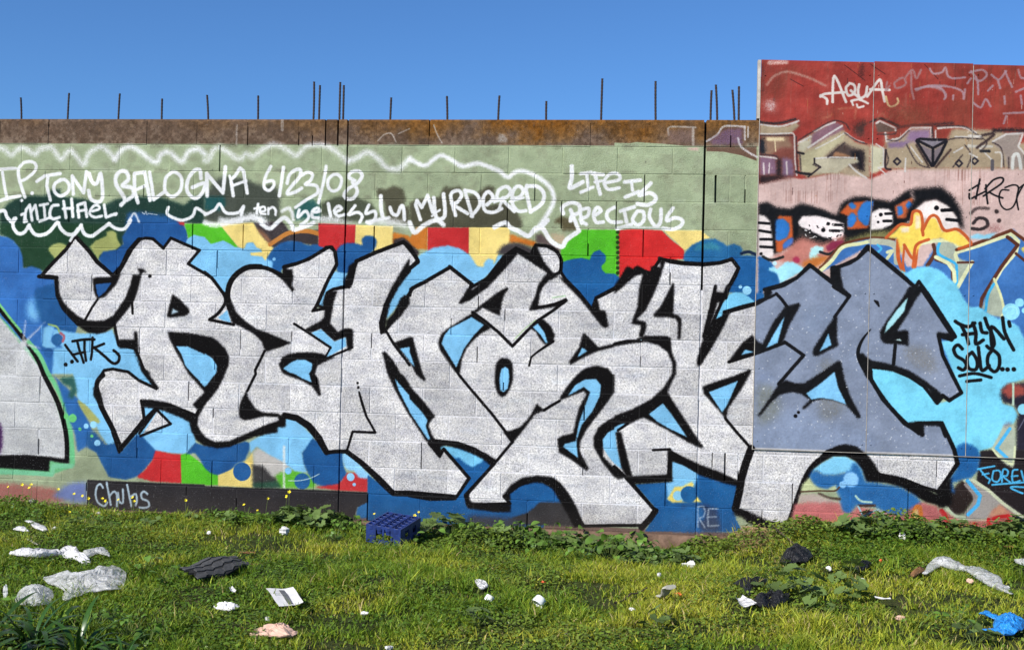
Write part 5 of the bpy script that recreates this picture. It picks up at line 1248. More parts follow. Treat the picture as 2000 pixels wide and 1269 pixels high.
# soil patches with little growth (px -> ground), straw patches
bare = [(ground_pt(490, 1080), 0.16), (ground_pt(620, 1085), 0.12), (ground_pt(470, 1170), 0.14), (ground_pt(860, 1145), 0.2), (ground_pt(300, 1100), 0.12), (ground_pt(1010, 1145), 0.13), (ground_pt(640, 1195), 0.12),
        (ground_pt(1860, 1160), 0.3), (ground_pt(1640, 1120), 0.2), (ground_pt(1960, 1085), 0.2), (ground_pt(1250, 1240), 0.2), (ground_pt(1390, 1080), 0.18), (ground_pt(1470, 1050), 0.3), (ground_pt(700, 1170), 0.15), (ground_pt(1010, 1255), 0.3)]


def density(x, y):
    d = 0.42 + 1.3 * nz2(x, y, 1.7) + 1.3 * nz2(x + 5, y, 4.3) + 0.7 * nz2(x + 1, y + 2, 11)
    for p, r in bare: d = d - 0.75 * np.exp(-(((x - p.x) / r) ** 2 + ((y - p.y) / (r * 0.9)) ** 2))
    return np.clip(d, 0.05, 1)


def dryness(x, y):
    d = 0.25 + 0.9 * nz2(x + 9, y + 3, 0.8) + 0.7 * nz2(x, y + 7, 2.6) + 0.12 * np.clip((x - 2) / 2, -0.5, 1)
    for p, r in bare: d = d + 0.5 * np.exp(-(((x - p.x) / (r * 1.3)) ** 2 + ((y - p.y) / (r * 1.3)) ** 2))
    return np.clip(d, 0, 1)


def scatter(n, x0, x1, y0, y1, f):
    x = rg.uniform(x0, x1, n * 3); y = rg.uniform(y0, y1, n * 3); k = rg.random(n * 3) < f(x, y)
    return x[k][:n], y[k][:n]


GX0, GX1, GY0, GY1 = -4.6, 6.8, -4.7, -0.03
x, y = scatter(380000, GX0, GX1, GY0, GY1, density)
tx, ty = scatter(800, GX0, GX1, GY0, GY1, lambda x, y: np.clip(0.3 + 1.5 * nz2(x + 4, y + 4, 1.2), 0.05, 1)); tr0 = rg.uniform(0.015, 0.06, len(tx)); tn = rg.integers(25, 90, len(tx)); ti = np.repeat(np.arange(len(tx)), tn)
x = np.concatenate([x, tx[ti] + rg.normal(0, 1, len(ti)) * tr0[ti]]); y = np.concatenate([y, np.minimum(ty[ti] + rg.normal(0, 1, len(ti)) * tr0[ti], -0.02)]); tuft = np.concatenate([np.zeros(len(x) - len(ti)), (0.15 + 0.95 * rg.random(len(tx)) ** 2)[ti]]); n = len(x); z = gz(x, y)
tall = np.clip(0.5 + 0.8 * nz2(x, y, 2.2) + 1.5 * nz2(x, y, 8.5), 0.05, 1.5); edge = np.exp(-(y / 0.12) ** 2) * np.where(x > 2.9, 0.9, 0.3)
h = (0.014 + 0.042 * rg.random(n) ** 1.5) * (0.6 + 0.8 * tall) * (1 + 1.3 * edge) * (1 + tuft)
ang = rg.uniform(0, 6.283, n); wd = rg.uniform(0.0018, 0.0042, n); le = h * rg.uniform(0.25, 1.0, n); la = rg.uniform(0, 6.283, n)
dx, dy = np.cos(ang) * wd, np.sin(ang) * wd; lx, ly = np.cos(la) * le, np.sin(la) * le
co = np.zeros((n, 5, 3), np.float32)
for k, (t, q, s) in enumerate(((0, -0.3, 1), (0, 0.3, 1), (0.55, 0.3, 0.85), (0.55, -0.3, 0.85))):
    sg = -1 if k in (0, 3) else 1
    co[:, k, 0] = x + sg * dx * s + lx * t * t; co[:, k, 1] = y + sg * dy * s + ly * t * t; co[:, k, 2] = z + h * t - 0.004
co[:, 4, 0] = x + lx; co[:, 4, 1] = y + ly; co[:, 4, 2] = z + h * rg.uniform(0.8, 1.0, n)
b = np.arange(n)[:, None] * 5
dr = np.clip(dryness(x, y) + rg.normal(0, 0.24, n), 0, 1)[:, None]
gc = np.array([0.112, 0.190, 0.014]) * (1 - dr) + np.array([0.37, 0.36, 0.035]) * dr
tcol = np.where(tuft > 0, 0.65 + 0.6 * np.mod(tuft * 7.3, 1), 1.0)[:, None]; gc = gc * tcol
straw = rg.random(n)[:, None] < (0.02 + 0.16 * dr ** 2); gc = np.where(straw, np.array([0.36, 0.29, 0.12]), gc) * rg.uniform(0.75, 1.6, (n, 1))
me = np_mesh('grass', co.reshape(-1, 3), [(4, b + np.array([[0, 1, 2, 3]])), (3, b + np.array([[3, 2, 4]]))])
set_tone(me, np.repeat(gc, 5, 0)); o = link('grass', me, mgrass.m); tag(o, 'short yellowish green grass covering the littered ground', 'grass', kind='stuff')

# low broad-leaved cover (clover, chickweed) as one mass
x, y = scatter(150000, GX0, GX1, GY0, GY1, lambda x, y: np.clip(0.28 + 1.5 * nz2(x + 2, y + 8, 1.5) + 0.8 * nz2(x, y, 5) + 0.35 * np.exp(-(y / 0.7) ** 2), 0.04, 1)); n = len(x); z = gz(x, y)
clump = np.clip(0.4 + 2.2 * nz2(x, y, 3.1), 0, 1.3); nearw = np.exp(-((y + 0.3) / 0.4) ** 2) * np.clip(0.25 + (x + 0.4) / 0.8, 0.25, 1)
h = rg.uniform(0.01, 0.05, n) * (1 + 1.6 * nearw * clump) * (0.7 + 0.5 * clump); s = rg.uniform(0.005, 0.0125, n) * (1 + 0.45 * nearw); a = rg.uniform(0, 6.283, n)
nrm = np.stack([rg.normal(0, 0.45, n), rg.normal(0, 0.45, n), np.ones(n)], -1); nrm /= np.linalg.norm(nrm, axis=1)[:, None]
t1 = np.stack([np.cos(a), np.sin(a), np.zeros(n)], -1); t1 -= (t1 * nrm).sum(1)[:, None] * nrm; t1 /= np.linalg.norm(t1, axis=1)[:, None]; t2 = np.cross(nrm, t1)
ctr = np.stack([x, y, z + h], -1); co = np.zeros((n, 6, 3), np.float32)
for k, (p, q) in enumerate(((-1.0, 0), (-0.35, -0.62), (0.55, -0.55), (1.05, 0), (0.55, 0.55), (-0.35, 0.62))):
    co[:, k] = ctr + (t1 * p + t2 * q) * s[:, None] + nrm * (0.18 * abs(q)) * s[:, None]
b = np.arange(n)[:, None] * 6; dr = np.clip(dryness(x, y) * 0.6 + rg.normal(0, 0.15, n), 0, 1)[:, None]
lc = (np.array([0.075, 0.145, 0.014]) * (1 - dr) + np.array([0.22, 0.26, 0.04]) * dr) * rg.uniform(0.65, 1.4, (n, 1))
me = np_mesh('ground_cover', co.reshape(-1, 3), [(4, b + np.array([[0, 1, 2, 3]])), (4, b + np.array([[0, 3, 4, 5]]))]); set_tone(me, np.repeat(lc, 6, 0))
o = link('ground_cover', me, leaf_mat('clover_leaf', 0.4, 0.3).m); tag(o, 'low clover and chickweed leaves mixed through the grass', 'ground cover', kind='stuff')

# ---------------------------------------------------------------- plants
pr_ = random.Random(21)
MLEAF = {}


def leafmat(name, col, trans=0.3, rough=0.45):
    M = Mat(name, rough=rough, spec=0.35); tc = M.node('ShaderNodeTexCoord'); n = M.noise(35, 4, 0.6, tc.outputs['Object']); oi = M.node('ShaderNodeObjectInfo')
    r = M.ramp(n.outputs['Fac'], [(0.3, tuple(c * 0.75 for c in col)), (0.7, tuple(c * 1.25 for c in col))])
    hs = M.node('ShaderNodeHueSaturation'); mr = M.node('ShaderNodeMapRange'); M.l(oi.outputs['Random'], mr.inputs[0]); mr.inputs[3].default_value = 0.7; mr.inputs[4].default_value = 1.45
    M.l(mr.outputs[0], hs.inputs['Value']); M.l(r.outputs[0], hs.inputs['Color']); M.l(hs.outputs[0], M.b.inputs['Base Color'])
    tr = M.node('ShaderNodeBsdfTranslucent'); M.l(hs.outputs[0], tr.inputs[0]); mx = M.node('ShaderNodeMixShader'); mx.inputs[0].default_value = trans
    M.l(M.b.outputs[0], mx.inputs[1]); M.l(tr.outputs[0], mx.inputs[2]); M.l(mx.outputs[0], M.n['Material Output'].inputs[0]); return M.m


m_mallow = leafmat('mallow_leaf', (0.115, 0.17, 0.045)); m_weed = leafmat('weed_leaf', (0.10, 0.19, 0.025)); m_strap = leafmat('strap_leaf', (0.03, 0.075, 0.012), 0.2, 0.3)
m_stem = simple('green_stem', (0.10, 0.14, 0.03, 1), 0.7, 0.3, 40).m; m_petal = simple('yellow_petal', (0.85, 0.68, 0.02, 1), 0.6, 0.1, 60).m


def round_leaf(seed):      # pleated mallow leaf, radius 1, stalk at origin rising from the hub
    r = random.Random(seed); V = [(0, 0, -0.10)]; n = 20; F = []
    for ring in (0.5, 1.0):
        for k in range(n):
            a = -2.6 + 5.2 * k / (n - 1); lob = 1 + 0.10 * math.cos(a * 7) + r.uniform(-0.03, 0.03)
            V.append((ring * lob * math.cos(a), ring * lob * math.sin(a), 0.10 * ring ** 2 + 0.05 * ring * (1 if k % 2 else -1) + 0.07 * math.sin(a * 2 + seed) * ring))
    for k in range(n - 1): F += [(0, 1 + k, 2 + k), (1 + k, 1 + n + k, 2 + n + k, 2 + k)]
    return mesh('leaf', V, F)


def oval_leaf(seed, L=1.0, W=0.34, droop=0.5, n=5):
    r = random.Random(seed); V = []; F = []
    for i in range(n + 1):
        t = i / n; w_ = W * math.sin(math.pi * min(0.98, t * 0.9 + 0.06)) ** 0.8; x = L * t * (1 - 0.25 * droop * t); z = L * (0.35 * t - droop * t * t * 0.7)
        V += [(x, -w_, z + 0.12 * w_), (x, r.uniform(-0.02, 0.02), z - 0.05 * w_), (x, w_, z + 0.12 * w_)]
        if i: b = 3 * i; F += [(b - 3, b, b + 1, b - 2), (b - 2, b + 1, b + 2, b - 1)]
    return mesh('leaf', V, F)


L_round = [round_leaf(s) for s in range(5)]
L_oval = [oval_leaf(s, 1, 0.3 + 0.05 * (s % 3), 0.3 + 0.2 * s) for s in range(5)]
L_strap = [oval_leaf(s + 9, 1, 0.030 + 0.006 * s, 0.6 + 0.42 * s, 10) for s in range(5)]
for L, mt in ((L_round, m_mallow), (L_oval, m_weed), (L_strap, m_strap)):
    for me in L: me.materials.append(mt); me.polygons.foreach_set('use_smooth', [True] * len(me.polygons))


def tube(V, F, a, b, r0, r1, S=4):
    a, b = Vector(a), Vector(b); d = (b - a).normalized(); s = d.orthogonal().normalized(); t = d.cross(s); k0 = len(V)
    for p, r in ((a, r0), (b, r1)):
        for i in range(S): an = 6.283 * i / S; V.append(tuple(p + (s * math.cos(an) + t * math.sin(an)) * r))
    for i in range(S): F.append((k0 + i, k0 + (i + 1) % S, k0 + S + (i + 1) % S, k0 + S + i))


def plant(name, x, y, kind, size, n, label, cat, group):
    z = float(gz(x, y)); root = empty(name, (x, y, z), pr_.uniform(0, 6.28)); tag(root, label, cat, group)
    SV, SF = [], []; lib = {'round': L_round, 'oval': L_oval, 'strap': L_strap}[kind]
    for i in range(n):
        a = i * 2.4 + pr_.uniform(-0.4, 0.4)
        if kind == 'strap':
            o = link('leaf', pr_.choice(lib), None, root); o.location = (0.05 * size * math.cos(a) * pr_.random() * 4, 0.05 * size * math.sin(a) * 4 * pr_.random(), 0)
            s = size * pr_.uniform(0.6, 1.15); o.scale = (s, s * pr_.uniform(0.8, 1.3), s * pr_.uniform(0.9, 1.3)); o.rotation_euler = (pr_.uniform(-0.3, 0.3), -pr_.uniform(0.2, 1.15), a)
            continue
        rr = size * pr_.uniform(0.15, 0.75); hh = size * pr_.uniform(0.25, 0.95) * (1.1 - 0.5 * rr / size)
        p = Vector((rr * math.cos(a), rr * math.sin(a), hh))
        tube(SV, SF, (0, 0, 0), p, 0.0022, 0.0013)
        o = link('leaf', pr_.choice(lib), None, root); o.location = p
        s = size * (pr_.uniform(0.2, 0.36) if kind == 'round' else pr_.uniform(0.22, 0.42)); o.scale = (s, s, s)
        o.rotation_euler = (pr_.uniform(-0.5, 0.5), pr_.uniform(-0.2, 0.6), a + pr_.uniform(-0.6, 0.6))
    if SV: link('stem', mesh('stem', SV, SF), m_stem, root)
    return root


# mallow plants that can be pointed at: (px, py, size, leaves, label)
for u, v, s, n, lb in ((1655, 1138, .12, 9, 'grey green mallow plant with fan leaves, left of the small white strip of litter'), (1500, 1160, .10, 8, 'mallow plant whose leaves cover the lower black plastic bag'),
                       (1560, 1165, .15, 13, 'large mallow plant right of the black plastic bags'), (1590, 1190, .11, 8, 'mallow plant in front of the large mallow right of the black bags'),
                       (1665, 1180, .13, 9, 'mallow plant with scalloped leaves standing just left of the white litter strip'), (1285, 1232, .10, 6, 'small pale round-leaved plant below the crushed grey cup'),
                       (930, 1232, .10, 6, 'lone bright green leaved plant in the front centre of the lawn'), (1900, 1262, .12, 7, 'broad leaved plant at the bottom edge left of the blue plastic glove'),
                       (1870, 1222, .12, 9, 'dark ragged weed with brown leaves just left of the blue plastic glove'), (330, 1140, .12, 14, 'leafy weed growing against the left end of the tyre tread'),
                       (285, 1125, .13, 14, 'bushy weed between the large clear plastic sheet and the tyre tread'), (1330, 1100, .10, 6, 'small weed behind the scrap of white paper at the wall foot'),
                       (1530, 1120, .10, 8, 'mallow seedling below the crumpled black bin bag'), (1795, 1222, .09, 8, 'low reddish weed below the middle of the long clear plastic')):
    p = ground_pt(u, v); plant('mallow_plant', p.x, p.y, 'round' if 'weed' not in lb else 'oval', s * 1.15, n, lb, 'plant', 'separate broad leaved plants in the lawn')
# strap-leaved clumps in the near left corner
for u, v, s, n, lb in ((60, 1262, .34, 34, 'dark strap leaved clump in the near left corner'), (150, 1278, .30, 30, 'strap leaved clump right of the near left corner clump'), (-20, 1240, .34, 26, 'strap leaved clump cut off by the left edge of the photo'),
                       (235, 1300, .26, 24, 'lowest strap leaved clump at the bottom edge, farthest right of its kind'), (115, 1225, .24, 20, 'strap leaved clump directly below the small clear plastic bag')):
    p = ground_pt(u, v); plant('strap_leaved_plant', p.x, p.y, 'strap', s, n, lb, 'plant', 'strap leaved clumps in the near left corner')
for (u, v, s, n), lb in zip(((180, 1240, .12, 14), (250, 1250, .13, 16), (290, 1262, .12, 14), (215, 1215, .10, 12), (30, 1210, .12, 12)), ('leftmost but one', 'second from the right', 'rightmost', 'rearmost', 'leftmost')):
    p = ground_pt(u, v); plant('leafy_weed', p.x, p.y, 'oval', s, n, lb + ' of the dark leafy weeds among the strap leaved clumps', 'weed', 'weeds among the strap leaved clumps')
# the thick fringe of weeds along the wall foot
ORD = 'first second third fourth fifth sixth seventh eighth ninth tenth eleventh twelfth thirteenth fourteenth fifteenth sixteenth seventeenth eighteenth nineteenth twentieth twenty-first twenty-second twenty-third twenty-fourth'.split()


def fringe(n, u0, u1, y0, y1, s0, s1, place, kinds=('oval', 'oval', 'round')):
    for i in range(n):
        u = u0 + (u1 - u0) * (i + pr_.random()) / n; x, _ = wall_pt(u, 1020); y = -pr_.uniform(y0, y1)
        plant('leafy_weed', x, y, pr_.choice(kinds), pr_.uniform(s0, s1), pr_.randint(14, 22), ORD[i] + ' weed from the left ' + place, 'weed', 'weeds ' + place)


fringe(13, 835, 1010, 0.06, 0.45, 0.12, 0.20, 'in the bushy fringe right of the blue crate')
fringe(24, 990, 1260, 0.10, 0.70, 0.14, 0.23, 'in the tall green bank below the silver arch')
fringe(9, 1225, 1330, 0.35, 0.85, 0.08, 0.13, 'before the exposed brown footing')
fringe(14, 560, 720, 0.05, 0.35, 0.09, 0.17, 'at the wall foot left of the crate')
fringe(12, 405, 560, 0.04, 0.4, 0.06, 0.10, 'before the middle of the dark band')
fringe(14, 60, 400, 0.04, 0.9, 0.06, 0.10, 'below the white name on the dark band')
fringe(22, 1640, 1990, 0.05, 0.40, 0.09, 0.17, 'at the wall foot below the metal panels', ('round', 'oval', 'round'))
fringe(8, 1990, 2300, 0.05, 0.40, 0.08, 0.14, 'at the wall foot past the right edge')
# tall tufts
for u, yy, s, n, lb in ((615, -0.10, .20, 14, 'dark upright tuft against the dark painted band, left of the crate'), (663, -0.08, .19, 8, 'narrow grass tuft beneath the first expansion joint of the wall'), (968, -0.06, .17, 10, 'upright leafy tuft before the blue base of the wall'),
                        (1398, -0.05, .22, 12, 'tall grass tuft on the brown footing under the grey letters'), (1868, -0.12, .18, 12, 'tuft below the red painted stroke by the hoarding'), (1125, -0.1, .16, 7, 'thin grass tuft beneath the dark arch of the silver letter')):
    x, _ = wall_pt(u, 1020); plant('grass_tuft', x, yy, 'strap', s, n, lb, 'grass tuft', 'upright tufts along the wall foot')

# yellow flowers on thin stems
pet = []
V, F = [], []
for k in range(5):
    a = k * 1.2566; c, s = math.cos(a), math.sin(a); b = len(V)
    V += [(0, 0, 0), (0.7 * c - 0.42 * s, 0.7 * s + 0.42 * c, 0.5), (1.0 * c, 1.0 * s, 0.75), (0.7 * c + 0.35 * s, 0.7 * s - 0.35 * c, 0.5)]; F.append((b, b + 1, b + 2, b + 3))
fl_me = mesh('petals', V, F); fl_me.materials.append(m_petal)
FLW = [(17, 950, 'leftmost'), (44, 945, ''), (58, 952, ''), (61, 946, ''), (114, 955, ''), (145, 964, ''), (162, 967, ''), (172, 972, ''), (200, 973, ''), (207, 977, ''), (232, 975, ''), (260, 971, ''), (262, 978, ''), (362, 976, ''), (136, 999, ''),
       (477, 985, ''), (503, 996, ''), (523, 972, ''), (565, 960, ''), (561, 968, ''), (731, 1003, ''), (818, 999, ''), (810, 1006, '')]
lbs = ['yellow flower nearest the left edge of the photo', 'yellow flower above the wall foot left of the pale blue paint patch, lowest of three', 'yellow flower left of the pale blue paint, middle of three', 'yellow flower left of the pale blue paint, highest of three',
       'yellow flower in front of the pale blue paint patch', 'yellow flower over the right half of the pale blue patch', 'yellow flower between the blue patch and the dark band', 'yellow flower at the very left end of the dark painted band',
       'upper of a pair of yellow flowers before the first letter of the white name', 'lower of a pair of yellow flowers before the first letter of the white name', 'yellow flower before the middle letter of the name on the dark band', 'upper yellow flower before the fourth letter on the dark band',
       'lower yellow flower before the fourth letter on the dark band', 'lone yellow flower right of the white name on the dark band', 'lone yellow flower low in the grass below the name', 'first large yellow flower before the middle of the dark band',
       'tiny yellow flower just right of the first large one', 'tall yellow flower on a long stem before the dark band', 'upper of two yellow flowers by the white drip on the dark band', 'lower of two yellow flowers by the white drip on the dark band', 'lone yellow flower above the blue crate',
       'upper yellow flower right of the blue crate', 'lower yellow flower right of the blue crate']
for (u, v, _), lb in zip(FLW, lbs):
    y = -0.16 - 0.25 * pr_.random() if v < 999 or u > 700 else -0.55; x, z = wall_pt(u, v, y); zg = float(gz(x, y))
    root = empty('yellow_flower', (x, y, zg)); tag(root, lb, 'flower', 'yellow flowers along the wall foot')
    hh = max(z - zg, 0.04); V, F = [], []; lx = pr_.uniform(-0.03, 0.03); tube(V, F, (lx, 0, 0), (lx * 0.4, 0, hh * 0.6), 0.0016, 0.0013); tube(V, F, (lx * 0.4, 0, hh * 0.6), (0, 0, hh), 0.0013, 0.001); link('stem', mesh('stem', V, F), m_stem, root)
    o = link('petals', fl_me, None, root); o.location = (0, 0, hh - 0.004); s = pr_.uniform(0.009, 0.014); o.scale = (s, s, s); o.rotation_euler = (pr_.uniform(0.5, 1.3), 0, pr_.uniform(-0.8, 0.8))

# ---------------------------------------------------------------- litter
lr = random.Random(77)


def plastic(name, col, alpha, rough=0.25, trans=0.25):
    M = Mat(name, base=col + (1,), rough=rough, spec=0.6)
    tc = M.node('ShaderNodeTexCoord'); n = M.noise(28, 3, 0.6, tc.outputs['Object'])
    wv = M.mix(0.06, tc.outputs['Object'], n.outputs['Color']); v1 = M.node('ShaderNodeTexVoronoi', feature='F1'); v1.inputs['Scale'].default_value = 17; M.l(wv, v1.inputs['Vector']); v2 = M.node('ShaderNodeTexVoronoi', feature='F1'); v2.inputs['Scale'].default_value = 46; M.l(wv, v2.inputs['Vector'])
    M.l(M.bump(v2.outputs['Distance'], 0.007, 0.8, M.bump(v1.outputs['Distance'], 0.02, 0.9)), M.b.inputs['Normal'])
    if name == 'black_film': M.b.inputs['Specular IOR Level'].default_value = 0.25
    tl = M.node('ShaderNodeBsdfTranslucent'); tl.inputs[0].default_value = col + (1,); m1 = M.node('ShaderNodeMixShader'); m1.inputs[0].default_value = trans
    M.l(M.b.outputs[0], m1.inputs[1]); M.l(tl.outputs[0], m1.inputs[2]); last = m1.outputs[0]
    if alpha < 1:
        tp = M.node('ShaderNodeBsdfTransparent'); m2 = M.node('ShaderNodeMixShader')
        rr = M.node('ShaderNodeMapRange'); M.l(n.outputs['Fac'], rr.inputs[0]); rr.inputs[1].default_value = 0.3; rr.inputs[2].default_value = 0.7; rr.inputs[3].default_value = alpha - 0.15; rr.inputs[4].default_value = min(1, alpha + 0.2)
        M.l(rr.outputs[0], m2.inputs[0]); M.l(tp.outputs[0], m2.inputs[1]); M.l(last, m2.inputs[2]); last = m2.outputs[0]
    M.l(last, M.n['Material Output'].inputs[0]); return M.m


m_clear = plastic('clear_film', (0.88, 0.87, 0.86), 0.58, 0.14, 0.4); m_white = plastic('white_film', (0.84, 0.82, 0.82), 1.0, 0.3, 0.35); m_black = plastic('black_film', (0.010, 0.010, 0.012), 1.0, 0.42, 0.0)
m_blue = plastic('blue_film', (0.03, 0.30, 0.78), 1.0, 0.3, 0.25); m_paper = simple('white_paper', (0.66, 0.64, 0.62, 1), 0.85, 0.12, 20).m; m_tan = simple('pinkish_card', (0.58, 0.37, 0.28, 1), 0.85, 0.25, 25).m
m_foam = simple('foam', (0.70, 0.72, 0.68, 1), 0.6, 0.1, 40).m; m_grey = simple('grey_card', (0.36, 0.34, 0.28, 1), 0.7, 0.2, 30).m; m_orange = simple('orange_wrapper', (0.75, 0.12, 0.04, 1), 0.5, 0.2, 50).m
m_brown = simple('dead_leaf', (0.22, 0.11, 0.045, 1), 0.8, 0.4, 40).m; m_straw = simple('straw', (0.42, 0.29, 0.14, 1), 0.8, 0.4, 60).m; m_print = simple('grey_print', (0.10, 0.10, 0.11, 1), 0.8, 0.5, 160).m; m_stick = simple('stick_bark', (0.07, 0.05, 0.035, 1), 0.9, 0.4, 60).m
m_stone = simple('pale_stone', (0.42, 0.40, 0.37, 1), 0.9, 0.3, 30).m


def rid(x, y, s, f): return 1 - 2 * abs(mnoise.noise(Vector((x * f, y * f, s * 3.3))))


def sheet(name, pts, hgt, mat, label, cat='litter', group=None, seed=1, N=40, RR=8, lift=0.030, f=9.0, crinkle=0.35):
    P_ = [ground_pt(*[float(q) for q in t.split(',')], lift=lift) for t in pts.split()]
    n0 = len(P_); out_ = []
    for k in range(N):
        s = k / N * n0; i = int(s); t = s - i; p0, p1, p2, p3 = P_[(i - 1) % n0], P_[i % n0], P_[(i + 1) % n0], P_[(i + 2) % n0]
        out_.append(0.5 * ((2 * p1) + (p2 - p0) * t + (2 * p0 - 5 * p1 + 4 * p2 - p3) * t * t + (3 * p1 - p0 - 3 * p2 + p3) * t ** 3))
    c = sum(P_, Vector()) / n0; V = []; F = []; r = random.Random(seed)
    sz = max((p - c).length for p in P_)
    for j in range(RR + 1):
        t = 1 - j / (RR + 0.6)
        for k in range(N):
            p = c + (out_[k] - c) * t; a, b = p.x - c.x, p.y - c.y
            jj = (0.035 if mat is m_black else 0.016) * sz; p = p + Vector((r.uniform(-jj, jj), r.uniform(-jj, jj), 0))
            dome = (1 - t ** 2.2)
            th = seed * 1.3; a1_ = a * math.cos(th) + b * math.sin(th) + 0.37 * seed; b1 = 0.61 * seed - a * math.sin(th) + b * math.cos(th)
            z = 0.72 * hgt * (0.34 * dome + (crinkle + 0.1) * (0.4 + 0.6 * dome) * rid(a1_ + 5, b1 * 0.4, seed, f) + 0.22 * rid(a, b + 3, seed + 2, f * 1.8) * (0.3 + 0.7 * dome)) + r.uniform(-0.0035, 0.0035)
            V.append((a, b, float(gz(p.x, p.y)) - float(gz(c.x, c.y)) + lift + max(z, 0.002)))
    V.append((0, 0, sum(q_[2] for q_ in V[-N:]) / N))
    for j in range(RR):
        for k in range(N): F.append((j * N + k, j * N + (k + 1) % N, (j + 1) * N + (k + 1) % N, (j + 1) * N + k))
    for k in range(N): F.append((RR * N + k, RR * N + (k + 1) % N, len(V) - 1))
    b = len(V)
    for k in range(N): V.append((V[k][0] * 0.97, V[k][1] * 0.97, V[k][2] - 0.006))
    for k in range(N): F.append((b + k, b + (k + 1) % N, (k + 1) % N, k))
    F.append(tuple(b + k for k in range(N))[::-1])
    o = link(name, mesh(name, V, F), mat); o.location = (c.x, c.y, float(gz(c.x, c.y))); tag(o, label, cat, group); return o


def scrap(name, u, v, w_, h, mat, label, cat='litter', seed=0, d=None, N=9, group=None, lift=0.02):
    """small crumpled ball or wad; w_, h in photo pixels"""
    p = ground_pt(u, v, lift); k = (p - CPOS).length / FPX; sx = w_ * k / 2; sz = h * k; sy = (d or w_ * 0.8) * k / 2; r = random.Random(seed * 7 + 3); V = []; F = []; M_ = 6
    for j in range(M_ + 1):
        ph = math.pi * j / M_
        for i in range(N):
            th = 6.283 * i / N; q = 1 + r.uniform(-0.28, 0.28)
            V.append((sx * q * math.sin(ph) * math.cos(th), sy * q * math.sin(ph) * math.sin(th), sz * 0.5 + sz * 0.5 * q * math.cos(ph)))
    for j in range(M_):
        for i in range(N): F.append((j * N + i, (j + 1) * N + i, (j + 1) * N + (i + 1) % N, j * N + (i + 1) % N))
    o = link(name, mesh(name, V, F), mat); o.location = (p.x, p.y, float(gz(p.x, p.y)) + lift * 0.7); o.rotation_euler = (0, 0, r.uniform(-0.5, 0.5)); tag(o, label, cat, group); return o


def sweep(name, path, mat, label, cat, seed=0, flat=0.45, lift=0.028, S=14, n=40, f=14):
    """path tokens u,v,width_px"""
    Q = []
    for t in path.split():
        u, v, w_ = [float(q) for q in t.split(',')]; p = ground_pt(u, v, lift); Q.append((p, w_ * (p - CPOS).length / FPX))
    V = []; F = []; c = Q[0][0]
    for k in range(n + 1):
        s = k / n * (len(Q) - 1); i = min(int(s), len(Q) - 2); t = s - i; t2 = t * t * (3 - 2 * t); p = Q[i][0].lerp(Q[i + 1][0], t); w_ = Q[i][1] * (1 - t2) + Q[i + 1][1] * t2
        d = (Q[i + 1][0] - Q[i][0]); d.z = 0; d.normalize(); nn_ = Vector((-d.y, d.x, 0))
        for q in range(S):
            a = 6.283 * q / S; e_ = 1 + 0.28 * rid(k * 0.07, q * 0.45, seed, 1.7) + 0.06 * mnoise.noise(Vector((k * 0.6, q * 1.0, seed)))
            pp = p + nn_ * (math.cos(a) * w_ / 2 * e_); zz = float(gz(p.x, p.y)) + lift + max(0, w_ * flat * 0.75 * (0.5 + 0.5 * math.sin(a)) * e_) + 0.3 * w_ * flat * max(0, rid(k * 0.12, q * 0.3, seed + 4, 1.9)) * (1 if math.sin(a) > 0 else 0)
            V.append((pp.x - c.x, pp.y - c.y, zz - float(gz(c.x, c.y))))
        if k:
            b = (k - 1) * S
            for q in range(S): F.append((b + q, b + (q + 1) % S, b + S + (q + 1) % S, b + S + q))
    F.append(tuple(range(S))[::-1]); F.append(tuple(range(n * S, n * S + S)))
    o = link(name, mesh(name, V, F), mat, smooth=True); o.location = (c.x, c.y, float(gz(c.x, c.y))); tag(o, label, cat); return o


# plastic bags on the left
sweep('white_plastic_bag', '24,1083,12 45,1085,22 75,1088,24 110,1084,18 124,1084,10', m_white, 'rolled white plastic bag, farthest left of the bags in the grass', 'plastic bag', 3, 0.55)
sheet('white_plastic_bag', '118,1076 136,1070 150,1078 165,1090 178,1098 162,1101 148,1093 124,1088', 0.085, m_white, 'white plastic bag with a raised peak, right of the rolled white one', 'plastic bag', None, 5)
sweep('grey_plastic_bag', '160,1092,12 178,1083,20 196,1080,20 206,1083,10 214,1086,3', m_clear, 'greyish translucent bag trailing right from the peaked white bag', 'plastic bag', 8, 0.5)
sheet('clear_plastic_sheet', '85,1132 110,1125 150,1126 185,1118 205,1106 232,1108 246,1122 243,1142 232,1152 200,1158 175,1160 150,1168 126,1176 122,1166 132,1158 108,1146 92,1140', 0.10, m_clear, 'large crumpled clear plastic sheet lying in the grass on the left', 'plastic sheet', None, 11, 56, 11, f=9)
sheet('clear_plastic_bag', '30,1178 34,1160 52,1150 62,1146 84,1150 102,1158 104,1170 92,1180 66,1184 46,1182', 0.085, m_clear, 'small clear plastic bag propped up behind the strap leaved clumps', 'plastic bag', None, 13)
sweep('white_plastic_wisp', '52,1018,6 62,1022,9 76,1032,14 88,1037,9', m_white, 'curled strip of white plastic near the wall on the far left', 'plastic scrap', 14, 0.5)
sweep('white_plastic_wisp', '28,1034,5 40,1036,13 54,1038,5', m_white, 'small white plastic lump just left of the curled white strip', 'plastic scrap', 15, 0.6)
scrap('paper_scrap', 108, 1034, 9, 7, m_paper, 'tiny pinkish white scrap right of the curled white plastic strip', 'paper', 1)
sweep('paper_scrap', '52,1052,3 62,1058,5 73,1064,4', m_grey, 'thin grey shred of plastic between the curled strip and the rolled white bag', 'litter', 16, 0.4)
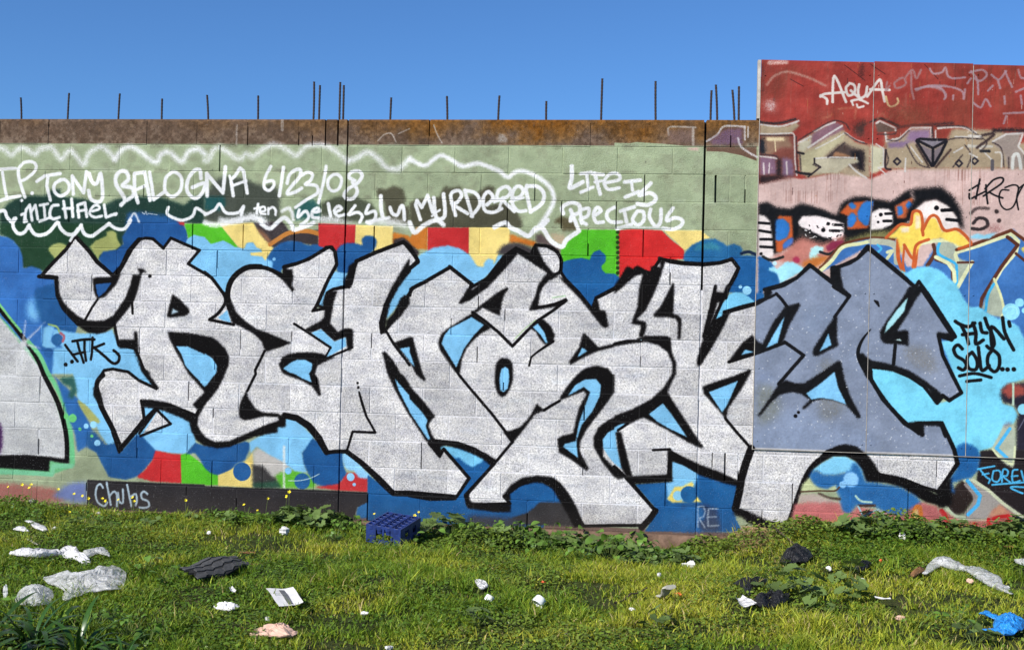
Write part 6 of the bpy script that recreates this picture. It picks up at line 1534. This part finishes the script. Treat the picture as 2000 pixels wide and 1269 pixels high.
for u, v, w_, lb in ((25, 986, 10, 'pale round stone in the grass at the far left'), (63, 981, 14, 'left of the two pale stones at the wall foot'), (84, 979, 16, 'right of the two pale stones at the wall foot'), (193, 1003, 9, 'small grey stone below the white name on the dark band'), (231, 1006, 8, 'small bluish stone below the white name, right of the grey one')):
    scrap('stone', u, v, w_, w_ * 0.6, m_stone, lb, 'stone', int(u))
scrap('plastic_scrap', 10, 1172, 10, 28, m_clear, 'upright shred of translucent plastic at the left edge, behind the strap leaves', 'plastic scrap', 21, 5)

# papers and wads
def paper(name, corners, mat, label, curl=0.03, seed=1, cat='paper', strip=None, n=8):
    P_ = [ground_pt(*[float(q) for q in t.split(',')], lift=0.03) for t in corners.split()]; c = sum(P_, Vector()) / 4

    def S(a, b, up=0.0):
        p = (P_[0] * (1 - a) + P_[1] * a) * (1 - b) + (P_[3] * (1 - a) + P_[2] * a) * b
        z = 0.056 + curl * (abs(a - 0.5) * 1.3) ** 2 + curl * 0.4 * mnoise.noise(Vector((a * 2, b * 2, seed))) + curl * 0.10 * rid(a, b, seed, 2.2) + up
        return (p.x - c.x, p.y - c.y, float(gz(p.x, p.y)) - float(gz(c.x, c.y)) + z + 0.005)
    V = []; F = []
    for lay in (0, -0.0015):
        for j in range(n + 1):
            for i in range(n + 1): V.append(S(i / n + (0.02 * mnoise.noise(Vector((j, i, seed))) if j in (0, n) else 0), j / n + 0.012 * mnoise.noise(Vector((i * 0.9, j * 0.9, seed + 4))), lay))
    M_ = (n + 1) ** 2; W2 = n + 1
    for j in range(n):
        for i in range(n): q = j * W2 + i; F.append((q, q + W2, q + W2 + 1, q + 1)); F.append((M_ + q, M_ + q + 1, M_ + q + W2 + 1, M_ + q + W2))
    o = link(name, mesh(name, V, F), mat); o.location = (c.x, c.y, float(gz(c.x, c.y))); tag(o, label, cat)
    if strip:
        V = []; F = []
        for j in range(9):
            for i in range(2): V.append(S(strip[0] + (strip[1] - strip[0]) * i, strip[2] + (strip[3] - strip[2]) * j / 8, 0.0022))
            if j: b = 2 * j; F.append((b - 2, b, b + 1, b - 1))
        link('printed_strip', mesh('printed_strip', V, F), m_print, o)
    return o


paper('printed_flyer', '519,1163 572,1160 592,1190 545,1199', m_paper, 'bent sheet of white printed paper with a dark strip down its middle', 0.018, 3, 'flyer', (0.42, 0.62, 0.12, 0.92), 12)
scrap('paper_scrap', 547, 1162, 20, 7, m_paper, 'crumpled flap of white paper touching the top of the printed sheet', 'paper', 31)
sheet('cardboard_wad', '487,1240 505,1228 540,1224 560,1222 572,1232 582,1236 568,1243 540,1242 510,1240', 0.06, m_tan, 'torn pinkish tan cardboard crumpled in the grass at the front', 'cardboard', None, 32, f=14)
sheet('paper_wad', '417,1186 428,1180 445,1182 458,1184 468,1186 452,1192 432,1191', 0.045, m_paper, 'dirty white paper wad between the tyre tread and the printed sheet', 'paper', None, 33, f=20)
paper('foil_scrap', '447,1160 453,1158 461,1166 450,1168', m_white, 'small shiny triangular scrap above the dirty paper wad', 0.02, 5)
scrap('paper_wad', 556, 1042, 20, 15, m_paper, 'crumpled paper ball in the weeds at the wall foot, left of the crate', 'paper', 34)
scrap('paper_scrap', 523, 1210, 13, 8, m_clear, 'tiny translucent scrap between the printed sheet and the torn cardboard', 'paper', 35)
scrap('paper_scrap', 712, 1197, 16, 6, m_paper, 'short white scrap with a reddish end, alone in the front centre left', 'paper', 36, 6)
scrap('paper_scrap', 759, 1265, 15, 7, m_white, 'white scrap at the bottom edge left of the centre', 'paper', 37, 6)
sheet('tissue_wad', '927,1134 936,1136 950,1140 953,1145 944,1149 934,1146', 0.035, m_white, 'white tissue twist left of the two white cups', 'tissue', None, 38, f=25)


def cup(u, v, r_px, tilt, label, seed):
    p = ground_pt(u, v, 0.02); k = (p - CPOS).length / FPX; r = r_px * k; V = []; F = []; S = 18
    prof = [(1.0, 0), (0.95, 0.25), (0.97, 0.28), (0.9, 0.9), (0.84, 1.2), (0.75, 1.28), (0.0, 1.3)]; inner = [(0.93, 0.02), (0.84, 0.9), (0.78, 1.15), (0, 1.2)]
    for pr2 in (prof, inner):
        b0 = len(V)
        for (a, z) in pr2:
            for s in range(S): V.append((r * a * math.cos(6.283 * s / S) * (1 + 0.05 * math.sin(s * 2 + seed)), r * a * math.sin(6.283 * s / S), r * z))
        for j in range(len(pr2) - 1):
            for s in range(S): q = b0 + j * S; F.append((q + s, q + (s + 1) % S, q + S + (s + 1) % S, q + S + s))
    o = link('foam_cup', mesh('foam_cup', V, F), m_foam, smooth=True); o.location = (p.x, p.y, float(gz(p.x, p.y)) + 0.03); o.rotation_euler = tilt; tag(o, label, 'cup', 'white cups upturned in the lawn')


cup(953, 1178, 9.5, (-0.3, 0.5, 0.2), 'left and smaller of the two upturned white cups in the lawn', 1)
cup(1049, 1183, 12, (-0.35, 0.75, 0.3), 'right and larger of the two upturned white cups, with a ring round its rim', 4)
# crushed grey cup, orange scrap, stick
p = ground_pt(1294, 1168, 0.03); V = []; F = []; S = 12
for j in range(9):
    t = j / 8; rr = 0.036 * (0.15 + 1.1 * t) * (1 if t < 0.95 else 0.8)
    for s in range(S): a = 6.283 * s / S; V.append((rr * math.cos(a) * (1 + 0.1 * math.sin(3 * a + j)), 0.20 * (t - 0.5), 0.35 * rr * math.sin(a) + 0.01 * math.sin(t * 9)))
    if j:
        for s in range(S): b = (j - 1) * S; F.append((b + s, b + (s + 1) % S, b + S + (s + 1) % S, b + S + s))
F.append(tuple(range(S))); F.append(tuple(range(8 * S, 9 * S))[::-1])
o = link('crushed_cup', mesh('crushed_cup', V, F), m_grey); o.location = (p.x, p.y, float(gz(p.x, p.y)) + 0.055); o.rotation_euler = (0.55, 0.1, 2.55 + 1.2); tag(o, 'flattened beige grey cup lying pointed end up, right of centre', 'cup')
scrap('wrapper_scrap', 1325, 1162, 15, 7, m_orange, 'bright orange red scrap beside the flattened grey cup', 'wrapper', 40, 6)
for u, v, w_, h, mt, lb in ((1235, 1190, 15, 6, m_paper, 'small white scrap lower left of the flattened grey cup'), (1287, 1125, 8, 9, m_white, 'small bluish white scrap above the flattened grey cup'), (1350, 1106, 15, 13, m_paper, 'folded white scrap of paper at the foot of the brown footing'),
                            (1337, 1103, 12, 6, m_paper, 'dirty white scrap just left of the folded white paper'), (1575, 1147, 18, 14, m_paper, 'white wad of paper above the big mallow plant'), (1762, 1052, 14, 14, m_paper, 'white torn card at the wall foot below the hoarding'), (1758, 1038, 7, 12, m_paper, 'narrow white strip above the torn card at the wall foot'),
                            (1619, 1112, 11, 8, m_paper, 'pinkish white scrap left of the black scrap of plastic'), (1685, 1134, 12, 7, m_paper, 'pink white scrap below the black scrap of plastic'), (1893, 1137, 12, 9, m_tan, 'tan pebble of card under the middle of the long clear plastic'), (1720, 1096, 6, 6, m_orange, 'tiny yellow and red scrap above the long clear plastic'),
                            (1758, 1208, 18, 8, m_tan, 'reddish leaf scrap between the white litter strip and the blue glove'), (875, 1126, 8, 7, m_orange, 'tiny orange scrap in the grass above the white tissue'), (1062, 1136, 11, 5, m_orange, 'tiny orange scrap in the grass above the larger white cup'), (1173, 1070, 7, 8, m_white, 'tiny white scrap at the right end of the weed bank'), (884, 1083, 7, 6, m_paper, 'tiny pale scrap in the weeds right of the crate'),
                            (1110, 1237, 14, 4, m_grey, 'grey sliver in the grass at the front centre'), (1967, 1147, 12, 5, m_paper, 'small white scrap above the tail of the long clear plastic'), (408, 1041, 9, 6, m_paper, 'tiny pink white scrap at the wall foot left of centre')):
    scrap('litter_scrap', u, v, w_, h, mt, lb, 'litter', int(u) % 50, w_ * 0.5)
for u, v, w_, lb in ((482, 1078, 34, 'dead brown leaf litter left of the crate, farther row'), (500, 1101, 30, 'dead brown leaf streak right of the tyre tread'), (708, 1077, 26, 'brown leaf scrap at the left foot of the crate'), (645, 1147, 14, 'small orange brown leaf in the open lawn'), (1480, 1162, 16, 'brown scrap beside the lower black bag'), (1975, 1068, 26, 'brown twig and leaf at the right edge below the hoarding')):
    scrap('dead_leaf', u, v, w_, 3.5, m_brown, lb, 'dead leaf', int(u) % 50, 8)
paper('card_strip', '1708,1176 1738,1179 1740,1182 1709,1179', m_paper, 'thin white strip of card lying in the grass on the right', 0.01, 6)
paper('white_wrapper', '1436,1180 1450,1178 1478,1194 1444,1196', m_white, 'bent white and pale blue wrapper in front of the black bag', 0.035, 8, 'wrapper')
sheet('brown_wrapper', '1778,1122 1790,1112 1800,1108 1806,1114 1796,1120 1784,1126', 0.04, m_brown, 'orange brown scrap against the left end of the long clear plastic', 'wrapper', None, 41)
sweep('clear_plastic_strip', '1806,1121,8 1822,1108,16 1842,1102,30 1865,1112,30 1890,1116,20 1905,1120,30 1930,1136,32 1955,1152,20 1976,1160,6', m_clear, 'long twisted strip of clear plastic lying in the grass on the right', 'plastic sheet', 42, 0.42, n=64)
sheet('clear_plastic_scrap', '1980,1094 1992,1091 2010,1096 2008,1102 1994,1101', 0.03, m_clear, 'small clear plastic scrap at the right edge above the long strip', 'plastic scrap', None, 43)
# blue glove / bag
sheet('blue_plastic_bag', '1940,1218 1955,1206 1980,1206 2000,1214 2004,1224 1988,1236 1962,1242 1944,1234', 0.085, m_blue, 'crumpled bright blue plastic bag in the near right corner', 'plastic bag', None, 51, 50, 10, f=13)
b1_ = sweep('blue_strip', '1912,1198,4 1925,1200,13 1942,1208,14 1956,1212,14', m_blue, '', '', 52, 0.5); b2_ = sweep('blue_strip', '1912,1230,6 1928,1232,10 1950,1232,12', m_blue, '', '', 53, 0.4)
root = [o for o in bpy.data.objects if o.name.startswith('blue_plastic_bag')][0]
for b_o in (b1_, b2_):
    for key in ('label', 'category'):
        if key in b_o: del b_o[key]
    b_o.parent = root; b_o.location = b_o.location - root.location
# black bags
sheet('black_plastic_bag', '1522,1098 1530,1086 1545,1080 1553,1070 1575,1076 1588,1090 1574,1098 1556,1101 1540,1104 1526,1104', 0.10, m_black, 'crumpled black plastic bag by the wall foot, topmost of the three', 'plastic bag', 'black plastic bags', 61, f=12, crinkle=0.6)
sheet('black_plastic_bag', '1432,1140 1450,1136 1478,1134 1500,1130 1497,1138 1478,1146 1466,1160 1456,1158 1450,1146', 0.06, m_black, 'thin ragged black plastic bag, middle of the three', 'plastic bag', 'black plastic bags', 62, f=14, crinkle=0.6)
sheet('black_plastic_bag', '1470,1176 1490,1172 1515,1164 1540,1162 1538,1174 1520,1184 1495,1189 1476,1186', 0.08, m_black, 'glossy black plastic bag under the mallow leaves, lowest of the three', 'plastic bag', 'black plastic bags', 63, f=13, crinkle=0.6)
sheet('black_plastic_scrap', '1660,1121 1672,1108 1690,1097 1702,1100 1696,1110 1676,1118', 0.06, m_black, 'small scrap of black plastic right of the bags, pointing up right', 'plastic scrap', None, 64)


def stick(u0, v0, h0, u1, v1, h1, r, mat, label, cat='stick'):
    a = ground_pt(u0, v0); a.z += h0; b = ground_pt(u1, v1); b.z += h1; V, F = [], []; prev = Vector((0, 0, 0)); d = b - a; q = random.Random(int(u0))
    for k in range(1, 7):
        t = k / 6; nx = d * t + Vector((q.uniform(-1, 1), q.uniform(-1, 1), q.uniform(-1, 1))) * (d.length * 0.02 if k < 6 else 0); tube(V, F, prev, nx, r * (1.1 - 0.08 * k), r * (1.02 - 0.08 * k), 5); prev = nx
    o = link('stick', mesh('stick', V, F), mat); o.location = a; tag(o, label, cat)


stick(1200, 1184, 0.02, 1264, 1164, 0.05, 0.006, m_stick, 'thin curved brown stick left of the flattened grey cup')
stick(1512, 1064, 0.12, 1552, 1080, 0.06, 0.006, m_stick, 'dark stick leaning down onto the topmost black bag')
stick(1506, 1050, 0.06, 1530, 1062, 0.10, 0.004, m_stick, 'short dark stick above the longer one, near the straw pile')
stick(475, 1018, 0.02, 498, 1008, 0.05, 0.003, m_straw, 'pale dry stalk before the dark painted band')
stick(1632, 1033, 0.03, 1662, 1034, 0.03, 0.003, m_straw, 'pale dry stalk lying flat at the wall foot below the metal panels')
# straw pile against the footing
V, F = [], []; cc = None
for k in range(420):
    u = lr.gauss(1466, 20); v = lr.gauss(1052, 6)
    x, _ = wall_pt(u, 1040); y = -abs(lr.gauss(0.24, 0.12)) - 0.03; z = float(gz(x, y)); hill = 0.12 * math.exp(-((u - 1466) / 24) ** 2) * math.exp(-((y + 0.2) / 0.2) ** 2)
    if cc is None: cc = Vector((x, y, z))
    a = lr.uniform(0, 3.14) * 0.8 - 0.6; L = lr.uniform(0.03, 0.11); p = Vector((x, y, z + hill * lr.random() + 0.01)); d = Vector((math.cos(a) * L, math.sin(a) * L * 0.6, lr.uniform(-0.3, 0.35) * L))
    tube(V, F, p - d - cc, p + d - cc, 0.0022, 0.0016, 3)
o = link('straw_heap', mesh('straw_heap', V, F), m_straw); o.location = cc; tag(o, 'heap of dry brown straw against the wall foot under the edge of the hoarding', 'straw heap')

# ---------------------------------------------------------------- worn tyre tread
m_rub = simple('worn_rubber', (0.055, 0.054, 0.055, 1), 0.75, 0.35, 50, 0.35, 0.001).m; m_rub2 = simple('rubber_carcass', (0.022, 0.021, 0.021, 1), 0.9, 0.3, 40, 0.2).m
pa, pb = ground_pt(352, 1150), ground_pt(474, 1112); cx = (pa + pb) / 2; ang = math.atan2(pb.y - pa.y, pb.x - pa.x); Lt = (pb - pa).length * 0.70; Wt = 0.20
tr_ = empty('tyre_tread', (cx.x, cx.y, float(gz(cx.x, cx.y)) + 0.005), ang); tag(tr_, 'piece of worn tyre tread with hexagonal blocks lying in the grass', 'tyre tread')
tr_.rotation_euler = (0.20, -0.04, ang * 0.9); tr_.location.z += 0.045


def tsurf(s, t, up=0.0):      # s along -1..1, t across -1..1
    return Vector((s * Lt / 2, t * Wt / 2, 0.022 + 0.030 * (1 - t * t * 0.9) * (1 - 0.35 * s * s) + 0.01 * math.sin(s * 5 + t) + up))


V = []; F = []; NS, NT = 16, 10
for lay in (0, -0.012):
    for j in range(NT + 1):
        for i in range(NS + 1):
            s = -1 + 2 * i / NS; t = -1 + 2 * j / NT; k = 1 - 0.22 * abs(t) ** 3
            V.append(tsurf(s * (1.05 - 0.10 * (j % 2)) * k, t * (1 - 0.25 * max(0, abs(s) - 0.6)), lay))
M_ = (NS + 1) * (NT + 1)
for j in range(NT):
    for i in range(NS): q = j * (NS + 1) + i; F += [(q, q + 1, q + NS + 2, q + NS + 1), (M_ + q, M_ + q + NS + 1, M_ + q + NS + 2, M_ + q + 1)]
for i in range(NS):
    F += [(i + 1, i, M_ + i, M_ + i + 1)]; q = NT * (NS + 1) + i; F += [(q, q + 1, M_ + q + 1, M_ + q)]
for j in range(NT): q = j * (NS + 1); F += [(q, q + NS + 1, M_ + q + NS + 1, M_ + q)]; q += NS; F += [(q + NS + 1, q, M_ + q, M_ + q + NS + 1)]
link('carcass', mesh('carcass', V, F), m_rub2, tr_)
for j in range(4):
    for i in range(6):
        s0 = -0.86 + 0.345 * i + (0.17 if j % 2 else 0); t0 = -0.74 + 0.49 * j
        if s0 > 0.95: continue
        hx = [(-0.166, -0.12), (0.06, -0.238), (0.166, -0.12), (0.166, 0.12), (-0.06, 0.238), (-0.166, 0.12)]
        V = [tsurf(s0 + a, t0 + b, 0.0) for a, b in hx] + [tsurf(s0 + a * 0.96, t0 + b * 0.96, 0.005 + lr.uniform(-0.0008, 0.0008)) for a, b in hx]; F = [tuple(range(6, 12))] + [(k, (k + 1) % 6, 6 + (k + 1) % 6, 6 + k) for k in range(6)]
        link('tread_block', mesh('tread_block', V, F), m_rub, tr_)

# ---------------------------------------------------------------- upturned blue bottle crate
m_cr = simple('blue_plastic', (0.010, 0.026, 0.13, 1), 0.5, 0.4, 14, 0.5, 0.0005).m
pc = ground_pt(757, 1068); LX, LY, HZ = 0.265, 0.30, 0.125
cr = empty('bottle_crate', (pc.x + 0.01, pc.y + 0.13, float(gz(pc.x, pc.y)) + 0.04), 0); tag(cr, 'blue plastic bottle crate lying upside down in the grass by the wall', 'crate')
cr.rotation_euler = (R(8), R(4), R(-15))


def part(name, boxes, mat=None):
    V, F = [], []
    for b in boxes: add_box(V, F, *b)
    return link(name, mesh(name, V, F), mat or m_cr, cr)


hx, hy, T = LX / 2, LY / 2, 0.006
for sy in (-1, 1):       # short sides, each with a wide opening
    y0, y1 = (sy * hy - (T if sy > 0 else 0), sy * hy + (0 if sy > 0 else T))
    part('end_wall', [(-hx, -hx + 0.075, y0, y1, 0, HZ), (hx - 0.075, hx, y0, y1, 0, HZ), (-hx + 0.075, hx - 0.075, y0, y1, HZ - 0.018, HZ), (-hx + 0.075, hx - 0.075, y0, y1, 0, 0.03), (-0.008, 0.008, y0, y1, 0.03, HZ - 0.018)])
for sx in (-1, 1):
    x0, x1 = (sx * hx - (T if sx > 0 else 0), sx * hx + (0 if sx > 0 else T))
    part('side_wall', [(x0, x1, -hy + T, -hy + 0.07, 0, HZ), (x0, x1, hy - 0.07, hy - T, 0, HZ), (x0, x1, -hy + 0.07, hy - 0.07, HZ - 0.03, HZ), (x0, x1, -hy + 0.07, hy - 0.07, 0, 0.045), (x0, x1, -0.03, 0.03, 0.045, HZ - 0.03)])
bx = []
for k in range(1, 4): x = -hx + LX * k / 4; bx.append((x - 0.002, x + 0.002, -hy + T, hy - T, HZ - 0.05, HZ - 0.012))
for k in range(1, 6): y = -hy + LY * k / 6; bx.append((-hx + T, hx - T, y - 0.0021, y + 0.0021, HZ - 0.051, HZ - 0.0125))
part('dividers', bx)
for i in range(4):
    for j in range(6):
        cx_, cy_ = -hx + LX * (i + 0.5) / 4, -hy + LY * (j + 0.5) / 6; V = []; F = []; S = 12
        for (r, z) in ((0.0305, HZ - 0.03), (0.030, HZ - 0.001), (0.0285, HZ + 0.002), (0.025, HZ + 0.001), (0.0245, HZ - 0.055)):
            for s in range(S): V.append((cx_ + r * math.cos(6.283 * s / S), cy_ + r * math.sin(6.283 * s / S), z))
        for q in range(4):
            for s in range(S): F.append((q * S + s, q * S + (s + 1) % S, q * S + S + (s + 1) % S, q * S + S + s))
        link('bottle_ring', mesh('bottle_ring', V, F), m_cr, cr)

for u_, y_, s_, n_, lb in ((700, -0.62, .11, 12, 'leafy weed touching the left end of the blue crate'), (838, -0.62, .13, 14, 'leafy weed touching the right side of the blue crate'), (742, -1.0, .06, 8, 'small weed at the near foot of the blue crate')):
    x_, _z = wall_pt(u_, 1020); plant('leafy_weed', x_, y_, 'oval', s_, n_, lb, 'weed', 'weeds around the crate')
